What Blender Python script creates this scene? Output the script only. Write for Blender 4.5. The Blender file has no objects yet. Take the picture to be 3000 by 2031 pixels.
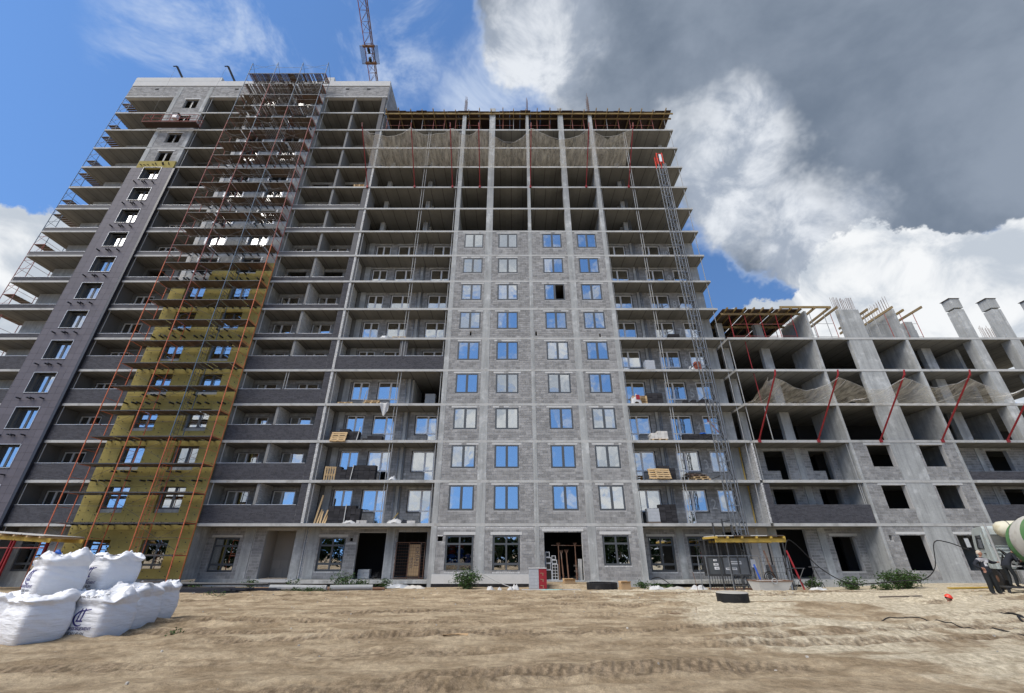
import bpy, math, random
from mathutils import Vector, Matrix, noise as mnoise
R = random.Random(11)
SC = bpy.context.scene
COL = SC.collection
rad = math.radians

# ------------------------------------------------------------------ camera
EYE = 1.65
PITCH = 26.112
cam_d = bpy.data.cameras.new('camera')
cam_d.sensor_width = 36.0
cam_d.lens = 14.955
cam_d.clip_start = 0.05
cam_d.clip_end = 3000.0
cam = bpy.data.objects.new('camera', cam_d)
COL.objects.link(cam)
cam.location = (0, 0, EYE)
cam.rotation_euler = (rad(90 + PITCH), 0, 0)
SC.camera = cam

# ------------------------------------------------------------------ exposure
SC.view_settings.view_transform = 'Standard'
SC.view_settings.look = 'None'
SC.view_settings.gamma = 1.0
SC.view_settings.use_curve_mapping = False
SC.view_settings.exposure = 0.92
SC.render.film_transparent = False
SC.cycles.max_bounces = 6
SC.cycles.caustics_reflective = False
SC.cycles.caustics_refractive = False
SC.cycles.diffuse_bounces = 2
SC.cycles.glossy_bounces = 3
SC.cycles.transmission_bounces = 4
SC.cycles.transparent_max_bounces = 12

# ------------------------------------------------------------------ sun behind thin cloud, on the camera's side
SUN_EL, SUN_AZ = 52.0, 234.0        # azimuth clockwise from +Y
sun_d = bpy.data.lights.new('sun', 'SUN')
sun_d.energy = 2.2
sun_d.angle = rad(50)
sun_d.color = (1.0, 0.92, 0.80)
sun = bpy.data.objects.new('sun', sun_d)
COL.objects.link(sun)
_d = Vector((math.sin(rad(SUN_AZ)) * math.cos(rad(SUN_EL)), math.cos(rad(SUN_AZ)) * math.cos(rad(SUN_EL)), math.sin(rad(SUN_EL))))
sun.rotation_euler = (-_d).to_track_quat('-Z', 'Y').to_euler()
sun.location = (0, -20, 80)

# ------------------------------------------------------------------ sky
W = bpy.data.worlds.new('World')
SC.world = W
W.use_nodes = True
W.cycles.sampling_method = 'MANUAL'
W.cycles.sample_map_resolution = 256
wt = W.node_tree
wt.nodes.clear()
def wn(t, **k):
    n = wt.nodes.new(t)
    for a, b in k.items():
        setattr(n, a, b)
    return n
def wl(a, b):
    wt.links.new(a, b)
w_out = wn('ShaderNodeOutputWorld')
w_bg = wn('ShaderNodeBackground')
sky = wn('ShaderNodeTexSky', sky_type='NISHITA')
sky.sun_disc = False
sky.sun_elevation = rad(SUN_EL)
sky.sun_rotation = rad(SUN_AZ)
sky.air_density = 1.1
sky.dust_density = 0.05
sky.ozone_density = 3.0
tc = wn('ShaderNodeTexCoord')
DIR = tc.outputs['Generated']
# the clear blue is read a little above the horizon glare
_hm = wn('ShaderNodeMapping')
_hm.inputs['Location'].default_value = (0, 0, 0.34)
_hm.inputs['Scale'].default_value = (1, 1, 0.75)
wl(DIR, _hm.inputs[0])
_hn = wn('ShaderNodeVectorMath', operation='NORMALIZE')
wl(_hm.outputs[0], _hn.inputs[0])
wl(_hn.outputs[0], sky.inputs['Vector'])

def wmath(op, a, b=None, c=None, clamp=False):
    n = wn('ShaderNodeMath', operation=op)
    n.use_clamp = clamp
    for i, x in enumerate((a, b, c)):
        if x is None:
            continue
        if isinstance(x, (int, float)):
            n.inputs[i].default_value = x
        else:
            wl(x, n.inputs[i])
    return n.outputs[0]
def wsmooth(x, a, b, lo=0.0, hi=1.0):
    n = wn('ShaderNodeMapRange', interpolation_type='SMOOTHSTEP')
    wl(x, n.inputs[0])
    n.inputs[1].default_value = a
    n.inputs[2].default_value = b
    n.inputs[3].default_value = lo
    n.inputs[4].default_value = hi
    return n.outputs[0]
def view_dir(x, y):
    """direction seen at a photograph pixel (3000 px wide); the sky is infinitely far"""
    f = 1246.23
    a, b = (x - 1500) / f, -(y - 1015.5) / f
    s, c = math.sin(rad(PITCH)), math.cos(rad(PITCH))
    return Vector((a, c - b * s, s + b * c)).normalized()
def blob(x, y, r_in, r_out):
    d = view_dir(x, y)
    n = wn('ShaderNodeVectorMath', operation='DOT_PRODUCT')
    wl(DIR, n.inputs[0])
    n.inputs[1].default_value = d
    return wsmooth(n.outputs['Value'], math.cos(rad(r_out)), math.cos(rad(r_in)))
def wmax(lst):
    o = lst[0]
    for q in lst[1:]:
        o = wmath('MAXIMUM', o, q)
    return o
def wnoise(scale, detail=8.0, rough=0.55, off=(0, 0, 0), dist=0.0, sc=(1, 1, 1)):
    m = wn('ShaderNodeMapping')
    m.inputs['Location'].default_value = off
    m.inputs['Scale'].default_value = sc
    wl(DIR, m.inputs[0])
    n = wn('ShaderNodeTexNoise')
    n.inputs['Scale'].default_value = scale
    n.inputs['Detail'].default_value = detail
    n.inputs['Roughness'].default_value = rough
    n.inputs['Distortion'].default_value = dist
    wl(m.outputs[0], n.inputs['Vector'])
    return n.outputs[0]
nz = wnoise(3.2, 6, 0.58, (0.3, 1.7, 0.4), 0.25)
nzf = wnoise(9.0, 6, 0.6, (4.3, 0.2, 2.4), 0.4)
nzw = wnoise(2.6, 6, 0.68, (2.0, 5.0, 1.1), 1.2, (1.0, 1.0, 1.0))
# cloud masses are placed by direction; their outline is broken up by warping that direction with noise
def warp(scale, detail, amp, off):
    n = wn('ShaderNodeTexNoise')
    n.inputs['Scale'].default_value = scale
    n.inputs['Detail'].default_value = detail
    n.inputs['Roughness'].default_value = 0.62
    m = wn('ShaderNodeMapping')
    m.inputs['Location'].default_value = off
    wl(tc.outputs['Generated'], m.inputs[0])
    wl(m.outputs[0], n.inputs['Vector'])
    a = wn('ShaderNodeVectorMath', operation='SUBTRACT')
    wl(n.outputs['Color'], a.inputs[0])
    a.inputs[1].default_value = (0.5, 0.5, 0.5)
    b = wn('ShaderNodeVectorMath', operation='SCALE')
    wl(a.outputs[0], b.inputs[0])
    b.inputs['Scale'].default_value = amp
    c = wn('ShaderNodeVectorMath', operation='ADD')
    wl(tc.outputs['Generated'], c.inputs[0])
    wl(b.outputs[0], c.inputs[1])
    d = wn('ShaderNodeVectorMath', operation='NORMALIZE')
    wl(c.outputs[0], d.inputs[0])
    return d.outputs[0]
soft = warp(2.8, 6, 0.38, (1.0, 3.0, 0.5))
puffy = warp(7.5, 6, 0.22, (7.0, 1.0, 2.5))
def blob_w(w, x, y, r_in, r_out):
    n = wn('ShaderNodeVectorMath', operation='DOT_PRODUCT')
    wl(w, n.inputs[0])
    n.inputs[1].default_value = view_dir(x, y)
    return wsmooth(n.outputs['Value'], math.cos(rad(r_out)), math.cos(rad(r_in)))
grey = wmax([blob_w(soft, *q) for q in ((2500, 20, 17, 27), (2080, 60, 11, 21), (2850, 260, 8, 16), (2450, 360, 7, 15), (1830, -60, 7, 15), (2260, 540, 4, 11), (2380, 640, 2, 7))])
lit = wmax([blob_w(soft, *q) for q in ((2130, 520, 3, 10), (2380, 650, 2, 8), (1600, 150, 2, 9))])
white = wmax([blob_w(puffy, *q) for q in ((2620, 860, 5.5, 7.5), (2860, 950, 7, 9.5), (2400, 940, 4.5, 6.5), (2260, 960, 3, 5), (2480, 800, 3, 5), (3080, 860, 5, 7.5), (-40, 850, 6.0, 8.5))])
wisp = wmax([blob_w(soft, *q) for q in ((800, 120, 5, 16), (1150, 40, 3, 9), (1560, 250, 4, 11), (1640, 420, 3, 9))])
fwd = wn('ShaderNodeSeparateXYZ')
wl(DIR, fwd.inputs[0])
behind = wsmooth(fwd.outputs['Y'], 0.25, -0.25)          # the same kind of cumulus sky goes on all round
g_den = wsmooth(wmath('MULTIPLY_ADD', nzf, 0.25, wmath('MULTIPLY_ADD', grey, 1.0, -0.12)), 0.12, 0.62)
w_den = wsmooth(white, 0.08, 0.55)
nzb = wnoise(3.4, 6, 0.56, (5.3, 2.2, 0.9), 0.3)
b_den = wmath('MULTIPLY', wsmooth(wmath('MULTIPLY_ADD', nzf, 0.30, wmath('MULTIPLY', nzb, 0.85)), 0.545, 0.655), behind)
v_den = wmath('MULTIPLY', wsmooth(wmath('MULTIPLY', nzw, 1.0), 0.45, 0.72), wmath('MULTIPLY', wisp, 0.75))
# colours
def wmix(fac, c1, c2):
    n = wn('ShaderNodeMix', data_type='RGBA')
    wl(fac, n.inputs[0])
    for i, c in ((6, c1), (7, c2)):
        if isinstance(c, tuple):
            n.inputs[i].default_value = (*c, 1)
        else:
            wl(c, n.inputs[i])
    return n.outputs[2]
def wscale(col, k):
    n = wn('ShaderNodeVectorMath', operation='SCALE')
    wl(col, n.inputs[0])
    if isinstance(k, (int, float)):
        n.inputs['Scale'].default_value = k
    else:
        wl(k, n.inputs['Scale'])
    return n.outputs[0]
SKY_K = 0.088
sk = wscale(sky.outputs[0], SKY_K)
tint = wn('ShaderNodeVectorMath', operation='MULTIPLY')
wl(sk, tint.inputs[0])
tint.inputs[1].default_value = (0.78, 0.98, 1.16)
blue = tint.outputs[0]
white_c = wmix(wsmooth(nzf, 0.38, 0.62), (0.29, 0.32, 0.36), (0.49, 0.50, 0.51))
grey_in = wmix(wsmooth(nz, 0.34, 0.66), (0.088, 0.112, 0.150), (0.15, 0.178, 0.222))
grey_c = wmix(wsmooth(g_den, 0.15, 0.95), (0.33, 0.37, 0.43), wmix(lit, grey_in, wmix(wsmooth(nzf, 0.36, 0.62), (0.20, 0.23, 0.28), (0.42, 0.44, 0.47))))
c1 = wmix(v_den, blue, (0.36, 0.41, 0.49))
c2 = wmix(b_den, c1, wmix(wsmooth(nzb, 0.56, 0.70), white_c, (0.26, 0.29, 0.34)))
c3 = wmix(g_den, c2, grey_c)
c4 = wmix(w_den, c3, white_c)
wl(c4, w_bg.inputs['Color'])
w_bg.inputs['Strength'].default_value = 1.0
wl(w_bg.outputs[0], w_out.inputs[0])

# ================================================================== helpers
ORG = {}
def V(*a):
    return Vector(a)
class MB:
    """collects shapes, builds them as ONE mesh object"""
    def __init__(s):
        s.v = []; s.f = []
    def box(s, x0, x1, y0, y1, z0, z1):
        n = len(s.v)
        s.v += [(x0, y0, z0), (x1, y0, z0), (x1, y1, z0), (x0, y1, z0), (x0, y0, z1), (x1, y0, z1), (x1, y1, z1), (x0, y1, z1)]
        s.f += [(n, n+3, n+2, n+1), (n+4, n+5, n+6, n+7), (n, n+1, n+5, n+4), (n+1, n+2, n+6, n+5), (n+2, n+3, n+7, n+6), (n+3, n, n+4, n+7)]
        return s
    def hexa(s, p):
        n = len(s.v)
        s.v += [tuple(q) for q in p]
        s.f += [(n, n+3, n+2, n+1), (n+4, n+5, n+6, n+7), (n, n+1, n+5, n+4), (n+1, n+2, n+6, n+5), (n+2, n+3, n+7, n+6), (n+3, n, n+4, n+7)]
        return s
    def bar(s, p, q, w, h=None, up=(0, 0, 1)):
        """rectangular bar from p to q, w wide and h tall"""
        h = w if h is None else h
        p, q = Vector(p), Vector(q)
        d = (q - p).normalized()
        u = Vector(up)
        if abs(d.dot(u)) > 0.98:
            u = Vector((0, 1, 0))
        a = d.cross(u).normalized() * (w / 2)
        b = a.cross(d).normalized() * (h / 2)
        return s.hexa([p - a - b, p + a - b, q + a - b, q - a - b, p - a + b, p + a + b, q + a + b, q - a + b])
    def tube(s, p, q, r, n=6, r2=None):
        return s.path([p, q], [r, r if r2 is None else r2], n)
    def path(s, pts, r, n=6):
        pts = [Vector(p) for p in pts]
        rs = r if isinstance(r, (list, tuple)) else [r] * len(pts)
        k0 = len(s.v)
        t = (pts[1] - pts[0]).normalized()
        a = t.orthogonal().normalized()
        for i, p in enumerate(pts):
            if i == 0:
                t = (pts[1] - pts[0])
            elif i == len(pts) - 1:
                t = (pts[-1] - pts[-2])
            else:
                t = (pts[i + 1] - pts[i - 1])
            t = t.normalized()
            a = (a - t * a.dot(t))
            a = a.normalized() if a.length > 1e-6 else t.orthogonal().normalized()
            b = t.cross(a)
            for j in range(n):
                g = 2 * math.pi * j / n
                s.v.append(tuple(p + (a * math.cos(g) + b * math.sin(g)) * rs[i]))
        for i in range(len(pts) - 1):
            for j in range(n):
                q = k0 + i * n
                s.f.append((q + j, q + (j + 1) % n, q + n + (j + 1) % n, q + n + j))
        s.f.append(tuple(k0 + j for j in reversed(range(n))))
        q = k0 + (len(pts) - 1) * n
        s.f.append(tuple(q + j for j in range(n)))
        return s
    def lathe(s, prof, c=(0, 0, 0), n=16, axis='z', closed=False):
        k0 = len(s.v)
        for r, h in prof:
            for j in range(n):
                g = 2 * math.pi * j / n
                x, y = r * math.cos(g), r * math.sin(g)
                p = (x, y, h) if axis == 'z' else ((h, x, y) if axis == 'x' else (x, h, y))
                s.v.append((c[0] + p[0], c[1] + p[1], c[2] + p[2]))
        m = len(prof)
        for i in range(m - (0 if closed else 1)):
            for j in range(n):
                a, b = k0 + i * n, k0 + ((i + 1) % m) * n
                s.f.append((a + j, a + (j + 1) % n, b + (j + 1) % n, b + j))
        if not closed:
            s.f.append(tuple(k0 + j for j in reversed(range(n))))
            s.f.append(tuple(k0 + (m - 1) * n + j for j in range(n)))
        return s
    def grid(s, pts):
        """pts: rows of equal length"""
        k0 = len(s.v)
        w = len(pts[0])
        for row in pts:
            s.v += [tuple(p) for p in row]
        for i in range(len(pts) - 1):
            for j in range(w - 1):
                a = k0 + i * w + j
                s.f.append((a, a + 1, a + w + 1, a + w))
        return s
    def xf(s, M):
        s.v = [tuple(M @ Vector(p)) for p in s.v]
        return s
    def mesh(s, name, mat, org=(0, 0, 0), smooth=False):
        me = bpy.data.meshes.new(name)
        ox, oy, oz = org
        me.from_pydata([(x - ox, y - oy, z - oz) for x, y, z in s.v], [], s.f)
        if smooth:
            me.polygons.foreach_set('use_smooth', [True] * len(me.polygons))
        for m in (mat if isinstance(mat, (list, tuple)) else [mat]):
            me.materials.append(m)
        me.update()
        return me
    def build(s, name, mat, parent=None, org=None, smooth=False, local=False, kind=None):
        if parent is not None:
            o0 = (0, 0, 0) if local else ORG.get(parent, (0, 0, 0))
        else:
            o0 = org if org is not None else s.base()
        me = s.mesh(name, mat, o0, smooth)
        o = bpy.data.objects.new(name, me)
        COL.objects.link(o)
        if parent is not None:
            o.parent = parent
            ORG[o] = o0
        else:
            o.location = o0
            ORG[o] = tuple(o0)
        if kind:
            o['kind'] = kind
        return o
    def base(s):
        xs = [p[0] for p in s.v]; ys = [p[1] for p in s.v]; zs = [p[2] for p in s.v]
        return ((min(xs) + max(xs)) / 2, (min(ys) + max(ys)) / 2, min(zs))
def tag(o, label=None, cat=None, group=None, kind=None):
    if label: o['label'] = label
    if cat: o['category'] = cat
    if group: o['group'] = group
    if kind: o['kind'] = kind
    return o
def thing(name, label, cat, loc=(0, 0, 0), rz=0.0, group=None):
    o = bpy.data.objects.new(name, None)
    o.empty_display_size = 0.2
    COL.objects.link(o)
    o.location = loc
    o.rotation_euler = (0, 0, rz)
    ORG[o] = tuple(loc)
    return tag(o, label, cat, group)
def put(me, name, parent=None, loc=(0, 0, 0), rot=None, scale=None):
    """an object on shared mesh data; loc is a world place when the parent is an unrotated thing"""
    o = bpy.data.objects.new(name, me)
    COL.objects.link(o)
    if parent is not None:
        o.parent = parent
        p = ORG.get(parent, (0, 0, 0))
        o.location = (loc[0] - p[0], loc[1] - p[1], loc[2] - p[2])
    else:
        o.location = loc
    if rot: o.rotation_euler = rot
    if scale: o.scale = scale
    ORG[o] = tuple(loc)
    return o
def copy_tree(o, parent=None):
    c = o.copy()
    COL.objects.link(c)
    c.parent = parent
    for ch in list(o.children):
        copy_tree(ch, c)
    return c

# ------------------------------------------------------------------ materials
def nmat(name):
    m = bpy.data.materials.new(name)
    m.use_nodes = True
    t = m.node_tree
    b = t.nodes['Principled BSDF']
    return m, t, b
def surf(name, col, rough=0.85, metal=0.0, vary=0.12, scale=3.0, fine=0.0, fscale=40.0, isl=0.0, bump=0.0, bscale=60.0, streak=0.0, spec=0.3, tint=None, tint_amt=0.0, tint_scale=0.6, tint_lo=0.5, tint_hi=0.7, seams=None):
    """principled surface: colour varied by two noises in world space, per piece (isl), rain streaks, a second tint in patches, fine relief"""
    m, t, b = nmat(name)
    N, L = t.nodes.new, t.links.new
    b.inputs['Roughness'].default_value = rough
    b.inputs['Metallic'].default_value = metal
    b.inputs['Specular IOR Level'].default_value = spec
    geo = N('ShaderNodeNewGeometry')
    P = geo.outputs['Position']
    def noise(sc, det=4, vec=None, ro=0.55):
        n = N('ShaderNodeTexNoise')
        n.inputs['Scale'].default_value = sc
        n.inputs['Detail'].default_value = det
        n.inputs['Roughness'].default_value = ro
        L(vec if vec is not None else P, n.inputs['Vector'])
        return n.outputs[0]
    def mth(op, a, b_=None, c=None):
        n = N('ShaderNodeMath'); n.operation = op
        for i, x in enumerate((a, b_, c)):
            if x is None: continue
            if isinstance(x, (int, float)): n.inputs[i].default_value = x
            else: L(x, n.inputs[i])
        return n.outputs[0]
    val = mth('MULTIPLY_ADD', noise(scale), 2 * vary, 1.0 - vary)
    if fine:
        val = mth('MULTIPLY', val, mth('MULTIPLY_ADD', noise(fscale, 2), 2 * fine, 1.0 - fine))
    if isl:
        oi = N('ShaderNodeObjectInfo')
        r = mth('FRACT', mth('ADD', geo.outputs['Random Per Island'], mth('MULTIPLY', oi.outputs['Random'], 7.31)))
        val = mth('MULTIPLY', val, mth('MULTIPLY_ADD', r, 2 * isl, 1.0 - isl))
    if streak:
        mp = N('ShaderNodeMapping'); mp.inputs['Scale'].default_value = (2.2, 2.2, 0.16)
        L(P, mp.inputs[0])
        mr = N('ShaderNodeMapRange'); mr.inputs[1].default_value = 0.42; mr.inputs[2].default_value = 0.72
        mr.inputs[3].default_value = 1.0; mr.inputs[4].default_value = 1.0 - streak
        L(noise(1.6, 5, mp.outputs[0], 0.65), mr.inputs[0])
        val = mth('MULTIPLY', val, mr.outputs[0])
    if seams:
        # seams left by formwork boards: every `seams` metres along X, wavering a little
        sx = N('ShaderNodeSeparateXYZ'); L(P, sx.inputs[0])
        w = mth('ADD', mth('DIVIDE', sx.outputs['X'], seams), mth('MULTIPLY', noise(0.7, 2), 0.10))
        fr = mth('ABSOLUTE', mth('SUBTRACT', mth('FRACT', w), 0.5))
        mr = N('ShaderNodeMapRange'); mr.inputs[1].default_value = 0.455; mr.inputs[2].default_value = 0.49
        mr.inputs[3].default_value = 1.0; mr.inputs[4].default_value = 0.45
        L(fr, mr.inputs[0])
        pw = N('ShaderNodeTexWhiteNoise'); pw.noise_dimensions = '1D'
        L(mth('FLOOR', mth('ADD', w, 0.5)), pw.inputs['W'])
        val = mth('MULTIPLY', mth('MULTIPLY', val, mr.outputs[0]), mth('MULTIPLY_ADD', pw.outputs['Value'], 0.22, 0.89))
    c = N('ShaderNodeRGB'); c.outputs[0].default_value = (*col, 1)
    base = c.outputs[0]
    if tint is not None:
        mr = N('ShaderNodeMapRange'); mr.interpolation_type = 'SMOOTHSTEP'
        mr.inputs[1].default_value = tint_lo; mr.inputs[2].default_value = tint_hi
        mr.inputs[4].default_value = tint_amt
        L(noise(tint_scale, 7, None, 0.62), mr.inputs[0])
        mx = N('ShaderNodeMix'); mx.data_type = 'RGBA'
        L(mr.outputs[0], mx.inputs[0]); L(base, mx.inputs[6])
        mx.inputs[7].default_value = (*tint, 1)
        base = mx.outputs[2]
    vm = N('ShaderNodeVectorMath'); vm.operation = 'SCALE'
    L(base, vm.inputs[0]); L(val, vm.inputs['Scale'])
    L(vm.outputs[0], b.inputs['Base Color'])
    if bump:
        bp = N('ShaderNodeBump'); bp.inputs['Strength'].default_value = bump; bp.inputs['Distance'].default_value = 0.02
        L(noise(bscale, 5), bp.inputs['Height'])
        L(bp.outputs[0], b.inputs['Normal'])
    return m
M = {}
M['concrete'] = surf('concrete', (0.39, 0.40, 0.39), 0.9, vary=0.24, scale=0.9, fine=0.16, fscale=9, streak=0.34, bump=0.35, bscale=25, tint=(0.58, 0.59, 0.575), tint_amt=0.85, tint_scale=1.1)
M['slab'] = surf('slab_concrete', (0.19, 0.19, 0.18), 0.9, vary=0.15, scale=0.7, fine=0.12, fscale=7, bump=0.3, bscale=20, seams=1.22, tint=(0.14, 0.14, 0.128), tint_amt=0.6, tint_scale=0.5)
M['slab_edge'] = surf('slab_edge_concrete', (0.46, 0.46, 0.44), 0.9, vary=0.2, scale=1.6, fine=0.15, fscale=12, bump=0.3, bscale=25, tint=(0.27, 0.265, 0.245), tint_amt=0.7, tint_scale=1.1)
M['block'] = surf('concrete_block', (0.30, 0.297, 0.29), 0.92, vary=0.10, scale=1.0, fine=0.22, fscale=11, isl=0.21, bump=0.35, bscale=45, streak=0.18, tint=(0.42, 0.415, 0.40), tint_amt=0.75, tint_scale=2.6)
M['mortar'] = surf('mortar', (0.45, 0.445, 0.43), 0.95, vary=0.15, scale=2.5, fine=0.15, fscale=14)
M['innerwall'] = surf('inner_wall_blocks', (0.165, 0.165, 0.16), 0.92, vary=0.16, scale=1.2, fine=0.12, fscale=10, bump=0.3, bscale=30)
M['lintel'] = surf('lintel_concrete', (0.56, 0.56, 0.54), 0.9, vary=0.10, scale=2.2, fine=0.08, fscale=14)
M['brick_dark'] = surf('dark_brick', (0.062, 0.062, 0.072), 0.75, vary=0.1, scale=1.2, isl=0.28, fine=0.1, fscale=25)
M['mortar_dark'] = surf('dark_brick_mortar', (0.15, 0.148, 0.15), 0.95, vary=0.12, scale=2)
M['brick_white'] = surf('white_silicate_brick', (0.58, 0.58, 0.565), 0.9, vary=0.06, scale=2, isl=0.16)
M['mortar_grey'] = surf('grey_brick_mortar', (0.23, 0.23, 0.225), 0.95, vary=0.12, scale=2)
M['insul'] = surf('mineral_wool', (0.36, 0.295, 0.095), 0.97, vary=0.16, scale=1.1, fine=0.14, fscale=12, isl=0.06, bump=0.6, bscale=50, tint=(0.29, 0.24, 0.09), tint_amt=0.6, tint_scale=0.8)
M['panel'] = surf('porcelain_panel', (0.115, 0.107, 0.125), 0.6, vary=0.05, scale=1.2, isl=0.08, spec=0.25)
M['panel_dark'] = surf('dark_metal_trim', (0.02, 0.022, 0.03), 0.4, vary=0.08, scale=1, spec=0.5)
M['pvc'] = surf('white_pvc', (0.78, 0.79, 0.80), 0.35, vary=0.03, scale=2, spec=0.5)
M['frame'] = surf('grey_frame', (0.075, 0.083, 0.09), 0.45, vary=0.06, scale=2, spec=0.5)
M['trim_white'] = surf('zinc_trim', (0.62, 0.64, 0.66), 0.4, metal=0.3, vary=0.08, scale=3)
M['dark'] = surf('painted_interior_shade', (0.035, 0.035, 0.036), 0.95, vary=0.2, scale=0.8)  # near-black colour stands in for the shade of rooms and holes
M['beige'] = surf('aerated_block', (0.42, 0.38, 0.33), 0.95, vary=0.10, scale=1.2, isl=0.10)
M['steel'] = surf('galvanised_steel', (0.24, 0.255, 0.27), 0.45, metal=0.7, vary=0.2, scale=6)
M['steel_dark'] = surf('dark_steel', (0.07, 0.072, 0.075), 0.55, metal=0.5, vary=0.25, scale=6)
M['pipe_grey'] = surf('grey_pipe_paint', (0.34, 0.345, 0.34), 0.6, vary=0.15, scale=5)
M['rust'] = surf('rusty_steel', (0.16, 0.085, 0.055), 0.8, vary=0.3, scale=5, fine=0.2, fscale=40, tint=(0.24, 0.20, 0.17), tint_amt=0.8, tint_scale=1.5)
M['orange'] = surf('orange_paint', (0.62, 0.17, 0.075), 0.55, vary=0.16, scale=2.5, tint=(0.42, 0.09, 0.07), tint_amt=0.8, tint_scale=0.35)
M['red'] = surf('red_paint', (0.28, 0.025, 0.03), 0.5, vary=0.18, scale=3)
M['red_old'] = surf('worn_red_paint', (0.33, 0.10, 0.085), 0.6, vary=0.25, scale=4, tint=(0.25, 0.22, 0.2), tint_amt=0.7, tint_scale=2.0)
M['blue_steel'] = surf('blue_grey_paint', (0.10, 0.15, 0.21), 0.5, vary=0.2, scale=3)
M['blue'] = surf('blue_paint', (0.03, 0.09, 0.40), 0.5, vary=0.15, scale=4)
M['wood'] = surf('fresh_wood', (0.52, 0.37, 0.20), 0.8, vary=0.15, scale=3, isl=0.15)
M['wood_old'] = surf('weathered_wood', (0.125, 0.10, 0.082), 0.9, vary=0.2, scale=2, isl=0.30, fine=0.15, fscale=20, tint=(0.17, 0.07, 0.045), tint_amt=0.5, tint_scale=0.5)
M['ply'] = surf('film_faced_plywood', (0.05, 0.032, 0.026), 0.7, vary=0.25, scale=1.2, isl=0.25)
M['yellow'] = surf('yellow_beam', (0.50, 0.34, 0.07), 0.65, vary=0.2, scale=2.5, fine=0.15, fscale=15, tint=(0.30, 0.21, 0.09), tint_amt=0.7, tint_scale=1.2)
M['beam_old'] = surf('timber_beam', (0.26, 0.19, 0.10), 0.75, vary=0.2, scale=2.5, isl=0.2)
M['black'] = surf('bitumen', (0.012, 0.012, 0.013), 0.6, vary=0.3, scale=5, tint=(0.06, 0.055, 0.05), tint_amt=0.6, tint_scale=3)
M['black_block'] = surf('black_stacked_blocks', (0.032, 0.031, 0.034), 0.85, vary=0.12, scale=4, isl=0.35)
M['rubber'] = surf('black_rubber', (0.015, 0.015, 0.016), 0.7, vary=0.2, scale=6)
M['white_paint'] = surf('white_chalk_paint', (0.50, 0.50, 0.49), 0.9, vary=0.2, scale=9)
M['bag'] = surf('white_woven_sack', (0.80, 0.81, 0.83), 0.6, vary=0.04, scale=2.0, fine=0.05, fscale=120, bump=0.15, bscale=160, tint=(0.60, 0.57, 0.54), tint_amt=0.35, tint_scale=1.3, tint_lo=0.58, tint_hi=0.8)
M['print_blue'] = surf('blue_print', (0.055, 0.045, 0.20), 0.6, vary=0.25, scale=30)
M['print_dark'] = surf('dark_print', (0.09, 0.09, 0.10), 0.6, vary=0.25, scale=30)
M['film'] = surf('stretch_film', (0.42, 0.44, 0.46), 0.25, vary=0.2, scale=8, spec=0.6)
M['film_white'] = surf('white_film', (0.52, 0.52, 0.51), 0.45, vary=0.12, scale=8)
M['red_wrap'] = surf('red_wrap', (0.30, 0.025, 0.035), 0.45, vary=0.15, scale=6)
M['tan_print'] = surf('tan_print', (0.42, 0.26, 0.16), 0.6)
M['card'] = surf('cardboard', (0.46, 0.31, 0.17), 0.9, vary=0.1, scale=4)
M['stone'] = surf('rubble', (0.42, 0.40, 0.36), 0.95, vary=0.2, scale=5, isl=0.3)
M['pallet_white'] = surf('white_blocks', (0.60, 0.58, 0.54), 0.9, vary=0.06, scale=3, isl=0.12)
M['red_brick'] = surf('red_brick', (0.30, 0.085, 0.055), 0.9, vary=0.1, scale=4, isl=0.2)
M['truck'] = surf('grey_truck_paint', (0.42, 0.47, 0.46), 0.45, vary=0.07, scale=2, spec=0.5, tint=(0.36, 0.37, 0.34), tint_amt=0.5, tint_scale=1.5)
M['drum'] = surf('drum_white_paint', (0.55, 0.54, 0.49), 0.6, vary=0.12, scale=1.5, tint=(0.34, 0.31, 0.26), tint_amt=0.8, tint_scale=1.2)
M['drum_green'] = surf('drum_green_paint', (0.11, 0.26, 0.10), 0.6, vary=0.12, scale=2, tint=(0.2, 0.24, 0.16), tint_amt=0.6, tint_scale=1.5)
M['tank'] = surf('cream_tank', (0.62, 0.59, 0.46), 0.6, vary=0.08, scale=2, tint=(0.40, 0.33, 0.17), tint_amt=0.7, tint_scale=1.2)
M['glass_dark'] = surf('dark_glass', (0.02, 0.024, 0.026), 0.08, vary=0.05, spec=0.6)
M['skin'] = surf('skin', (0.42, 0.22, 0.15), 0.6, vary=0.06, scale=12)
M['hair'] = surf('grey_blond_hair', (0.50, 0.42, 0.33), 0.8, vary=0.2, scale=60)
M['cloth_dark'] = surf('dark_work_cloth', (0.022, 0.025, 0.033), 0.9, vary=0.2, scale=8, bump=0.3, bscale=30)
M['cloth_trouser'] = surf('dark_trousers', (0.018, 0.021, 0.023), 0.9, vary=0.2, scale=8, bump=0.3, bscale=30)
M['cloth_grey'] = surf('grey_yoke', (0.33, 0.32, 0.33), 0.9, vary=0.1, scale=8)
M['shirt'] = surf('white_shirt', (0.6, 0.6, 0.62), 0.9, vary=0.05)
M['helmet'] = surf('red_helmet', (0.75, 0.06, 0.03), 0.3, vary=0.05, spec=0.5)
M['leaf'] = surf('leaves', (0.045, 0.085, 0.025), 0.7, vary=0.25, scale=4, isl=0.35, spec=0.2)
M['leaf_dark'] = surf('dark_leaves', (0.025, 0.05, 0.018), 0.7, vary=0.25, scale=2, isl=0.35, spec=0.2)
M['bark'] = surf('bark', (0.10, 0.08, 0.06), 0.95, vary=0.3, scale=6)
M['blue_cloth'] = surf('blue_plastic_sheet', (0.02, 0.10, 0.42), 0.5, vary=0.2, scale=8)
M['teal'] = surf('teal_sheet', (0.34, 0.60, 0.56), 0.5, vary=0.1, scale=5)

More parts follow.
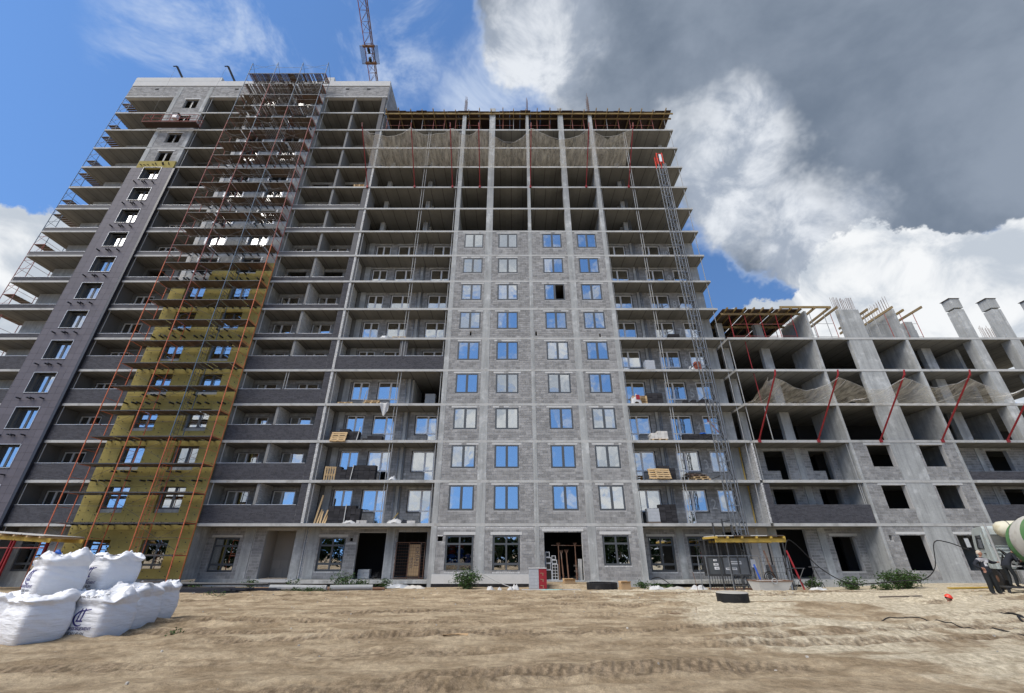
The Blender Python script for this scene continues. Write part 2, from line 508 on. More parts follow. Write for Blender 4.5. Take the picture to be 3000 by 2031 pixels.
def glass_mat(name, refl, tintc):
    m, t, b = nmat(name)
    t.nodes.remove(b)
    N, L = t.nodes.new, t.links.new
    out = t.nodes['Material Output']
    tr = N('ShaderNodeBsdfTransparent'); tr.inputs[0].default_value = (*tintc, 1)
    gl = N('ShaderNodeBsdfGlossy'); gl.inputs['Roughness'].default_value = 0.0
    gl.inputs['Color'].default_value = (0.97, 0.98, 0.98, 1)
    fr = N('ShaderNodeFresnel'); fr.inputs[0].default_value = 1.5
    mr = N('ShaderNodeMapRange'); mr.inputs[3].default_value = refl; mr.inputs[4].default_value = 1.0
    L(fr.outputs[0], mr.inputs[0])
    bp = N('ShaderNodeBump'); bp.inputs['Strength'].default_value = 0.09; bp.inputs['Distance'].default_value = 0.06
    nz_ = N('ShaderNodeTexNoise'); nz_.inputs['Scale'].default_value = 1.3; nz_.inputs['Detail'].default_value = 1
    g = N('ShaderNodeNewGeometry'); L(g.outputs['Position'], nz_.inputs['Vector'])
    L(nz_.outputs[0], bp.inputs['Height']); L(bp.outputs[0], gl.inputs['Normal'])
    mx = N('ShaderNodeMixShader')
    L(mr.outputs[0], mx.inputs[0]); L(tr.outputs[0], mx.inputs[1]); L(gl.outputs[0], mx.inputs[2])
    L(mx.outputs[0], out.inputs[0])
    return m
M['glass'] = glass_mat('window_glass', 0.56, (0.55, 0.58, 0.58))
M['glass_clear'] = glass_mat('clear_glass', 0.10, (0.80, 0.82, 0.82))

def net_mat(name, alpha):
    """fine construction netting: mostly open, threads scatter light"""
    m, t, b = nmat(name)
    N, L = t.nodes.new, t.links.new
    b.inputs['Base Color'].default_value = (0.78, 0.78, 0.76, 1)
    b.inputs['Roughness'].default_value = 0.9
    out = t.nodes['Material Output']
    tr = N('ShaderNodeBsdfTransparent')
    g = N('ShaderNodeNewGeometry')
    n = N('ShaderNodeTexNoise'); n.inputs['Scale'].default_value = 1.6; n.inputs['Detail'].default_value = 6; n.inputs['Roughness'].default_value = 0.7
    mp = N('ShaderNodeMapping'); mp.inputs['Scale'].default_value = (2.2, 0.5, 1.0); mp.inputs['Rotation'].default_value = (0.0, 0.5, 0.4)
    L(g.outputs['Position'], mp.inputs[0]); L(mp.outputs[0], n.inputs['Vector'])
    mr = N('ShaderNodeMapRange'); mr.inputs[1].default_value = 0.40; mr.inputs[2].default_value = 0.75
    mr.inputs[3].default_value = alpha; mr.inputs[4].default_value = min(1.0, alpha * 3.2)
    L(n.outputs[0], mr.inputs[0])
    mx = N('ShaderNodeMixShader')
    L(mr.outputs[0], mx.inputs[0]); L(tr.outputs[0], mx.inputs[1]); L(b.outputs[0], mx.inputs[2])
    L(mx.outputs[0], out.inputs[0])
    return m
M['net'] = net_mat('safety_netting', 0.22)

def sack_folds(m):
    """fine level creases of the stretched woven cloth, dust near the ground"""
    t = m.node_tree; N, L = t.nodes.new, t.links.new
    b = t.nodes['Principled BSDF']
    g = N('ShaderNodeNewGeometry')
    mp = N('ShaderNodeMapping'); mp.inputs['Scale'].default_value = (1.6, 1.6, 13.0); mp.inputs['Rotation'].default_value = (0.12, 0.10, 0)
    L(g.outputs['Position'], mp.inputs[0])
    n = N('ShaderNodeTexNoise'); n.inputs['Scale'].default_value = 1.5; n.inputs['Detail'].default_value = 5; n.inputs['Roughness'].default_value = 0.6; n.inputs['Distortion'].default_value = 0.6
    L(mp.outputs[0], n.inputs['Vector'])
    n2 = N('ShaderNodeTexNoise'); n2.inputs['Scale'].default_value = 7.0; n2.inputs['Detail'].default_value = 4
    L(g.outputs['Position'], n2.inputs['Vector'])
    a = N('ShaderNodeMath'); a.operation = 'MULTIPLY_ADD'; a.inputs[1].default_value = 0.5
    L(n2.outputs[0], a.inputs[0]); L(n.outputs[0], a.inputs[2])
    bp = N('ShaderNodeBump'); bp.inputs['Strength'].default_value = 0.6; bp.inputs['Distance'].default_value = 0.04
    L(a.outputs[0], bp.inputs['Height']); L(bp.outputs[0], b.inputs['Normal'])
sack_folds(M['bag'])
M['yellow_dull'] = surf('dull_yellow_timber', (0.26, 0.185, 0.075), 0.75, vary=0.25, scale=1.5, fine=0.15, fscale=15, tint=(0.17, 0.12, 0.06), tint_amt=0.8, tint_scale=0.8)
M['glass_truck'] = surf('painted_reflection_glass', (0.17, 0.18, 0.175), 0.15, vary=0.25, scale=3, spec=0.6)  # grey base colour paints the reflection and see-through of the pane

# ================================================================== the building under construction
YF = 33.0                      # facade line
def Zt(k):
    return 0.1 if k == 0 else 3.7 + 3.0 * (k - 1)
def Zb(k):
    return Zt(k) - 0.2

def span_minus(a, b, cuts):
    out = [(a, b)]
    for c0, c1 in cuts:
        nx = []
        for p, q in out:
            if c1 <= p or c0 >= q:
                nx.append((p, q)); continue
            if c0 > p: nx.append((p, c0))
            if c1 < q: nx.append((c1, q))
        out = nx
    return [(p, q) for p, q in out if q - p > 0.02]
def wall(parent, name, x0, x1, z0, z1, y0, y1, holes, mat):
    """wall slab in the X-Z plane with rectangular openings"""
    mb = MB()
    zs = sorted(set([z0, z1] + [z for h in holes for z in (h[2], h[3]) if z0 < z < z1]))
    for a, b in zip(zs[:-1], zs[1:]):
        zm = (a + b) / 2
        for p, q in span_minus(x0, x1, [(h[0], h[1]) for h in holes if h[2] < zm < h[3]]):
            mb.box(p, q, y0, y1, a, b)
    return mb.build(name, mat, parent)
def unit_box(name, mat):
    return MB().box(0, 1, 0, 1, 0, 1).mesh(name, mat)

class Courses:
    """masonry laid course by course; the pieces that show largest become objects, the rest one 'stuff' part"""
    def __init__(s, thing_, piece, mat, stuff_name, limit=290):
        s.t, s.piece, s.mat, s.sn, s.limit, s.items = thing_, piece, mat, stuff_name, limit, []
        s.unit = unit_box(piece, mat)
    def lay(s, part, x0, x1, z0, z1, y, holes=(), h=0.2, l=0.4, gap=0.014, proud=0.012, depth=0.05, axis='x', prio=0, face=-1):
        n = max(1, round((z1 - z0) / h)); h = (z1 - z0) / n
        for i in range(n):
            a, b = z0 + i * h, z0 + (i + 1) * h
            zm = (a + b) / 2
            for p, q in span_minus(x0, x1, [(c[0], c[1]) for c in holes if c[2] < zm < c[3]]):
                x = p - (0.5 * l if i % 2 else 0.0) + (R.random() * 0.1 * l)
                while x < q - 0.02:
                    ll = l * (1.0 if R.random() > 0.12 else 0.62)
                    u, w = max(p, x), min(q, x + ll)
                    x += ll
                    if w - u < 0.05: continue
                    pr = proud * (0.35 + 0.65 * R.random())
                    if axis == 'x':
                        bx = (u + gap / 2, w - gap / 2, y - pr, y + depth, a + gap / 2, b - gap / 2)
                    else:       # runs along Y, faces +X or -X
                        bx = (y - depth, y + pr, u + gap / 2, w - gap / 2, a + gap / 2, b - gap / 2) if face > 0 else (y - pr, y + depth, u + gap / 2, w - gap / 2, a + gap / 2, b - gap / 2)
                    s.items.append((prio, a, bx, part))
    def finish(s):
        s.items.sort(key=lambda t: (t[0], t[1]))
        for pr, a, b, part in s.items[:s.limit]:
            put(s.unit, s.piece, part, (b[0], b[2], b[4]), scale=(b[1] - b[0], b[3] - b[2], b[5] - b[4]))
        rest = s.items[s.limit:]
        if rest:
            mb = MB()
            for pr, a, b, part in rest:
                mb.box(*b)
            mb.build(s.sn, s.mat, s.t, kind='stuff')

# ------------------------------------------------------------------ windows
WCACHE = {}
def win_mesh(style, w, h, split, dh):
    key = (style, round(w, 2), round(h, 2), split, round(dh, 2))
    if key in WCACHE: return WCACHE[key]
    f = MB(); panes = []
    white = style[0] == 'w'
    t = 0.08 if white else 0.115      # frame width
    m = 0.15 if white else 0.19        # mullion with two sash stiles
    d0, d1 = 0.0, 0.07
    def fr(x0, x1, z0, z1): f.box(x0, x1, d0, d1, z0, z1)
    if style in ('g2', 'w2'):
        s = split * w
        fr(0, t, 0, h); fr(w - t, w, 0, h); fr(t, w - t, 0, t); fr(t, w - t, h - t, h); fr(s - m / 2, s + m / 2, t, h - t)
        cells = [(t, s - m / 2, t, h - t), (s + m / 2, w - t, t, h - t)]
    elif style in ('g6', 'g4'):
        s = 0.5 * w
        rows = [t]
        if style == 'g6': rows += [0.42]
        rows += [h - 0.52, h - t]
        fr(0, t, 0, h); fr(w - t, w, 0, h); fr(t, w - t, 0, t); fr(t, w - t, h - t, h)
        cells = []
        zr = []
        if style == 'g6': zr = [(t, 0.40), (0.54, h - 0.62), (h - 0.50, h - t)]
        else: zr = [(t, h - 0.62), (h - 0.50, h - t)]
        for (a, b), (c, d) in zip(zr[:-1], zr[1:]): fr(t, w - t, b, c)
        for a, b in zr:
            fr(s - 0.06, s + 0.06, a, b)
            cells += [(t, s - 0.06, a, b), (s + 0.06, w - t, a, b)]
    elif style in ('wdL', 'wdR'):
        # window with a balcony door on one side; h counts from the floor, dh = sill height
        s = split * w
        if style == 'wdR':
            a0, a1, b0, b1 = 0, s, s, w
        else:
            a0, a1, b0, b1 = s, w, 0, s
        fr(a0, a1, dh, dh + t); fr(0, w, h - t, h)
        fr(0, t, (dh if style == 'wdR' else 0), h - t); fr(w - t, w, (0 if style == 'wdR' else dh), h - t)
        fr(s - m / 2, s + m / 2, 0, h - t)
        lo, hi = (s + m / 2, w - t) if style == 'wdR' else (t, s - m / 2)
        fr(lo, hi, 0, t); fr(lo, hi, dh - 0.02, dh + 0.08)
        wl_, wh_ = (t, s - m / 2) if style == 'wdR' else (s + m / 2, w - t)
        cells = [(wl_, wh_, dh + t, h - t), (lo, hi, dh + 0.08, h - t), (lo, hi, t, dh - 0.02)]
    fm = f.mesh('window', M['pvc'] if white else M['frame'])
    pm = [(c, MB().box(0, c[1] - c[0], 0.0, 0.012, 0, c[3] - c[2]).mesh('pane', M['glass'])) for c in cells]
    WCACHE[key] = (fm, pm)
    return WCACHE[key]
def window(parent, style, x0, x1, z0, z1, y, split=0.5, dh=0.0, skip=(), clear=False):
    fm, pm = win_mesh(style, x1 - x0, z1 - z0, split, dh)
    o = put(fm, 'window', parent, (x0, y, z0))
    for i, (c, me) in enumerate(pm):
        if i in skip: continue
        if clear:
            me = me.copy(); me.materials[0] = M['glass_clear']
        p = put(me, 'pane', o, (x0 + c[0], y + 0.03, z0 + c[2]))
        p.rotation_euler = (rad(R.uniform(-0.35, 0.35)), 0, rad(R.uniform(-0.4, 0.4)))
    return o
def lintel(parent, x0, x1, z0, y, h=0.17, over=0.17):
    MB().box(x0 - over, x1 + over, y - 0.018, y + 0.08, z0, z0 + h).build('lintel', M['lintel'], parent)
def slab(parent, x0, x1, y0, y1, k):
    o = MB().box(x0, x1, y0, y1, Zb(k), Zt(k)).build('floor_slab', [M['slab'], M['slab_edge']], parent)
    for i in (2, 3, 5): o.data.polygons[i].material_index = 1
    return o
def box_part(parent, name, mat, *b, **k):
    return MB().box(*b).build(name, mat, parent, **k)

# ================================================================== left, tallest section
LT = thing('apartment_tower', 'tallest left section of the unfinished apartment block, with dark cladding strip and yellow insulation', 'building', (-31, 39, 0))
lt_blocks = Courses(LT, 'block', M['block'], 'wall_blocks')
lt_bricks = Courses(LT, 'brick', M['brick_dark'], 'parapet_bricks')
lt_white = Courses(LT, 'white_brick', M['brick_white'], 'white_bricks')
XA, XB0, XB1, XC, XD, XE = -46.9, -41.1, -36.65, -31.3, -22.7, -15.1
for k in range(1, 18):
    # the slab shows in the balcony bays; behind the clad strip and the insulation it stops short
    slab(LT, XA, -40.9, YF, 45, k); slab(LT, -36.75, XC + 0.05, YF, 45, k); slab(LT, XD, XE - 0.02, YF, 45, k)
    slab(LT, -40.9, -36.75, YF + 0.03, 45, k); slab(LT, XC + 0.05, XD, YF + 0.03, 45, k)
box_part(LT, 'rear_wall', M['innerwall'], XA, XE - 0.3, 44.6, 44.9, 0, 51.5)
for k in range(0, 17):
    z0, z1 = Zt(k), Zb(k + 1)
    # room partition behind the windows, its near-black colour paints the room's shade
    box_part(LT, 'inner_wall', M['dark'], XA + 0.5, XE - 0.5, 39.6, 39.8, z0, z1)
    # cross walls between the bays
    box_part(LT, 'cross_wall', M['concrete'], -40.95, -40.65, YF + 0.3, 39.6, z0, z1)
    box_part(LT, 'cross_wall', M['innerwall'], -37.0, -36.7, YF + 0.3, 39.6, z0, z1)
    box_part(LT, 'cross_wall', M['innerwall'], XC + 0.02, XC + 0.3, YF + 0.3, 39.6, z0, z1)
    box_part(LT, 'cross_wall', M['concrete'], XD - 0.3, XD - 0.02, YF + 0.3, 39.6, z0, z1)
    # --- bay A
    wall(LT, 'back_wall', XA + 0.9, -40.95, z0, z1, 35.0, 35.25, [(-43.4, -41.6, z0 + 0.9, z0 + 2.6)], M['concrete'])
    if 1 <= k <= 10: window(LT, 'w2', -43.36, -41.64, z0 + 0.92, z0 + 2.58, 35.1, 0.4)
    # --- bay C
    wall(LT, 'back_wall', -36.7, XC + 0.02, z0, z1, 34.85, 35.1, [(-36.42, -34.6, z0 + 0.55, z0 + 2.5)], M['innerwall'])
    box_part(LT, 'pilaster', M['concrete'], -33.6, -33.2, 34.8, 34.85, z0, z1)
    if k in (1, 2, 3, 4, 5, 6, 7, 9, 10): window(LT, 'w2', -36.38, -34.64, z0 + 0.58, z0 + 2.47, 34.92, 0.42)
    box_part(LT, 'lintel', M['innerwall'], -36.5, -34.4, 34.82, 34.85, z0 + 2.5, z0 + 2.66)
    # --- clad strip B
    if k <= 12:
        wall(LT, 'strip_wall', -40.95, -36.7, z0, z1, YF + 0.03, YF + 0.3, [(-39.75, -37.9, z0 + 0.88, z0 + 2.6)], M['innerwall'])
        if k: window(LT, 'g2', -39.75, -37.9, z0 + 0.88, z0 + 2.6, YF + 0.22)
    else:
        box_part(LT, 'column', M['concrete'], -40.95, -40.45, YF, YF + 0.32, z0, z1)
        box_part(LT, 'column', M['concrete'], -37.15, -36.7, YF, YF + 0.32, z0, z1)
        hh = [(-39.4, -37.75, z0 + 0.8, z0 + 2.4)]
        wp = wall(LT, 'strip_wall', -40.45, -37.15, z0, z1, YF + 0.03, YF + 0.3, hh, M['mortar'])
        lt_blocks.lay(wp, -40.45, -37.15, z0, z1, YF + 0.03, hh, prio=3)
        window(LT, 'g2', -39.38, -37.77, z0 + 0.82, z0 + 2.38, YF + 0.18, skip=(0, 1))
        lintel(LT, -39.4, -37.75, z0 + 2.4, YF + 0.02)
    # --- insulated wall D
    hh = [(-30.05, -28.25, z0 + 0.95, z0 + 2.62), (-25.95, -24.12, z0 + 0.95, z0 + 2.62)]
    if k == 0: hh = [(-30.05, -28.2, 0.55, 2.9), (-25.95, -24.1, 0.55, 2.9)]
    wall(LT, 'insulated_wall', XC + 0.02, XD - 0.02, z0 if k else -0.5, z1, YF + 0.03, YF + 0.3, hh, M['concrete'])
    for a, b, c, d in hh:
        window(LT, 'g6' if k == 0 else 'g2', a + 0.02, b - 0.02, c + 0.02, d - 0.02, YF + 0.2, skip=(0, 1) if k in (8, 12, 14, 15) else ())
        if k >= 8:
            MB().box(a - 0.16, a, YF - 0.03, YF + 0.03, c - 0.1, d + 0.1).box(b, b + 0.16, YF - 0.03, YF + 0.03, c - 0.1, d + 0.1).build('window_trim', M['trim_white'], LT)
    if k >= 8:
        box_part(LT, 'column', M['lintel'], XC + 0.05, XC + 0.5, YF - 0.01, YF + 0.03, z0, z1)
        box_part(LT, 'column', M['concrete'], -27.6, -26.6, YF - 0.01, YF + 0.03, z0, z1)
    # --- bay E
    if k:
        hh = [(-22.4, -20.6, z0 + 0.8, z0 + 2.5), (-18.78, -16.95, z0 + 0.8, z0 + 2.5)]
        wp = wall(LT, 'back_wall', XD - 0.02, -15.25, z0, z1, 35.0, 35.25, hh, M['innerwall'])
        lt_blocks.lay(wp, XD, -15.7, z0 + 1.2, z1, 35.0, hh, prio=4)
        if k in (1, 2, 3, 4, 5, 6, 7, 9, 10):
            for a, b in ((-22.36, -20.64), (-18.74, -16.99)):
                window(LT, 'w2', a, b, z0 + 0.83, z0 + 2.47, 35.08, 0.42)
        box_part(LT, 'lintel', M['concrete'], -22.6, -20.3, 34.97, 35.0, z0 + 2.5, z0 + 2.68)
        box_part(LT, 'lintel', M['concrete'], -19.0, -16.7, 34.97, 35.0, z0 + 2.5, z0 + 2.68)
        # partition between the two balconies (two poles only on the fourth)
        if k != 4:
            wp = box_part(LT, 'partition_wall', M['mortar_grey'], -19.06, -18.84, YF + 0.15, 35.0, z0, z1)
            if k <= 8: lt_white.lay(wp, YF + 0.2, 35.0, z0 + (1.2 if k < 6 else 0.3), z1, -18.84, h=0.085, l=0.26, gap=0.016, proud=0.012, depth=0.03, axis='y', face=1, prio=2)
        else:
            MB().tube((-18.95, YF + 0.12, z0), (-18.95, YF + 0.12, z1), 0.035).build('pole', M['pipe_grey'], LT)
            MB().tube((-18.75, YF + 0.12, z0), (-18.75, YF + 0.12, z1), 0.035).build('pole', M['pipe_grey'], LT)
        # right pier of dark brick with a white brick core
        wp = box_part(LT, 'brick_pier', M['mortar_dark'], -15.72, -15.25, YF + 0.06, YF + 0.5, z0, z1)
        if k <= 8: lt_bricks.lay(wp, -15.72, -15.25, z0, z1, YF + 0.06, h=0.077, l=0.26, gap=0.012, proud=0.01, prio=2)
        # parapets
        if k <= 5 or k <= 11:
            hgt = 1.24 if k <= 5 else 0.42
            for a, b, pr in ((XD + 0.02, -15.72, 0), (-36.62, XC, 1), (XA + 0.05, -41.12, 3)):
                wp = box_part(LT, 'parapet', M['mortar_dark'], a, b, YF + 0.06, YF + 0.2, z0, z0 + hgt)
                if k <= 8 and not (pr == 3 and k < 4): lt_bricks.lay(wp, a, b, z0, z0 + hgt, YF + 0.06, h=0.077, l=0.26, gap=0.012, proud=0.01, prio=pr)
                if pr == 0 and k <= 9:
                    box_part(LT, 'coping', M['trim_white'], a - 0.02, -19.1, YF + 0.03, YF + 0.24, z0 + hgt, z0 + hgt + 0.03)
                    box_part(LT, 'coping', M['trim_white'], -18.8, b - 0.1, YF + 0.03, YF + 0.24, z0 + hgt, z0 + hgt + 0.03)
                else:
                    box_part(LT, 'coping', M['trim_white'], a, b, YF + 0.03, YF + 0.24, z0 + hgt, z0 + hgt + 0.03)
        MB().tube((XD + 0.38, YF + 0.1, z0), (XD + 0.38, YF + 0.1, z1), 0.035).build('pole', M['pipe_grey'], LT)
    MB().tube((-36.3, YF + 0.12, z0), (-36.3, YF + 0.12, z1), 0.03).build('pole', M['pipe_grey'], LT)
# ground floor of bay E: window, doorway and pilaster with white bricks, set back
hh = [(-22.22, -20.28, 0.53, 2.83), (-18.4, -16.15, 0.1, 3.3)]
wp = wall(LT, 'ground_wall', XD - 0.02, -15.5, -0.5, 3.5, 34.8, 35.05, hh, M['mortar'])
lt_blocks.lay(wp, XD, -20.0, 0.1, 3.5, 34.8, hh, prio=0)
lt_blocks.lay(wp, -19.2, -18.4, 0.1, 3.5, 34.8, hh, prio=0)
box_part(LT, 'column', M['concrete'], -19.95, -19.25, 34.76, 34.8, 0.1, 3.5)
box_part(LT, 'column', M['concrete'], -16.15, -15.5, 34.76, 34.8, 0.1, 3.5)
window(LT, 'g6', -22.2, -20.3, 0.55, 2.81, 34.95)
lintel(LT, -22.22, -20.28, 2.83, 34.78)
wb = box_part(LT, 'lobby_wall', M['beige'], -18.7, -15.6, 36.6, 36.8, 0.1, 3.5)
lt_beige = Courses(LT, 'beige_block', M['beige'], 'lobby_blocks', limit=60)
lt_beige.lay(wb, -18.7, -15.6, 0.1, 1.3, 36.6, h=0.5, l=0.62, gap=0.03, proud=0.02)
lt_beige.finish()
box_part(LT, 'lobby_wall', M['beige'], -18.62, -18.42, 35.05, 36.6, 0.1, 3.5)
box_part(LT, 'door_sill', M['lintel'], -18.6, -15.6, 34.4, 34.8, -0.1, 0.1)
box_part(LT, 'plinth', M['concrete'], XD, -15.3, 34.7, 34.8, -0.6, 0.08)
# ground floor of bay C
wall(LT, 'ground_wall', -36.7, XC, -0.6, 3.5, 34.4, 34.6, [(-36.0, -34.0, 0.6, 2.9), (-32.7, -31.6, 0.1, 3.0)], M['concrete'])
window(LT, 'g6', -35.98, -34.02, 0.62, 2.88, 34.45)
# parapet of the roof: block wall in two lifts, higher on the left
wp = box_part(LT, 'roof_parapet', M['mortar'], XA, XE, YF + 0.03, YF + 0.4, 51.45, 53.55)
lt_blocks.lay(wp, XA, -40.9, 51.5, 53.5, YF + 0.03, prio=5)
lt_blocks.lay(wp, -40.4, -37.1, 51.5, 53.5, YF + 0.03, prio=5)
lt_blocks.lay(wp, -36.7, XE, 51.5, 53.5, YF + 0.03, prio=5)
box_part(LT, 'column', M['concrete'], -40.9, -40.4, YF, YF + 0.03, 51.5, 53.5)
box_part(LT, 'column', M['concrete'], -37.1, -36.7, YF, YF + 0.03, 51.5, 53.5)
box_part(LT, 'roof_joint', M['panel_dark'], XA + 0.02, XE - 0.02, YF + 0.06, YF + 0.4, 53.55, 53.68)
wp = box_part(LT, 'roof_parapet', M['lintel'], XA, XE, YF + 0.0, YF + 0.4, 53.68, 54.6)
wp = box_part(LT, 'roof_parapet', M['lintel'], XA, -36.2, YF - 0.01, YF + 0.39, 54.6, 55.3)
box_part(LT, 'roof_parapet', M['lintel'], -23.4, -22.2, YF + 0.01, YF + 0.4, 54.6, 55.35)
for x in (-43.6, -33.8, -20.2, -17.6):
    box_part(LT, 'vent_hole_shade', M['dark'], x - 0.22, x + 0.22, YF - 0.002, YF + 0.05, 52.95, 53.15)  # solid near-black box, the shade of a hole is its colour
wp = box_part(LT, 'gable_wall', M['concrete'], XE - 0.3, XE - 0.02, YF + 0.3, 45, 45.7, 54.6)
lt_blocks.lay(wp, YF + 0.4, 45, 46, 54.5, XE - 0.02, axis='y', face=1, prio=6)
# --- porcelain panels of strip B
PAN = MB().box(0, 1, 0, 1, 0, 1).mesh('cladding_panel', M['panel'])
pan_rest = MB(); n_pan = 0
cols = [-41.12, -40.48, -39.78, -39.14, -38.51, -37.87, -37.26, -36.66]
items = []
for r in range(0, 66):
    z = 0.4 + 0.6 * r - 0.12
    if z > 39.2: break
    for c in range(7):
        x0, x1 = cols[c] + 0.006, cols[c + 1] - 0.006
        k = max(0, int((z + 0.3 - 0.7) // 3.0))
        zf = z + 0.3 - Zt(k)
        if 2 <= c <= 4 and 0.85 < zf < 2.62 and k >= 1: continue
        items.append((x0, x1, z + 0.006, z + 0.594))
for it in items:
    x0, x1, a, b = it
    py = YF - 0.2 - R.random() * 0.003
    if n_pan < 298 and a > 6.0:
        put(PAN, 'cladding_panel', LT, (x0, py, a), scale=(x1 - x0, 0.022, b - a)); n_pan += 1
    else:
        pan_rest.box(x0, x1, py, py + 0.022, a, b)
pan_rest.build('upper_panels', M['panel'], LT, kind='stuff')
box_part(LT, 'cladding_edge', M['panel_dark'], -36.65, -36.42, YF - 0.205, YF + 0.03, 0.2, 39.2)
box_part(LT, 'cladding_edge', M['panel'], -41.16, -41.12, YF - 0.205, YF + 0.03, 0.2, 39.2)
for k in range(0, 13):
    z0 = Zt(k)
    # window surround with deep reveals
    a, b, c, d = -39.78, -37.87, z0 + 0.86, z0 + 2.62
    mb = MB()
    mb.box(a, a + 0.02, YF - 0.22, YF + 0.2, c, d).box(b - 0.02, b, YF - 0.22, YF + 0.2, c, d).box(a, b, YF - 0.22, YF + 0.2, d - 0.02, d + 0.0)
    if k: mb.build('window_reveal', M['frame'], LT)
    if k: MB().box(a - 0.03, b + 0.03, YF - 0.26, YF + 0.22, c - 0.03, c).box(a - 0.03, a, YF - 0.23, YF - 0.19, c, d + 0.03).box(b, b + 0.03, YF - 0.23, YF - 0.19, c, d + 0.03).box(a, b, YF - 0.23, YF - 0.19, d, d + 0.03).build('window_surround', M['trim_white'], LT)
    if k:
        for x in (-39.85, -39.0, -38.75, -37.95):
            MB().bar((x, YF - 0.55, z0 + 0.33), (x, YF - 0.18, z0 + 0.33), 0.09).build('bracket_stub', M['panel_dark'], LT)
# strip head: bare mineral wool with brackets
box_part(LT, 'insulation_board', M['insul'], -40.75, -36.75, YF - 0.14, YF + 0.02, 39.2, 40.35)
for x in (-40.3, -39.9, -39.5, -39.0, -38.7, -38.0, -37.9, -37.3):
    MB().bar((x, YF - 0.34, 39.75 + R.uniform(-0.3, 0.3)), (x, YF - 0.13, 39.75), 0.07).build('bracket_stub', M['steel_dark'], LT)
# --- mineral wool boards on wall D
BOARD = MB().box(0, 1, 0, 1, 0, 1).mesh('insulation_board', M['insul'])
nb = 0; ins_rest = MB(); dow = MB()
dh_all = []
for k in range(0, 9):
    z0 = Zt(k)
    dh_all += ([(-30.05, -28.2, 0.55, 2.9), (-25.95, -24.1, 0.55, 2.9)] if k == 0 else [(-30.07, -28.23, z0 + 0.93, z0 + 2.64), (-25.97, -24.10, z0 + 0.93, z0 + 2.64)])
r = 0; z = 0.2
while z < 26.6:
    zc = z + 0.3
    cuts = [(h[0], h[1]) for h in dh_all if h[2] < zc < h[3]]
    xl = XC - 0.1
    xr = XD + 0.12
    if z > 24.2: xl = -28.3
    if z > 25.6: xl = -27.6
    for p, q in span_minus(xl, xr, cuts):
        x = p - (0.6 if r % 2 else 0.0)
        while x < q - 0.02:
            u, w = max(p, x), min(q, x + 1.2)
            x += 1.2
            if w - u < 0.05: continue
            yy = YF - 0.15 - R.random() * 0.012
            if nb < 298:
                put(BOARD, 'insulation_board', LT, (u + 0.004, yy, z + 0.004), scale=(w - u - 0.008, YF + 0.028 - yy, 0.592)); nb += 1
            else:
                ins_rest.box(u + 0.004, w - 0.004, yy, YF + 0.028, z + 0.004, z + 0.596)
            for qd in range(max(1, int((w - u) / 0.42))):
                dx, dz = u + 0.15 + qd * 0.45, z + (0.15 if (qd + r) % 2 else 0.45)
                if dx < w - 0.05:
                    dow.lathe([(0.035, YF - 0.19), (0.03, YF - 0.1)], (dx, 0, dz), 6, 'y')
    z += 0.6; r += 1
if ins_rest.v: ins_rest.build('upper_boards', M['insul'], LT, kind='stuff')
dow.build('fixing_dowels', M['steel_dark'], LT, kind='stuff')
STUB = MB().bar((0, -0.52, -0.02), (0, 0.0, 0), 0.085, 0.11).mesh('bracket_stub', M['panel_dark'])
for k in range(1, 17):
    zz = Zt(k) - 0.1
    for i, x in enumerate((-31.0, -30.3, -29.9, -29.2, -28.4, -27.3, -26.7, -25.9, -25.1, -24.4, -23.5, -23.1)):
        if k == 16: continue
        put(STUB, 'bracket_stub', LT, (x + R.uniform(-0.05, 0.05), YF - 0.12 if k < 9 else YF, zz))
    if k < 15 and k % 2 == 0:
        for x in (-29.7, -29.0, -28.8, -28.2, -25.6, -24.9):
            put(STUB, 'bracket_stub', LT, (x, YF - 0.12 if k < 9 else YF, Zt(k) + 0.55))
lt_blocks.finish(); lt_bricks.finish(); lt_white.finish()

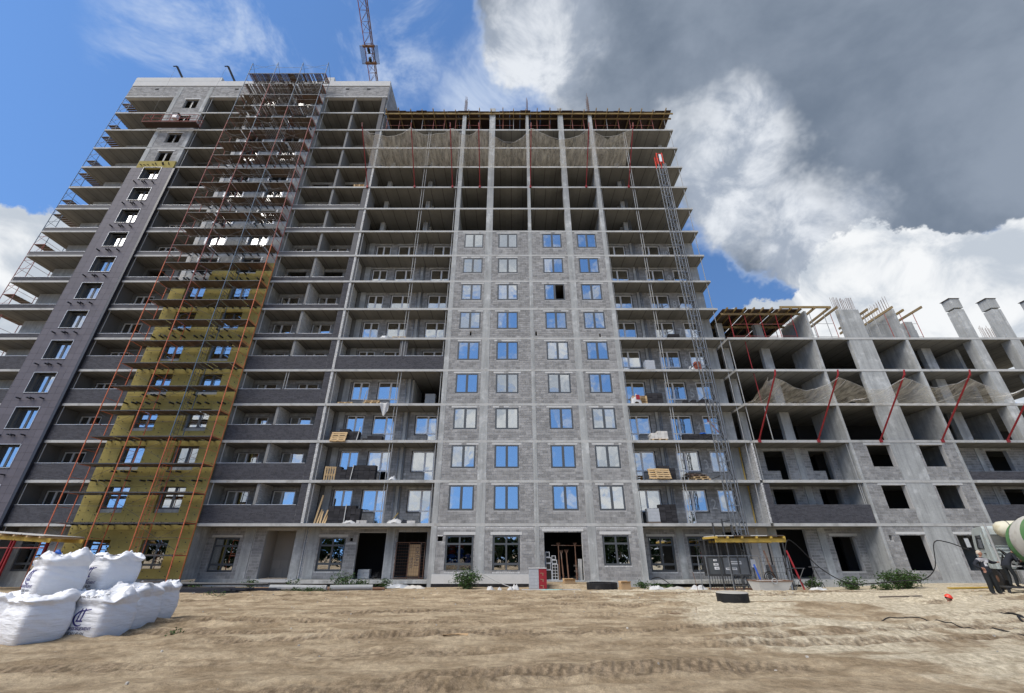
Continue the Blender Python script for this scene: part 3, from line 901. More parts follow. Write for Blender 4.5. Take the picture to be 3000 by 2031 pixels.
# ================================================================== central section
CT = thing('apartment_tower', 'middle section of the unfinished block, grey block walls with four window columns, open frame above', 'building', (1.7, 39, 0))
ct_blocks = Courses(CT, 'block', M['block'], 'wall_blocks')
ct_bricks = Courses(CT, 'brick', M['brick_dark'], 'parapet_bricks', limit=200)
ct_white = Courses(CT, 'white_brick', M['brick_white'], 'white_bricks', limit=290)
CX0, CX1 = XE, 18.55
GC = [(-5.78, -5.36), (-2.60, -1.95), (1.62, 1.93), (5.38, 5.96), (8.94, 9.34)]
GW = [(-4.68, -2.80), (-1.34, 0.54), (2.98, 4.88), (6.40, 8.30)]
for k in range(1, 16):
    slab(CT, CX0, CX1, YF, 45, k)
box_part(CT, 'rear_wall', M['innerwall'], CX0 + 0.3, CX1 - 0.3, 44.6, 44.9, 0, 45.5)
for k in range(0, 16):
    z0, z1 = (Zt(k) if k else -0.6), Zb(k + 1)
    if k == 15: z1 = 48.3
    for i, (a, b) in enumerate(GC):
        top = z1 if k < 15 or i not in (1, 3) else 49.4
        box_part(CT, 'column', M['concrete'], a, b, YF, YF + (0.6 if i in (1, 3) else 0.45), z0, top)
        if i in (0, 2, 4) and k < 15:
            box_part(CT, 'cross_wall', M['concrete'], a + 0.04, b - 0.04, YF + 0.45, 39.6, max(z0, 0.1), z1)
    if k < 15:
        box_part(CT, 'inner_wall', M['dark'], CX0 + 0.3, CX1 - (0.3 if k < 10 else 1.2), 39.6, 39.8, max(z0, 0.1), z1)  # near-black wall, keeps the rooms dark by colour
    if 1 <= k <= 9:
        # infill of block between the columns
        for (a, b), (w0, w1) in zip(zip([c[1] for c in GC[:-1]], [c[0] for c in GC[1:]]), GW):
            hh = [(w0, w1, z0 + 0.86, z0 + 2.64)]
            if k == 6 and w0 != GW[1][0]:
                xv = {GW[0][0]: -3.63, GW[2][0]: 2.12, GW[3][0]: 7.72}[w0]
                hh.append((xv - 0.08, xv + 0.08, z0 + (0.12 if w0 < 5 else 0.05), z0 + (0.62 if w0 < 5 else 0.4)))
            wp = wall(CT, 'block_wall', a, b, z0, z1, YF + 0.03, YF + 0.33, hh, M['mortar'])
            ct_blocks.lay(wp, a + 0.01, b - 0.01, z0, z1, YF + 0.03, hh, h=0.2, l=0.4, gap=0.024, proud=0.02, prio=0 if k < 3 else 2)
            sk = (1,) if (k == 7 and w0 == GW[2][0]) else ()
            window(CT, 'g2', w0 + 0.01, w1 - 0.01, z0 + 0.87, z0 + 2.63, YF + 0.02, skip=sk)
            lintel(CT, w0, w1, z0 + 2.645, YF + 0.03, 0.13, 0.2)
    # bays F and H: recessed walls with white windows
    if 1 <= k <= 9:
        hs = 0.88; hd = 2.55
        holeF = [(-13.9, -12.38, z0 + hs, z0 + hd), (-11.66, -9.80, z0 + hs, z0 + hd), (-10.52, -9.80, z0 + 0.02, z0 + hd)]
        if k == 4: holeF.append((-8.75, -5.8, z0, z1))
        else: holeF += [(-8.1, -6.24, z0 + hs, z0 + hd), (-7.02, -6.24, z0 + 0.02, z0 + hd)]
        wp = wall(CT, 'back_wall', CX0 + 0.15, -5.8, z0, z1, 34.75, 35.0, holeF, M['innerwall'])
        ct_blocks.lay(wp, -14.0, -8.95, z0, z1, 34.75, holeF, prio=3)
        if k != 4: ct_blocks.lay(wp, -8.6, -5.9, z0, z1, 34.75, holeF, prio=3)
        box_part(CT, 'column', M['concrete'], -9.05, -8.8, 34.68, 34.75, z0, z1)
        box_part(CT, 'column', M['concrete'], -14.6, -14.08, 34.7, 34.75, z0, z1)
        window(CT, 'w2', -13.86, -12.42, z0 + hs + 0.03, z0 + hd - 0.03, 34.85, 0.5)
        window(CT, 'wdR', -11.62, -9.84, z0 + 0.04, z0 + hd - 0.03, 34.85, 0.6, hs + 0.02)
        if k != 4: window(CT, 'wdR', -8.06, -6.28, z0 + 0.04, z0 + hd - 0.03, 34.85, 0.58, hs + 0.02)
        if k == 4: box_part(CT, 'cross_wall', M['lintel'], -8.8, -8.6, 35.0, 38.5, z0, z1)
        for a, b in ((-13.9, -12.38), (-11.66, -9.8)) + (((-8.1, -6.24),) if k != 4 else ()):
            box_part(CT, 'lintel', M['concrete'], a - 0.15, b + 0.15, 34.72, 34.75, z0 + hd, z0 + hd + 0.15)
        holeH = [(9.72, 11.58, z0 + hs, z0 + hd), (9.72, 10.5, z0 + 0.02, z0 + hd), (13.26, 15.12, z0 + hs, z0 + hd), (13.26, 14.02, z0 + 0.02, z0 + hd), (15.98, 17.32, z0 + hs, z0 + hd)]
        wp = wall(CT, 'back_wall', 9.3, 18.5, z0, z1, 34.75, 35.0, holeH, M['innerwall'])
        ct_blocks.lay(wp, 9.4, 12.0, z0, z1, 34.75, holeH, prio=3)
        ct_blocks.lay(wp, 12.3, 17.7, z0, z1, 34.75, holeH, prio=3)
        box_part(CT, 'column', M['concrete'], 12.05, 12.28, 34.68, 34.75, z0, z1)
        box_part(CT, 'column', M['concrete'], 17.75, 18.5, 34.7, 34.75, z0, z1)
        window(CT, 'wdL', 9.76, 11.54, z0 + 0.04, z0 + hd - 0.03, 34.85, 0.4, hs + 0.02)
        window(CT, 'wdL', 13.30, 15.08, z0 + 0.04, z0 + hd - 0.03, 34.85, 0.4, hs + 0.02)
        window(CT, 'w2', 16.02, 17.28, z0 + hs + 0.03, z0 + hd - 0.03, 34.85, 0.5)
        for a, b in ((9.72, 11.58), (13.26, 15.12), (15.98, 17.32)):
            box_part(CT, 'lintel', M['concrete'], a - 0.15, b + 0.15, 34.72, 34.75, z0 + hd, z0 + hd + 0.15)
    if 10 <= k <= 14:
        for x in (-13.75, -9.2, 12.1, 17.6):
            box_part(CT, 'column', M['concrete'], x - 0.22, x + 0.22, 34.9, 35.4, z0, z1)
        box_part(CT, 'inner_wall', M['concrete'], -9.0, -8.7, 35.6, 39.6, z0, z1)
        box_part(CT, 'inner_wall', M['concrete'], 11.7, 12.0, 35.6, 39.6, z0, z1)
    # side wall next to the taller section, white brick on its front edge
    if k <= 12 and k >= 1:
        wp = box_part(CT, 'side_wall', M['mortar_grey'], -15.22, -15.0, YF + 0.05, 34.75, z0, z1)
        ct_white.lay(wp, -15.22, -15.0, z0, z1, YF + 0.05, h=0.085, l=0.26, gap=0.014, proud=0.012, prio=0 if k < 7 else 2)
        if k <= 8: ct_white.lay(wp, YF + 0.08, 34.75, z0, z1, -15.0, h=0.085, l=0.26, gap=0.016, proud=0.012, depth=0.03, axis='y', face=1, prio=1 if k < 4 else 3)
    elif k > 12 and k < 15:
        box_part(CT, 'side_wall', M['concrete'], -15.22, -15.0, YF + 0.05, 36.0, z0, z1)
    # drain and riser pipes along the balcony edge
    if 1 <= k <= 14:
        for x in (-14.8, -9.54, -9.31, -5.95, 9.45, 12.79, 12.99, 18.2):
            if x == -14.8 and k > 9: continue
            MB().tube((x, YF + 0.14, z0), (x, YF + 0.14, z1), 0.032).build('riser_pipe', M['pipe_grey'], CT)
        for x in (-9.15, -8.7, 12.35, 12.5):
            MB().tube((x, 34.6, z0), (x, 34.6, z1), 0.03).build('riser_pipe', M['steel'], CT)
# parapet of bay F on the fifth slab
z0 = Zt(5)
wp = box_part(CT, 'parapet', M['mortar_dark'], -15.0, -5.82, YF + 0.06, YF + 0.2, z0, z0 + 1.24)
ct_bricks.lay(wp, -15.0, -5.82, z0, z0 + 1.24, YF + 0.06, h=0.077, l=0.26, gap=0.012, proud=0.01)
box_part(CT, 'coping', M['trim_white'], -14.7, -9.6, YF + 0.03, YF + 0.24, z0 + 1.24, z0 + 1.27)
box_part(CT, 'coping', M['trim_white'], -9.2, -6.0, YF + 0.03, YF + 0.24, z0 + 1.24, z0 + 1.27)
wp = box_part(CT, 'brick_pier', M['mortar_dark'], -9.75, -9.1, YF + 0.2, YF + 0.4, z0, Zb(6))
# ---- ground floor, bay G
g_holes = {0: [(-4.70, -2.70, 0.6, 2.93), (-5.28, -4.9, 2.52, 2.84)], 1: [(-1.37, 0.56, 0.6, 2.93)], 2: [(2.27, 4.95, 0.1, 3.17)], 3: [(6.38, 8.29, 0.99, 2.96)]}
for i, (a, b) in enumerate(zip([c[1] for c in GC[:-1]], [c[0] for c in GC[1:]])):
    hh = g_holes[i]
    wp = wall(CT, 'block_wall', a, b, 0.1 if i == 2 else -0.6, 3.5, YF + 0.03, YF + 0.33, hh, M['mortar'])
    zlo = 0.5 if i < 2 else 0.1
    ct_blocks.lay(wp, a + 0.01, b - 0.01, zlo, 3.3, YF + 0.03, hh, h=0.2, l=0.4, gap=0.024, proud=0.02, prio=0)
    ct_white.lay(wp, a + 0.05, b - 0.05, 3.36, 3.46, YF + 0.03, h=0.1, l=0.13, gap=0.02, proud=0.014, prio=0)
    if i in (0, 1, 3):
        h = hh[0]
        window(CT, 'g6' if i < 2 else 'g4', h[0] + 0.02, h[1] - 0.02, h[2] + 0.02, h[3] - 0.02, YF + 0.06, clear=(i == 0))
        ct_white.lay(wp, h[0], h[1], h[2] - 0.09, h[2], YF + 0.02, h=0.09, l=0.13, gap=0.02, proud=0.014, prio=0)
        lintel(CT, h[0], h[1], h[3] + 0.005, YF + 0.02, 0.19, 0.16)
lintel(CT, 2.27, 4.95, 3.175, YF + 0.02, 0.17, 0.14)
ct_white.lay(CT, -5.3, -4.86, 2.84, 2.93, YF + 0.01, h=0.09, l=0.13, gap=0.02, proud=0.014, prio=0)
box_part(CT, 'plinth', M['lintel'], -5.5, 1.4, YF - 0.05, YF + 0.02, -0.1, 0.46)
box_part(CT, 'plinth', M['black'], -5.5, 1.5, YF - 0.06, YF + 0.02, -0.8, -0.1)
box_part(CT, 'plinth', M['concrete'], 1.5, 9.4, YF - 0.04, YF + 0.02, -0.8, 0.08)
box_part(CT, 'ground_floor_slab', M['concrete'], CX0, CX1, YF + 0.02, 45, -0.1, 0.1)
# ---- ground floor, bays F and H
hh = [(-14.33, -12.36, 0.58, 2.87), (-11.5, -9.4, 0.1, 3.15), (-8.56, -6.34, 0.1, 3.2), (-12.1, -11.85, 2.52, 2.82)]
wp = wall(CT, 'ground_wall', -15.5, -5.8, -0.5, 3.5, 34.8, 35.05, hh, M['mortar'])
ct_blocks.lay(wp, -14.4, -9.4, 0.1, 3.4, 34.8, hh, prio=1)
ct_blocks.lay(wp, -8.7, -8.5, 0.1, 3.4, 34.8, hh, prio=1)
box_part(CT, 'column', M['concrete'], -9.3, -8.75, 34.74, 34.8, 0.1, 3.5)
box_part(CT, 'column', M['concrete'], -15.1, -14.42, 34.76, 34.8, 0.1, 3.5)
ct_white.lay(wp, -15.44, -15.2, 0.1, 3.45, 34.78, h=0.085, l=0.125, gap=0.016, proud=0.02, prio=0)
MB().tube((-15.32, 34.72, 0.1), (-15.32, 34.72, 3.5), 0.018).build('cable', M['blue_steel'], CT)
window(CT, 'g6', -14.31, -12.38, 0.6, 2.85, 34.92)
lintel(CT, -14.33, -12.36, 2.875, 34.79, 0.16, 0.12)
ct_white.lay(wp, -14.33, -12.36, 0.49, 0.58, 34.79, h=0.09, l=0.13, gap=0.02, proud=0.014, prio=0)
ct_white.lay(wp, -12.35, -11.55, 2.35, 2.5, 34.79, h=0.075, l=0.26, gap=0.016, proud=0.014, prio=0)
ct_white.lay(wp, -14.3, -11.6, 3.36, 3.45, 34.79, h=0.09, l=0.13, gap=0.02, proud=0.014, prio=0)
box_part(CT, 'door_sill', M['lintel'], -15.2, -6.0, 34.3, 34.8, -0.15, 0.1)
hh = [(10.13, 12.02, 0.55, 2.89), (13.08, 15.0, 0.55, 2.9), (15.8, 17.2, 0.1, 3.2)]
wp = wall(CT, 'ground_wall', 9.3, 18.5, -0.5, 3.5, 34.8, 35.05, hh, M['mortar'])
ct_blocks.lay(wp, 9.35, 12.25, 0.1, 3.4, 34.8, hh, prio=1)
ct_blocks.lay(wp, 12.8, 17.6, 0.1, 3.4, 34.8, hh, prio=1)
box_part(CT, 'column', M['concrete'], 12.3, 12.75, 34.74, 34.8, 0.1, 3.5)
box_part(CT, 'column', M['beige'], 17.6, 19.6, 34.74, 34.8, 0.1, 3.5)
ct_white.lay(wp, 18.2, 18.44, 0.1, 3.45, 34.72, h=0.085, l=0.125, gap=0.016, proud=0.02, prio=0)
for a, b, in ((10.13, 12.02), (13.08, 15.0)):
    window(CT, 'g6', a + 0.02, b - 0.02, 0.57, 2.87, 34.92)
    lintel(CT, a, b, 2.9, 34.79, 0.16, 0.12)
    ct_white.lay(wp, a, b, 0.46, 0.55, 34.79, h=0.09, l=0.13, gap=0.02, proud=0.014, prio=0)
# white brick side wall between the balconies of bay H and the wing (lower two storeys)
for k in (1, 2):
    wp = box_part(CT, 'side_wall', M['mortar_grey'], 18.56, 18.74, YF + 0.05, 34.75, Zt(k), Zb(k + 1))
    ct_white.lay(wp, 18.56, 18.74, Zt(k), Zb(k + 1), YF + 0.05, h=0.085, l=0.26, gap=0.014, proud=0.012, prio=0)
    ct_white.lay(wp, YF + 0.08, 34.75, Zt(k), Zb(k + 1), 18.56, h=0.085, l=0.26, gap=0.016, proud=0.012, depth=0.03, axis='y', face=-1, prio=1)
    MB().tube((18.35, 34.62, Zt(k)), (18.42, 34.62, Zb(k + 1)), 0.05).build('foam_seam', M['yellow'], CT)
# starter bars of the columns above the last slab
for x, n, yb, zt_, wd in ((-5.55, 9, 33.2, 52.0, 0.36), (1.78, 6, 33.2, 52.0, 0.26), (9.12, 9, 33.2, 52.3, 0.36), (-9.3, 6, 39.5, 51.5, 0.3), (13.2, 6, 39.5, 51.5, 0.3)):
    mb = MB()
    for j in range(n):
        dx, dy = R.uniform(-wd / 2, wd / 2), R.uniform(-0.15, 0.25)
        mb.tube((x + dx, yb + dy, 48.2), (x + dx * 0.7 + R.uniform(-0.04, 0.04), yb + dy, zt_ - R.uniform(0, 0.9)), 0.018, 4)
    for q in range(7):
        zz = 48.9 + q * 0.36
        mb.box(x - wd / 2, x + wd / 2, yb - 0.14, yb - 0.12, zz, zz + 0.015).box(x - wd / 2, x + wd / 2, yb + 0.22, yb + 0.24, zz, zz + 0.015)
    mb.build('starter_bars', M['rust'], CT)
ct_blocks.finish(); ct_bricks.finish(); ct_white.finish()
# storey numbers painted on the wall of bay H
def text_part(parent, s, size, loc, rot, mat, name='painted_number', xs=1.0, depth=0.002):
    cu = bpy.data.curves.new(name, 'FONT')
    cu.body = s; cu.size = size; cu.align_x = 'CENTER'; cu.align_y = 'CENTER'; cu.extrude = depth
    cu.resolution_u = 3
    t = bpy.data.objects.new('tmp', cu)
    COL.objects.link(t)
    me = bpy.data.meshes.new_from_object(t.evaluated_get(bpy.context.evaluated_depsgraph_get()))
    bpy.data.objects.remove(t)
    me.materials.clear(); me.materials.append(mat)
    o = put(me, name, parent, loc, rot, (xs, 1, 1))
    return o
for k in range(1, 10):
    text_part(CT, str(k + 1), 1.05, (15.55 if k < 9 else 15.6, 34.73, Zt(k) + 1.42), (rad(90), 0, 0), M['white_paint'], xs=0.85 if k < 9 else 0.6)

# ================================================================== right wing, five storeys
RW = thing('apartment_wing', 'low right wing of the unfinished block, open concrete frame with empty window openings', 'building', (33, 39, 0))
rw_blocks = Courses(RW, 'block', M['block'], 'wall_blocks')
rw_bricks = Courses(RW, 'brick', M['brick_dark'], 'parapet_bricks')
WX0, WX1 = 18.8, 50.0
for k in range(1, 7):
    slab(RW, WX0, WX1, YF - 0.02, 45, k)
box_part(RW, 'rear_wall', M['dark'], WX0, WX1, 43.5, 43.8, -0.3, 18.5)  # shade of the deep interior painted into the wall colour
box_part(RW, 'ground_floor_slab', M['concrete'], WX0, WX1, YF + 0.02, 45, -0.15, 0.1)
for k in range(0, 6):
    z0, z1 = Zt(k), Zb(k + 1)
    box_part(RW, 'cross_wall', M['concrete'], 26.22, 26.42, YF, 36.2, z0 if k else -0.4, z1)
    box_part(RW, 'cross_wall', M['concrete'], 34.28, 34.5, YF, 36.2, z0 if k else -0.4, z1)
    box_part(RW, 'pier', M['concrete'], 29.36, 31.36, YF + 0.01, YF + 0.35, z0 if k else -0.4, z1)
    if k < 3:
        for j, (w0, w1) in enumerate(((27.5, 29.3), (31.56, 33.4))):
            a, b = ((26.42, 29.36), (31.36, 34.28))[j]
            hh = [(w0, w1, z0 + (0.97 if k else 0.56), z0 + (2.64 if k else 2.88))]
            if k == 0 and j == 0: hh.append((26.74, 26.98, 2.58, 2.98))
            wp = wall(RW, 'block_wall', a, b, z0 if k else -0.4, z1, YF + 0.04, YF + 0.38, hh, M['mortar'])
            rw_blocks.lay(wp, a + 0.01, b - 0.01, z0, z1, YF + 0.04, hh, gap=0.026, proud=0.024, prio=0)
            lintel(RW, w0, w1, hh[0][3] + 0.002, YF + 0.03, 0.15, 0.22)
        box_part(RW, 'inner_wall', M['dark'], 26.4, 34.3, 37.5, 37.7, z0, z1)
    # bay beside the middle section
    box_part(RW, 'column', M['concrete'], 19.15, 19.68, 34.7, 35.2, z0 if k else -0.4, z1)
    if k >= 3:
        box_part(RW, 'column', M['concrete'], 22.62, 23.4, 34.8, 35.2, z0, z1)
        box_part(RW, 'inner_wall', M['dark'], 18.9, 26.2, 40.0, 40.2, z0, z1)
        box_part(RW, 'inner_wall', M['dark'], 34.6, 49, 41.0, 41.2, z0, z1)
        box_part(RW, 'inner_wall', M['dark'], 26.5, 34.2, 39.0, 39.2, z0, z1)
        box_part(RW, 'column', M['concrete'], 37.1, 37.95, 34.75, 35.2, z0, z1)
        box_part(RW, 'inner_wall', M['concrete'], 40.4, 40.7, 35.0, 39.5, z0, z1)
        for x in (18.95, 20.45) if k == 3 else (18.95,):
            MB().tube((x, YF + 0.12, z0), (x, YF + 0.12, z1), 0.035).build('riser_pipe', M['pipe_grey'], RW)
        if k > 3: MB().tube((20.5, YF + 0.4, z0), (20.5, YF + 0.4, z1), 0.03).build('prop', M['red'], RW)
        box_part(RW, 'column', M['concrete'], 40.0, 40.85, YF, YF + 0.8, z0, z1)
        box_part(RW, 'column', M['concrete'], 43.4, 44.2, YF, YF + 0.8, z0, z1)
        box_part(RW, 'column', M['concrete'], 47.4, 48.2, YF, YF + 0.8, z0, z1)
    elif k >= 1:
        op = ((20.45, 22.15), (24.1, 25.78), (38.55, 40.3), (42.2, 43.9))
        hh = []
        for a, b in op:
            hh.append((a, b, z0 + 0.96, z0 + 2.6))
            if k == 2 and a < 30: hh.append((b - 0.72, b, z0, z0 + 2.6))
        wp = wall(RW, 'back_wall', 19.68, 26.22, z0, z1, 34.9, 35.2, hh, M['mortar'])
        rw_blocks.lay(wp, 19.7, 22.9, z0, z1, 34.9, hh, gap=0.026, proud=0.024, prio=1)
        rw_blocks.lay(wp, 23.5, 26.2, z0, z1, 34.9, hh, gap=0.026, proud=0.024, prio=1)
        box_part(RW, 'column', M['concrete'], 22.95, 23.45, 34.84, 34.9, z0, z1)
        wp = wall(RW, 'back_wall', 34.5, 49, z0, z1, 34.9, 35.2, hh, M['mortar'])
        rw_blocks.lay(wp, 34.5, 44, z0, z1, 34.9, hh, gap=0.026, proud=0.024, prio=2)
        box_part(RW, 'column', M['concrete'], 37.7, 38.1, 34.84, 34.9, z0, z1)
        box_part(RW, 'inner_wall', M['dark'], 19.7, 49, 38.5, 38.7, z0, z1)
        for a, b in op:
            box_part(RW, 'lintel', M['concrete'], a - 0.2, b + 0.2, 34.86, 34.9, z0 + 2.6, z0 + 2.75)
        hgt = 1.27 if k == 1 else 0.62
        for a, b in ((19.0, 26.22), (34.5, 48.5)) if k == 1 else ((34.5, 48.5),):
            wp = box_part(RW, 'parapet', M['mortar_dark'], a, b, YF + 0.05, YF + 0.2, z0, z0 + hgt)
            rw_bricks.lay(wp, a, min(b, 44), z0, z0 + hgt, YF + 0.05, h=0.077, l=0.26, gap=0.014, proud=0.01, prio=0 if a < 30 else 1)
        if k == 1:
            wp = box_part(RW, 'brick_pier', M['mortar_dark'], 18.76, 19.2, YF + 0.05, YF + 0.35, z0, z1)
            rw_bricks.lay(wp, 18.76, 19.2, z0, z1, YF + 0.05, h=0.077, l=0.26, gap=0.014, proud=0.01, prio=0)
        MB().tube((18.9 if k == 2 else 25.9, YF + 0.12, z0), (18.9 if k == 2 else 25.9, YF + 0.12, z1), 0.03).build('riser_pipe', M['pipe_grey'], RW)
        MB().tube((26.05, YF + 0.14, z0), (26.05, YF + 0.14, z1), 0.03).build('riser_pipe', M['pipe_grey'], RW)
# ground floor
hh = [(19.9, 22.05, 0.1, 3.4), (23.95, 25.67, 0.58, 2.93)]
wp = wall(RW, 'ground_wall', 19.6, 26.22, -0.4, 3.5, 34.9, 35.2, hh, M['mortar'])
rw_blocks.lay(wp, 22.06, 26.2, 0.1, 3.45, 34.9, hh, gap=0.026, proud=0.024, prio=0)
box_part(RW, 'column', M['concrete'], 22.95, 23.5, 34.84, 34.9, 0.1, 3.5)
lintel(RW, 23.95, 25.67, 2.94, 34.88, 0.16, 0.2)
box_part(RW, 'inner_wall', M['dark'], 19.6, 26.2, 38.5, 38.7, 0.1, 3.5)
wall(RW, 'ground_wall', 34.5, 49, -0.4, 3.5, 34.9, 35.2, [(36, 38, 0.1, 3)], M['block'])
box_part(RW, 'plinth', M['concrete'], 19.6, 34.5, YF - 0.02, YF + 0.02, -0.7, 0.06)
# pieces of frame standing on the last slab
z6 = Zt(6)
box_part(RW, 'pier', M['concrete'], 29.40, 31.25, YF + 0.03, YF + 0.4, z6, 21.55)
box_part(RW, 'cross_wall', M['concrete'], 26.25, 26.45, YF + 0.02, 36.6, z6, 21.4)
box_part(RW, 'cross_wall', M['concrete'], 34.25, 34.48, YF + 0.02, 36.8, z6, 21.6)
box_part(RW, 'column', M['concrete'], 22.75, 23.4, 35.0, 35.5, z6, 21.2)
box_part(RW, 'column', M['concrete'], 19.2, 19.7, 34.9, 35.4, z6, 21.2)
box_part(RW, 'column', M['concrete'], 37.0, 37.7, 35.0, 35.5, z6, 21.4)
for x in (40.0, 43.35, 47.3):
    box_part(RW, 'column', M['concrete'], x, x + 0.8, YF + 0.02, YF + 0.8, z6, 21.6)
    cm = box_part(RW, 'column_mould', M['concrete'], x - 0.02, x + 0.82, YF, YF + 0.82, 21.75, 22.7)
    MB().box(x - 0.14, x + 0.86, YF - 0.06, YF + 0.86, 22.7, 22.73).build('mould_lid', M['ply'], RW)
    MB().tube((x + 0.1, YF + 0.1, 21.5), (x + 0.1, YF + 0.1, 21.8), 0.03).tube((x + 0.7, YF + 0.7, 21.5), (x + 0.7, YF + 0.7, 21.8), 0.03).build('mould_leg', M['steel'], RW)
def bars(x0, x1, y0, y1, z0, z1, n):
    mb = MB()
    for j in range(n):
        t = (j + R.uniform(-0.15, 0.15)) / max(1, n - 1)
        x, y = x0 + (x1 - x0) * t, y0 + (y1 - y0) * t
        for e in (0, 0.22):
            mb.tube((x, y + e, z0), (x + R.uniform(-0.05, 0.05), y + e, z1 - R.uniform(0, 0.35)), 0.012, 4)
    mb.build('starter_bars', M['rust'], RW)
bars(29.45, 31.2, 33.2, 33.2, 21.5, 23.1, 12)
bars(34.36, 34.36, 33.2, 36.6, 21.5, 23.2, 13)
bars(26.3, 26.3, 34.5, 36.4, 21.3, 22.9, 6)
bars(37.1, 38.6, 37.8, 40.5, 21.3, 23.8, 11)
bars(47.4, 49.0, 37.8, 38.0, 20.6, 22.6, 8)
# shuttering panel of a far wall
mb = MB().box(39.2, 39.35, 36.8, 40.6, z6, 21.6)
for zz in (18.75, 19.3, 19.85, 20.4, 20.95, 21.5):
    mb.box(39.08, 39.2, 36.8, 40.6, zz, zz + 0.1)
for yy in (36.8, 38.0, 39.2, 40.5):
    mb.box(39.05, 39.2, yy, yy + 0.1, z6, 21.6)
mb.build('shutter_panel', M['blue'], RW)
box_part(RW, 'cross_wall', M['concrete'], 39.36, 39.7, 36.8, 40.6, z6, 21.5)
rw_blocks.finish(); rw_bricks.finish()

# ================================================================== ground: one sheet, fine near the camera, reaching the horizon
def sstep(a, b, x):
    t = min(1.0, max(0.0, (x - a) / (b - a)))
    return t * t * (3 - 2 * t)
TRACKS = [(6.6, 0.10, 0.000), (8.6, 0.16, 0.003), (10.9, 0.22, 0.002), (13.2, 0.05, -0.004), (15.6, 0.17, 0.004), (18.8, -0.02, 0.003), (21.6, 0.09, 0.0), (24.0, 0.03, -0.002)]
def fbm(x, y, o=4, seed=0.0):
    s = 0.0; a = 1.0
    for i in range(o):
        s += a * mnoise.noise(Vector((x, y, seed + i * 7.7)))
        a *= 0.5; x *= 2.03; y *= 2.03
    return s
PIT = (16.95, 19.35)
def ground_z(x, y):
    if y > 33.2: return -0.75
    z = -0.30 * sstep(24.0, 30.5, y)
    if y < 40 and abs(x) < 60 and y > 0:
        amp = 1.0 - 0.4 * sstep(26, 31, y)
        z += 0.060 * fbm(x * 0.2, y * 0.24, 3, 3.1) * amp
        z += 0.022 * fbm(x * 0.8, y * 1.0, 3, 9.0) * amp
        if abs(x) < 46 and y < 31:
            z += 0.016 * fbm(x * 3.3, y * 3.7, 3, 1.0)
            w = x * 0.05
            for i, (a, b, c) in enumerate(TRACKS):
                yc = a + b * x + c * x * x + 0.25 * math.sin(x * 0.31 + i * 1.7)
                for e in (-0.85, 0.85):
                    d = (y - yc - e)
                    if abs(d) < 0.9:
                        fade = 0.35 + 0.65 * max(0.0, mnoise.noise(Vector((x * 0.16, i * 3.3, e))) + 0.45)
                        z += fade * (-0.095 * math.exp(-(d / 0.17) ** 2) + 0.055 * (1 + 0.9 * mnoise.noise(Vector((x * 3.1, y * 3.1, 0.5)))) * math.exp(-((abs(d) - 0.36) / 0.13) ** 2))
                        z += fade * 0.005 * math.sin(x * 18 + d * 12 + 3 * mnoise.noise(Vector((x * 0.9, y * 0.9, 4.0)))) * math.exp(-(d / 0.2) ** 2)
        # heaps of pale sand on the right and the pit dug into them
        z += 0.28 * math.exp(-((x - 19.3) / 2.6) ** 2 - ((y - 17.2) / 1.0) ** 2) * (1 + 0.4 * fbm(x, y, 2, 4))
        z += 0.20 * math.exp(-((x - 10.5) / 3.2) ** 2 - ((y - 17.0) / 0.9) ** 2)
        z += 0.13 * math.exp(-((x - 6.0) / 1.4) ** 2 - ((y - 17.6) / 0.5) ** 2)
        z += 0.05 * math.exp(-((x - 5.2) / 1.9) ** 2 - ((y - 26.6) / 0.8) ** 2)
        z += 0.30 * sstep(1.3, 2.2, x) * sstep(6.0, 5.2, x) * sstep(30.2, 32.2, y)
        z += 0.25 * sstep(20, 30, x) * sstep(27, 31, y)
        dx, dy = x - PIT[0], y - PIT[1]
        d = math.hypot(dx, dy * 1.1)
        if d < 2.2:
            z += 0.16 * math.exp(-((d - 1.05) / 0.3) ** 2)
            z -= 1.55 * sstep(0.85, 0.6, d)
    return z
xs = [-700, -400, -220, -130, -90, -70, -58, -50]
x = -46.0
while x < 46.0:
    xs.append(x); x += 0.085
xs += [46, 50, 58, 70, 90, 130, 220, 400, 700]
ys = [-400, -200, -110, -60, -35, -20, -10, -5, -2, 0, 1.5]
y = 2.6
while y < 33.2:
    ys.append(y); y += 0.075
ys += [33.3, 36, 46, 60, 90, 140, 250, 450, 900]
gv = [(px, py, ground_z(px, py) if (py > 1 and abs(px) < 60 and py < 34) else (-0.75 if py > 33.2 else 0.0)) for py in ys for px in xs]
nx = len(xs)
gf = [(j * nx + i, j * nx + i + 1, (j + 1) * nx + i + 1, (j + 1) * nx + i) for j in range(len(ys) - 1) for i in range(nx - 1)]
gme = bpy.data.meshes.new('ground')
gme.from_pydata(gv, [], gf)
gme.polygons.foreach_set('use_smooth', [True] * len(gme.polygons))
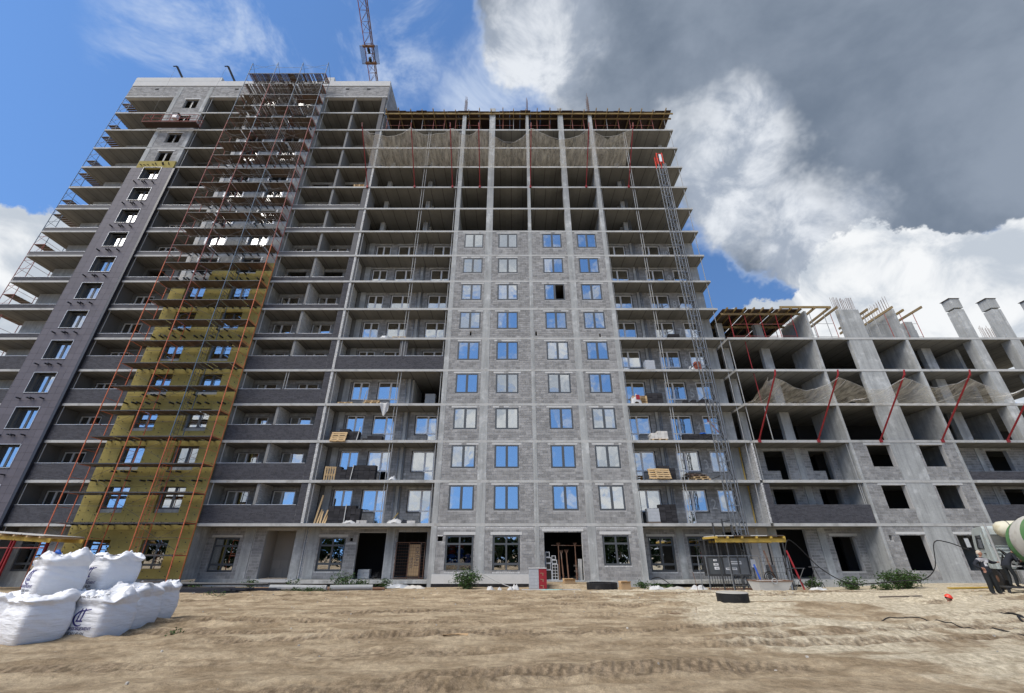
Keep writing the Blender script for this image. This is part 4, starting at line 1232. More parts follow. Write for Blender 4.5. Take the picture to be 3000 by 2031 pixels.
def soil_mat():
    m, t, b = nmat('site_soil')
    N, L = t.nodes.new, t.links.new
    b.inputs['Roughness'].default_value = 0.95
    b.inputs['Specular IOR Level'].default_value = 0.15
    g = N('ShaderNodeNewGeometry'); P = g.outputs['Position']
    def mapd(sc, rot=0.0):
        mp = N('ShaderNodeMapping'); mp.inputs['Scale'].default_value = sc; mp.inputs['Rotation'].default_value = (0, 0, rot)
        L(P, mp.inputs[0]); return mp.outputs[0]
    def nz_(sc, det, vec, ro=0.6):
        n = N('ShaderNodeTexNoise'); n.inputs['Scale'].default_value = sc; n.inputs['Detail'].default_value = det; n.inputs['Roughness'].default_value = ro
        L(vec, n.inputs['Vector']); return n.outputs[0]
    def rng(x, a, b_, lo=0.0, hi=1.0):
        r = N('ShaderNodeMapRange'); r.interpolation_type = 'SMOOTHSTEP'
        for i, q in enumerate((a, b_, lo, hi)): r.inputs[i + 1].default_value = q
        L(x, r.inputs[0]); return r.outputs[0]
    def mx(f, a, b_):
        n = N('ShaderNodeMix'); n.data_type = 'RGBA'; L(f, n.inputs[0])
        for i, c in ((6, a), (7, b_)):
            if isinstance(c, tuple): n.inputs[i].default_value = (*c, 1)
            else: L(c, n.inputs[i])
        return n.outputs[2]
    def mt(op, a, b_):
        n = N('ShaderNodeMath'); n.operation = op
        for i, q in enumerate((a, b_)):
            if isinstance(q, (int, float)): n.inputs[i].default_value = q
            else: L(q, n.inputs[i])
        return n.outputs[0]
    flow = mapd((0.75, 1.5, 1.0), -0.22)
    big = nz_(0.22, 6, P, 0.6)
    mid = nz_(0.9, 8, flow, 0.65)
    fine = nz_(7.0, 6, P, 0.7)
    base = mx(rng(mid, 0.38, 0.62), (0.30, 0.225, 0.14), (0.49, 0.39, 0.26))
    sp = N('ShaderNodeSeparateXYZ'); L(P, sp.inputs[0])
    # pale sand was tipped on the right half of the yard
    right = rng(sp.outputs['X'], -3.0, 14.0, -0.08, 0.24)
    sand = rng(mt('ADD', mt('ADD', big, mt('MULTIPLY', mid, 0.45)), right), 0.78, 0.92)
    base = mx(sand, base, mx(rng(fine, 0.3, 0.7), (0.52, 0.44, 0.31), (0.64, 0.565, 0.42)))
    dark = rng(mt('ADD', nz_(0.7, 8, flow, 0.7), mt('MULTIPLY', fine, 0.25)), 0.72, 0.84, 0, 0.5)
    base = mx(dark, base, (0.18, 0.12, 0.07))
    at = N('ShaderNodeAttribute'); at.attribute_name = 'disturbed'
    # damp soil turned up by the wheels
    clod = rng(mt('ADD', mt('MULTIPLY', at.outputs['Fac'], 0.55), mt('MULTIPLY', nz_(3.2, 8, flow, 0.78), 0.75)), 0.56, 0.74, 0.0, 0.8)
    base = mx(mt('MULTIPLY', clod, rng(at.outputs['Fac'], 0.05, 0.4)), base, mx(rng(fine, 0.35, 0.65), (0.17, 0.122, 0.075), (0.29, 0.22, 0.145)))
    v = N('ShaderNodeVectorMath'); v.operation = 'SCALE'; L(base, v.inputs[0])
    L(mt('MULTIPLY', rng(fine, 0.25, 0.75, 0.70, 1.20), rng(nz_(55, 5, P, 0.8), 0.3, 0.7, 0.78, 1.18)), v.inputs['Scale'])
    L(v.outputs[0], b.inputs['Base Color'])
    hgt = mt('ADD', mt('ADD', mt('MULTIPLY', nz_(2.6, 7, P, 0.7), 0.8), mt('MULTIPLY', nz_(8, 6, flow, 0.75), 0.55)), mt('MULTIPLY', nz_(38, 5, P, 0.75), 0.26))
    wv = N('ShaderNodeTexWave'); wv.wave_type = 'BANDS'; wv.bands_direction = 'X'; wv.inputs['Scale'].default_value = 2.1
    wv.inputs['Distortion'].default_value = 5.0; wv.inputs['Detail'].default_value = 4; wv.inputs['Detail Scale'].default_value = 1.2
    L(mapd((1, 1, 1), 0.35), wv.inputs['Vector'])
    hgt = mt('ADD', hgt, mt('MULTIPLY', mt('MULTIPLY', wv.outputs['Fac'], rng(at.outputs['Fac'], 0.2, 0.8)), 0.3))
    bp = N('ShaderNodeBump'); bp.inputs['Strength'].default_value = 0.9; bp.inputs['Distance'].default_value = 0.10
    L(hgt, bp.inputs['Height']); L(bp.outputs[0], b.inputs['Normal'])
    return m
def rut_mask(x, y):
    if abs(x) > 46 or y > 31 or y < 2: return 0.0
    m = 0.0
    for i, (a, b, c) in enumerate(TRACKS):
        yc = a + b * x + c * x * x + 0.25 * math.sin(x * 0.31 + i * 1.7)
        for e in (-0.85, 0.85):
            d = y - yc - e
            if abs(d) < 1.0:
                fade = max(0.0, mnoise.noise(Vector((x * 0.16, i * 3.3, e))) + 0.5)
                m = max(m, fade * math.exp(-(d / 0.42) ** 2))
    return m
at_ = gme.attributes.new('disturbed', 'FLOAT', 'POINT')
at_.data.foreach_set('value', [rut_mask(p[0], p[1]) for p in gv])
gme.materials.append(soil_mat())
gob = bpy.data.objects.new('ground', gme)
COL.objects.link(gob)
tag(gob, 'rutted sandy building yard with tyre tracks and pale sand patches', None, None, 'structure')
def on(x, y, dz=0.0):
    return (x, y, ground_z(x, y) + dz)
# loose stones and clods
mb = MB()
for i in range(620):
    x = R.uniform(-26, 27); y = R.choice((R.uniform(5, 24), R.uniform(20, 32)))
    if abs(x) > y * 1.25: continue
    s = R.uniform(0.006, 0.022) * (1.0 if y < 18 else 1.5)
    if y > 28: s *= 1.4
    c = Vector(on(x, y, s * 0.3))
    p = []
    for q in ((-1, -1, -1), (1, -1, -1), (1, 1, -1), (-1, 1, -1), (-1, -1, 1), (1, -1, 1), (1, 1, 1), (-1, 1, 1)):
        p.append(c + Vector(q) * s * R.uniform(0.6, 1.1))
    mb.hexa(p)
o = mb.build('loose_stones', M['stone'], org=(0, 0, 0))
tag(o, 'loose stones and clods scattered over the yard', 'stones', None, 'stuff')

# ================================================================== scaffold in front of the insulated wall
SF = thing('scaffold', 'tall orange tube scaffold with slatted decks before the yellow insulated wall', 'scaffold', (-26.9, 31.9, -0.4))
SX = [-31.5, -28.45, -25.4, -22.32]; SY0, SY1 = 31.3, 32.5
LEV = [1.66 + 1.99 * i for i in range(27)]
seg_mats = {0: [(-0.4, 25.6, 'orange'), (25.6, 45, 'red_old'), (45, 55.3, 'blue_steel')],
            1: [(-0.4, 21.6, 'orange'), (21.6, 43, 'red_old'), (43, 45.5, 'blue_steel'), (45.5, 51.4, 'red_old'), (51.4, 55.5, 'blue_steel')],
            2: [(-0.4, 9.6, 'orange'), (9.6, 37.5, 'blue_steel'), (37.5, 47.4, 'red_old'), (47.4, 55.5, 'blue_steel')],
            3: [(-0.4, 27.6, 'orange'), (27.6, 45.4, 'red_old'), (45.4, 55.5, 'blue_steel')]}
for i, x in enumerate(SX):
    for a, b, c in seg_mats[i]:
        MB().tube((x, SY0, a), (x, SY0, b), 0.036).build('standard', M[c], SF)
        if b > 50: b = 54.2
        MB().tube((x, SY1, a), (x, SY1, b), 0.032).build('standard', M[c], SF)
for j, z in enumerate(LEV):
    for i in range(3):
        x0, x1 = SX[i], SX[i + 1]
        mb = MB()
        solid = R.random() < (0.62 if z < 26 else 0.28)
        xx = x0 + 0.07
        pw = R.choice((0.1, 0.12, 0.14))
        while xx < x1 - 0.12:
            w = pw * R.uniform(0.9, 1.1)
            if not (R.random() < 0.03):
                dz = R.uniform(-0.006, 0.006)
                mb.box(xx, xx + w, SY0 + 0.06 + R.uniform(-0.04, 0.04), SY1 - 0.02 + R.uniform(-0.06, 0.04), z - 0.022 + dz, z + 0.02 + dz)
            xx += w + (R.uniform(0.0, 0.012) if solid else R.uniform(0.025, 0.06))
            if R.random() < 0.08: solid = not solid
        mb.build('deck', M['wood_old'], SF)
        mb = MB()
        mb.bar((x0, SY0, z - 0.05), (x1, SY0, z - 0.05), 0.04, 0.06).bar((x0, SY1, z - 0.05), (x1, SY1, z - 0.05), 0.04, 0.06)
        mb.build('deck_bearer', M['steel_dark'], SF)
        if j < 26:
            if (i + j) % 2 == 0:
                mb = MB()
                mb.tube((x0, SY0 + 0.03, z + 0.25), (x1, SY0 + 0.03, z + 1.75), 0.011, 4)
                mb.tube((x0, SY0 + 0.05, z + 1.75), (x1, SY0 + 0.05, z + 0.25), 0.011, 4)
                mb.build('cross_brace', M['steel_dark'], SF)
            if R.random() < 0.7:
                MB().tube((x0, SY0, z + 1.05), (x1, SY0, z + 1.05), 0.012, 4).build('guard_rail', M['steel_dark'], SF)
    for i, x in enumerate(SX):
        c = 'orange' if (z < 25 and i != 2) or (z < 9) else ('red_old' if i != 2 else 'blue_steel')
        MB().tube((x, SY0, z - 0.03), (x, SY1, z - 0.03), 0.026, 5).build('transom', M[c], SF)
        if j < 26: MB().tube((x, SY0, z + 1.0), (x, SY1, z + 1.0), 0.016, 4).build('mid_rail', M[c], SF)
        if i == 3: MB().tube((x, SY0, z + 0.1), (x, SY1, z + 0.1), 0.02, 4).build('end_rail', M[c], SF)
    # ladder climbing inside the frame by the third row of standards
    if j < 26:
        mb = MB()
        xl = SX[2] + 0.12
        mb.tube((xl, SY0 + 0.1, z), (xl, SY0 + 0.1, z + 1.95), 0.014, 4).tube((xl, SY0 + 0.48, z), (xl, SY0 + 0.48, z + 1.95), 0.014, 4)
        for q in range(6):
            mb.tube((xl, SY0 + 0.1, z + 0.2 + q * 0.32), (xl, SY0 + 0.48, z + 0.2 + q * 0.32), 0.012, 4)
        mb.build('ladder', M['steel_dark'] if z > 9 else M['orange'], SF)
zt = 53.4
for i in (0, 2):
    MB().tube((SX[i], SY0, zt + 0.7), (SX[i + 1], SY0, zt + 1.7), 0.013, 4).tube((SX[i], SY0, zt + 1.7), (SX[i + 1], SY0, zt + 0.7), 0.013, 4).build('cross_brace', M['blue_steel'], SF)
MB().tube((SX[1], SY0, zt + 1.1), (SX[2], SY0, zt + 1.1), 0.016, 4).build('guard_rail', M['blue_steel'], SF)
for x in SX:
    MB().tube((x, SY0, 55.4), (x, SY1, 54.2), 0.022, 5).build('end_strut', M['blue_steel'], SF)
for x in SX:
    for yy in (SY0, SY1):
        MB().box(x - 0.12, x + 0.12, yy - 0.12, yy + 0.12, -0.44, -0.36).build('base_plate', M['wood_old'], SF)
# two figures working high on the scaffold
# ================================================================== scaffold on the left gable
SG = thing('scaffold', 'thin blue and red scaffold climbing the far left gable end', 'scaffold', (-47.9, 35.2, -0.4))
for x in (-48.4, -47.25):
    for yy in (34.1, 36.6):
        MB().tube((x, yy, -0.4), (x, yy, 30), 0.03).build('standard', M['red_old'], SG)
        MB().tube((x, yy, 30), (x, yy, 53.2), 0.03).build('standard', M['blue_steel'], SG)
for j in range(26):
    z = 1.9 + 2.0 * j
    c = M['red_old'] if z < 30 else M['blue_steel']
    mb = MB()
    for yy in (34.1, 36.6):
        mb.tube((-48.4, yy, z), (-47.25, yy, z), 0.022, 4).tube((-48.4, yy, z + 1.0), (-47.25, yy, z + 1.0), 0.018, 4)
    mb.tube((-48.4, 34.1, z), (-48.4, 36.6, z), 0.02, 4).tube((-48.4, 34.1, z + 1), (-48.4, 36.6, z + 1), 0.018, 4)
    mb.build('transom', c, SG)
    MB().tube((-48.4, 34.1, z + 0.1), (-47.25, 34.1, z + 1.9), 0.016, 4).build('cross_brace', c, SG)
    mb = MB()
    for q in range(8):
        mb.box(-48.35, -47.3, 34.15 + q * 0.3, 34.15 + q * 0.3 + 0.24, z - 0.03, z + 0.02)
    if R.random() < 0.75: mb.build('deck', M['wood_old'], SG)

# ================================================================== suspended cradle and its davits
CR = thing('suspended_cradle', 'rust red suspended work cradle hanging near the top of the clad strip', 'work cradle', (-38.8, 32.3, 45.6))
x0, x1, y0, y1, z0 = -41.9, -35.8, 32.0, 32.75, 45.7
box_part(CR, 'platform', M['ply'], x0, x1, y0, y1, z0 - 0.1, z0)
for yy, h in ((y0, 1.15), (y1, 1.15)):
    for q in range(7):
        xx = x0 + (x1 - x0) * q / 6
        MB().tube((xx, yy, z0), (xx, yy, z0 + h), 0.03, 5).build('post', M['red_old'], CR)
    for zz in (0.0, 0.55, h):
        MB().tube((x0, yy, z0 + zz), (x1, yy, z0 + zz), 0.03, 5).build('rail', M['red_old'], CR)
for xx in (x0, x1):
    mb = MB()
    for zz in (0.0, 0.55, 1.15): mb.tube((xx, y0, z0 + zz), (xx, y1, z0 + zz), 0.03, 5)
    mb.tube((xx, y0, z0), (xx, y1, z0 + 1.15), 0.022, 5)
    mb.build('end_frame', M['red_old'], CR)
box_part(CR, 'winch_box', M['pvc'], -38.9, -38.4, 32.1, 32.5, z0 + 0.85, z0 + 1.5)
box_part(CR, 'winch_cover', M['steel_dark'], -39.0, -38.2, 32.0, 32.6, z0 + 1.5, z0 + 1.54)
MB().tube((-41.6, 32.4, z0), (-41.9, 32.3, 56.3), 0.008, 4).build('cable', M['steel_dark'], CR)
MB().tube((-36.1, 32.4, z0), (-35.6, 32.3, 56.3), 0.008, 4).build('cable', M['steel_dark'], CR)
for x, l in ((-41.6, 'dark davit arm leaning over the roof edge, the left one'), (-35.2, 'dark davit arm leaning over the roof edge, beside the scaffold top')):
    d = thing('roof_davit', l, 'davit', (x, 34, 54.5), group='davits on the roof')
    MB().bar((x + 0.6, 34.3, 54.4), (x - 0.35, 32.4, 56.6), 0.16, 0.2).build('arm', M['steel_dark'], d)
    MB().tube((x - 0.35, 32.4, 56.65), (x - 0.62, 32.25, 56.35), 0.07).build('pulley', M['steel_dark'], d)
    MB().bar((x + 0.6, 34.3, 54.5), (x + 0.9, 36.2, 54.4), 0.16, 0.2).build('tail', M['steel_dark'], d)
    MB().box(x + 0.3, x + 1.1, 33.9, 36.3, 51.7, 54.45).build('stand', M['steel_dark'], d)

# ================================================================== crane: its jib runs over the roof
KR = thing('tower_crane', 'red lattice tower crane jib passing high above the roof', 'crane', (-28.0, 74, 0))
jz = 75.0
def jib_pt(y, dx=0.0, dz=0.0):
    return Vector((-22.0 - (y - 33.7) * 0.151 + dx, y, jz + dz))
ys_ = [18 + 1.55 * i for i in range(37)]
MB().tube(jib_pt(18, -0.68), jib_pt(74, -0.68), 0.07).build('chord', M['red_old'], KR)
MB().tube(jib_pt(18, 0.68), jib_pt(74, 0.68), 0.09).build('chord', M['rust'], KR)
MB().tube(jib_pt(18, 0.1, 1.5), jib_pt(74, 0.1, 1.5), 0.08).build('chord', M['rust'], KR)
mb = MB()
for i, y in enumerate(ys_[:-1]):
    s = -1 if i % 2 else 1
    mb.tube(jib_pt(y, -0.68 * s), jib_pt(y + 1.55, 0.68 * s), 0.032, 4)
    mb.tube(jib_pt(y, -0.68), jib_pt(y, 0.68), 0.028, 4)
    mb.tube(jib_pt(y, -0.68), jib_pt(y + 0.77, 0.1, 1.5), 0.028, 4).tube(jib_pt(y + 0.77, 0.1, 1.5), jib_pt(y + 1.55, -0.68), 0.028, 4)
    mb.tube(jib_pt(y, 0.68), jib_pt(y + 0.77, 0.1, 1.5), 0.028, 4).tube(jib_pt(y + 0.77, 0.1, 1.5), jib_pt(y + 1.55, 0.68), 0.028, 4)
mb.build('lattice', M['rust'], KR)
# trolley with its grating walkways
mb = MB()
for s in (-1, 1):
    for q in range(7):
        a = s * (0.72 + q * 0.115)
        mb.bar(jib_pt(39.9, a, -0.25), jib_pt(42.7, a, -0.25), 0.045)
    for y in (39.9, 42.7):
        mb.bar(jib_pt(y, s * 0.7, -0.25), jib_pt(y, s * 1.45, -0.25), 0.06)
mb.build('walkway', M['steel_dark'], KR)
MB().box(-23.9, -22.0, 39.8, 40.1, jz - 0.4, jz - 0.1).box(-24.2, -22.4, 42.4, 42.75, jz - 0.4, jz - 0.1).build('trolley', M['rust'], KR)
MB().box(-23.25, -22.95, 40.2, 41.0, jz - 0.5, jz - 0.05).box(-23.45, -23.1, 41.7, 42.3, jz - 0.5, jz - 0.05).build('hoist_block', M['rubber'], KR)
mb = MB()
for sx, sy in ((-1, -1), (1, -1), (1, 1), (-1, 1)):
    mb.bar((-28 + sx, 74 + sy, -0.5), (-28 + sx, 74 + sy, jz), 0.16)
mb.build('mast_leg', M['rust'], KR)
mb = MB()
for q in range(37):
    z = 2.0 * q
    s = 1 if q % 2 else -1
    for yy in (73, 75): mb.bar((-28 - s, yy, z), (-28 + s, yy, z + 2), 0.08)
    for xx in (-29, -27): mb.bar((xx, 74 - s, z), (xx, 74 + s, z + 2), 0.08)
mb.build('mast_lattice', M['rust'], KR)

# ================================================================== slab shuttering on the middle section
FW = thing('slab_formwork', 'dark plywood slab formwork on red props along the top of the middle section', 'formwork', (1.7, 37, 45.7))
xx = -14.9
while xx < 18.4:
    w = min(1.22, 18.7 - xx)
    MB().box(xx, xx + w - 0.01, 32.75 + R.uniform(-0.12, 0.08), 44, 48.52 + R.uniform(-0.004, 0.004), 48.56 + R.uniform(0, 0.01)).build('plywood_sheet', M['ply'], FW)
    xx += w
for i in range(25):
    x = -14.7 + i * 1.36 + R.uniform(-0.12, 0.12)
    MB().bar((x, 32.35 + R.uniform(-0.1, 0.2), 48.42), (x, 43.8, 48.42), 0.09, 0.19).build('joist', M['beam_old'], FW)
    for y in (33.4, 36.2, 39.0):
        b = MB().tube((x, y, 45.7), (x, y, 48.0), 0.032).build('prop', M['red_old'] if R.random() < 0.6 else M['pipe_grey'], FW)
for y in (32.85, 33.5, 36.2, 39.0, 42):
    MB().box(-14.9, 18.9, y - 0.045, y + 0.045, 48.12, 48.32).build('bearer', M['yellow_dull'] if y < 33 else M['beam_old'], FW)
for i in range(0, 24):
    x = -14.7 + i * 1.36
    if i % 3 != 2:
        MB().tube((x, 33.4, 46.9), (x + 1.36, 33.4, 46.9), 0.018, 4).tube((x, 33.4, 46.9), (x, 36.2, 46.9), 0.018, 4).build('brace', M['red_old'], FW)
# shuttering on the wing
FV = thing('slab_formwork', 'yellow timber beams and props of slab formwork on top of the right wing', 'formwork', (27, 36, 18.7))
for i, x in enumerate((18.9, 19.95, 21.2, 22.45, 23.7, 24.9)):
    MB().box(x + 0.05, x + 1.2, 32.9, 41.5, 21.5, 21.54).build('plywood_sheet', M['ply'] if i % 2 else M['wood_old'], FV)
for x in (19.2, 20.0, 20.8, 21.6, 22.4, 23.2, 24.0, 24.9, 25.7):
    MB().bar((x, 32.5, 21.42), (x, 41, 21.42), 0.09, 0.16).build('joist', M['yellow_dull'] if R.random() < 0.4 else M['beam_old'], FV)
for y in (33.3, 35.8, 38.3):
    MB().bar((18.9, y, 21.24), (26.1, y, 21.24), 0.09, 0.2).build('bearer', M['beam_old'], FV)
    for x in (19.6, 21.0, 22.4, 23.8, 25.2):
        MB().tube((x, y, 18.7), (x, y, 21.14), 0.032).build('prop', M['red'] if y < 34 else M['red_old'], FV)
    for zz in (19.0, 20.2):
        MB().tube((19.6, y, zz), (25.2, y, zz), 0.02, 4).build('brace', M['red_old'], FV)
MB().bar((24.0, 32.7, 21.6), (28.4, 32.7, 21.6), 0.1, 0.2).build('bearer', M['yellow_dull'], FV)
for x, ya, yb in ((27.0, 32.5, 36.0), (28.3, 32.4, 37.0), (28.9, 32.4, 36.2), (31.9, 32.8, 36.5), (32.7, 32.7, 37.5), (33.8, 32.4, 36.2), (35.2, 32.9, 36.5), (36.4, 32.4, 36.8)):
    MB().bar((x, ya, 21.45), (x, yb, 21.45), 0.1, 0.2).build('beam', M['beam_old'] if R.random() < 0.7 else M['yellow_dull'], FV)
    for y in (33.4, 35.6):
        MB().tube((x, y, 18.7), (x, y, 21.35), 0.03).build('prop', M['pipe_grey'] if R.random() < 0.6 else M['red_old'], FV)
for x0, x1 in ((27.0, 28.9), (31.9, 33.8), (35.2, 36.4)):
    for y in (33.4, 35.6):
        MB().tube((x0, y, 19.0), (x1, y, 19.0), 0.02, 4).tube((x0, y, 20.3), (x1, y, 20.3), 0.02, 4).build('brace', M['pipe_grey'], FV)

# ================================================================== safety nets and their red posts
def catch_net(label, posts, z_slab, y_tip, z_tip, grp, rows=14):
    """net hung between the slab edge and the tips of leaning posts"""
    rows_ = []
    xs_ = []
    for (xa, xb) in zip(posts[:-1], posts[1:]):
        n = 18
        xs_ += [(xa + (xb - xa) * q / n, q / n, xb - xa) for q in range(n)]
    xs_.append((posts[-1], 1.0, 1.0))
    for r in range(rows + 1):
        t = r / rows
        row = []
        for x, u, w in xs_:
            sag = math.sin(math.pi * u)
            sk_ = 0.55 + 0.9 * abs(mnoise.noise(Vector((round(x / 4.0) * 1.7, z_slab, 0.3))))
            u2 = u ** (0.8 + 0.5 * sk_)
            sag = math.sin(math.pi * u2) * sk_
            zz = z_slab + (z_tip - z_slab) * t - sag * (0.9 * t * t) * min(1.3, w / 4.2) - 0.25 * math.sin(math.pi * t) - 0.14 * fbm(x * 1.3, t * 3, 3, 2)
            yy = (YF - 0.06) + (y_tip - YF + 0.06) * t + sag * (0.7 * t * t) + 0.2 * fbm(x * 1.1, t * 2.5, 3, 8)
            lift = 0.25 * max(0.0, fbm(x * 0.6, 1.0, 2, 5)) * (1 - t) ** 3
            row.append((x + 0.08 * fbm(x, t * 2, 2, 6), yy - lift, zz + lift * 0.6))
        rows_.append(row)
    o = MB().grid(rows_).build('safety_net', M['net'], org=((posts[0] + posts[-1]) / 2, y_tip, z_slab), smooth=True)
    rope = [rows_[-1][i] for i in range(0, len(rows_[-1]), 3)]
    MB().path(rope, 0.012, 4).build('edge_rope', M['film_white'], o)
    for i, x in enumerate(posts[1:-1]):
        idx = (i + 1) * 18
        MB().path([rows_[r][idx + 2] for r in range(0, rows + 1, 2)], 0.014, 4).build('gather_rope', M['film_white'], o)
    return tag(o, label, 'net', grp)
pc = [-15.3, -10.3, -6.3, -3.4, 1.95, 7.85, 12.35]
catch_net('long sagging white safety net hung below the middle roof', pc, 39.55, 29.2, 40.75, None)
for i, x in enumerate(pc):
    nm = ['leftmost of the red net posts on the middle section, by the dark brick pier', 'second red net post from the left on the middle section', 'third red net post from the left on the middle section', 'fourth red net post from the left on the middle section', 'fifth red net post, beside the thin middle column', 'sixth red net post, left of the column on the far side', 'rightmost red net post on the middle section, near the hoist mast top'][i]
    p = thing('net_post', nm, 'net post', (x, YF - 0.05, 36.7), group='red posts of the upper net')
    MB().tube((x, YF - 0.06, 36.72), (x, 29.1, 40.95), 0.045).build('post', M['red'], p)
    MB().tube((x, 29.1, 40.9), (x, 28.95, 41.3), 0.05).build('tip', M['red_old'], p)
    MB().box(x - 0.1, x + 0.1, YF - 0.12, YF - 0.01, 36.5, 36.75).build('foot_clamp', M['red'], p)
pw = [18.6, 23.9, 28.7, 33.5, 38.6]
pw_real = [19.25, 23.85, 28.7, 33.5, 38.6]
catch_net('torn white safety net drooping along the right wing', [18.75] + pw_real, 12.6, 28.9, 13.3, None)
for i, x in enumerate(pw_real):
    nm = ['leftmost red net post leaning out from the wing', 'second red net post leaning out from the wing', 'third red net post from the left on the wing, before the wide pier', 'fourth red net post from the left on the wing', 'red net post at the right edge of the picture on the wing'][i]
    p = thing('net_post', nm, 'net post', (x, YF - 0.05, 9.7), group='red posts of the wing net')
    MB().tube((x, YF - 0.07, 9.72), (x, 28.85, 13.5), 0.06).build('post', M['red'], p)
    MB().tube((x, 28.85, 13.45), (x + 0.03, 28.75, 13.85), 0.06).build('tip', M['red'], p)
    MB().box(x - 0.1, x + 0.1, YF - 0.13, YF - 0.03, 9.5, 9.75).build('foot_clamp', M['red'], p)

# ================================================================== construction hoist: mast, cage, base and canopy
HM = thing('hoist_mast', 'tall grey lattice hoist mast with red top, tied to the right balconies', 'hoist mast', (15.45, 31.5, -0.3))
mx0, mx1, my0, my1 = 15.15, 15.72, 31.2, 31.8
for a, b in ((mx0, my0), (mx1, my0), (mx1, my1), (mx0, my1)):
    MB().tube((a, b, -0.3), (a, b, 38.0), 0.038).build('leg', M['steel'], HM)
for q in range(25):
    z = 0.2 + 1.508 * q
    mb = MB()
    for s in range(2):
        za, zb = z + s * 0.754, z + (s + 1) * 0.754
        f = s == 0
        for (p, r) in (((mx0, my0), (mx1, my0)), ((mx1, my0), (mx1, my1)), ((mx1, my1), (mx0, my1)), ((mx0, my1), (mx0, my0))):
            mb.tube((p[0], p[1], za if f else zb), (r[0], r[1], zb if f else za), 0.017, 4)
            mb.tube((p[0], p[1], za), (r[0], r[1], za), 0.017, 4)
    mb.bar((mx0 - 0.04, my0 - 0.03, z), (mx1 + 0.04, my0 - 0.03, z), 0.05)
    mb.build('mast_section', M['steel'], HM)
MB().tube((mx1 + 0.16, my0 - 0.02, 2), (mx1 + 0.16, my0 - 0.02, 38), 0.03).build('cable_guide', M['steel'], HM)
mb = MB()
for a, b in ((mx0, my0), (mx1, my0), (mx1, my1), (mx0, my1)):
    mb.tube((a, b, 38), (a, b, 39.6), 0.04)
for (p, r) in (((mx0, my0), (mx1, my0)), ((mx1, my0), (mx1, my1)), ((mx1, my1), (mx0, my1)), ((mx0, my1), (mx0, my0))):
    mb.tube((p[0], p[1], 38.0), (r[0], r[1], 39.5), 0.02, 4).tube((p[0], p[1], 39.5), (r[0], r[1], 39.5), 0.025, 4).tube((p[0], p[1], 38.7), (r[0], r[1], 38.7), 0.02, 4)
mb.build('top_section', M['helmet'], HM)
box_part(HM, 'top_sign', M['pvc'], 15.34, 15.58, 31.14, 31.17, 38.3, 39.35)
for k in (1, 2, 3, 4, 5, 7, 8, 9, 10, 11, 12):
    z = Zt(k) + 0.12
    MB().tube((mx1, my1, z + 0.9), (mx1 + 0.95, YF + 0.1, z), 0.03, 5).build('wall_tie', M['steel_dark'], HM)
    MB().tube((mx0, my1, z), (mx0 - 0.1, YF + 0.15, z - 0.04), 0.03, 5).build('wall_tie', M['steel_dark'], HM)
    MB().tube((mx1, my1, z), (mx1 + 0.85, YF + 0.1, z), 0.025, 5).build('wall_tie', M['steel_dark'], HM)
    MB().box(mx1 + 0.8, mx1 + 1.1, YF - 0.02, YF + 0.3, Zt(k) + 0.002, Zt(k) + 0.1).build('tie_foot', M['steel_dark'], HM)
HC = thing('hoist_cage', 'grey steel hoist cage standing at the foot of the mast under the yellow canopy', 'hoist cage', (13.95, 30.9, 0.3))
x0, x1, y0, y1, z0, z1 = 12.45, 15.05, 30.4, 31.15, 0.45, 2.5
box_part(HC, 'floor', M['steel_dark'], x0, x1, y0, y1, z0, z0 + 0.12)
box_part(HC, 'roof', M['steel_dark'], x0 - 0.05, x1 + 0.05, y0, y1, z1, z1 + 0.06)
box_part(HC, 'side_panel', M['frame'], x0, x0 + 0.95, y0 - 0.01, y0 + 0.02, z0 + 0.12, z0 + 1.05)
box_part(HC, 'side_panel', M['steel'], x0 + 1.0, x1 - 0.75, y0 - 0.01, y0 + 0.02, z0 + 0.12, z0 + 1.05)
box_part(HC, 'side_panel', M['steel'], x1 - 0.73, x1, y0 - 0.012, y0 + 0.02, z0 + 0.12, z0 + 1.05)
box_part(HC, 'rear_panel', M['steel_dark'], x0, x1, y1 - 0.03, y1, z0 + 0.12, z1)
for q in range(11):
    xx = x0 + (x1 - x0) * q / 10
    MB().box(xx - 0.015, xx + 0.015, y0 - 0.02, y0 + 0.0, z0 + 1.05, z1).build('mesh_bar', M['steel_dark'], HC)
for zz in (1.5, 1.85, 2.2):
    MB().box(x0, x1, y0 - 0.03, y0 - 0.01, zz, zz + 0.03).build('mesh_bar', M['steel_dark'], HC)
for xx in (x0, x0 + 0.97, x1):
    MB().box(xx - 0.04, xx + 0.04, y0 - 0.045, y0 + 0.04, z0, z1).build('post', M['steel_dark'], HC)
for a, b, c, d in ((12.85, 13.06, 1.3, 1.4), (12.82, 13.12, 1.05, 1.18), (12.84, 13.14, 0.82, 0.98), (13.55, 14.25, 0.8, 0.93), (13.85, 14.6, 1.12, 1.3)):
    box_part(HC, 'label_plate', M['pvc'], a, b, y0 - 0.03, y0 - 0.012, c, d)
    MB().box(a + 0.06, b - 0.06, y0 - 0.034, y0 - 0.03, (c + d) / 2 - 0.015, (c + d) / 2 + 0.02).build('label_print', M['print_dark'], HC)
box_part(HC, 'control_sheet', M['pvc'], 15.2, 15.5, y0 - 0.05, y0 - 0.03, 0.95, 1.4)
for i in range(16):
    xx = x0 + 0.05 + i * 0.165
    MB().tube((xx, y0 + 0.2, -0.2), (xx, y0 + 0.2, z0), 0.02, 5).build('buffer_bar', M['steel_dark'], HC)
MB().bar((x0 - 0.2, y0, -0.25), (x1 + 0.3, y0, -0.25), 0.12, 0.12).build('base_frame', M['rust'], HC)
HB = thing('hoist_canopy', 'yellow timber beam canopy on dark posts beside the hoist cage', 'canopy', (14.9, 30.2, -0.3))
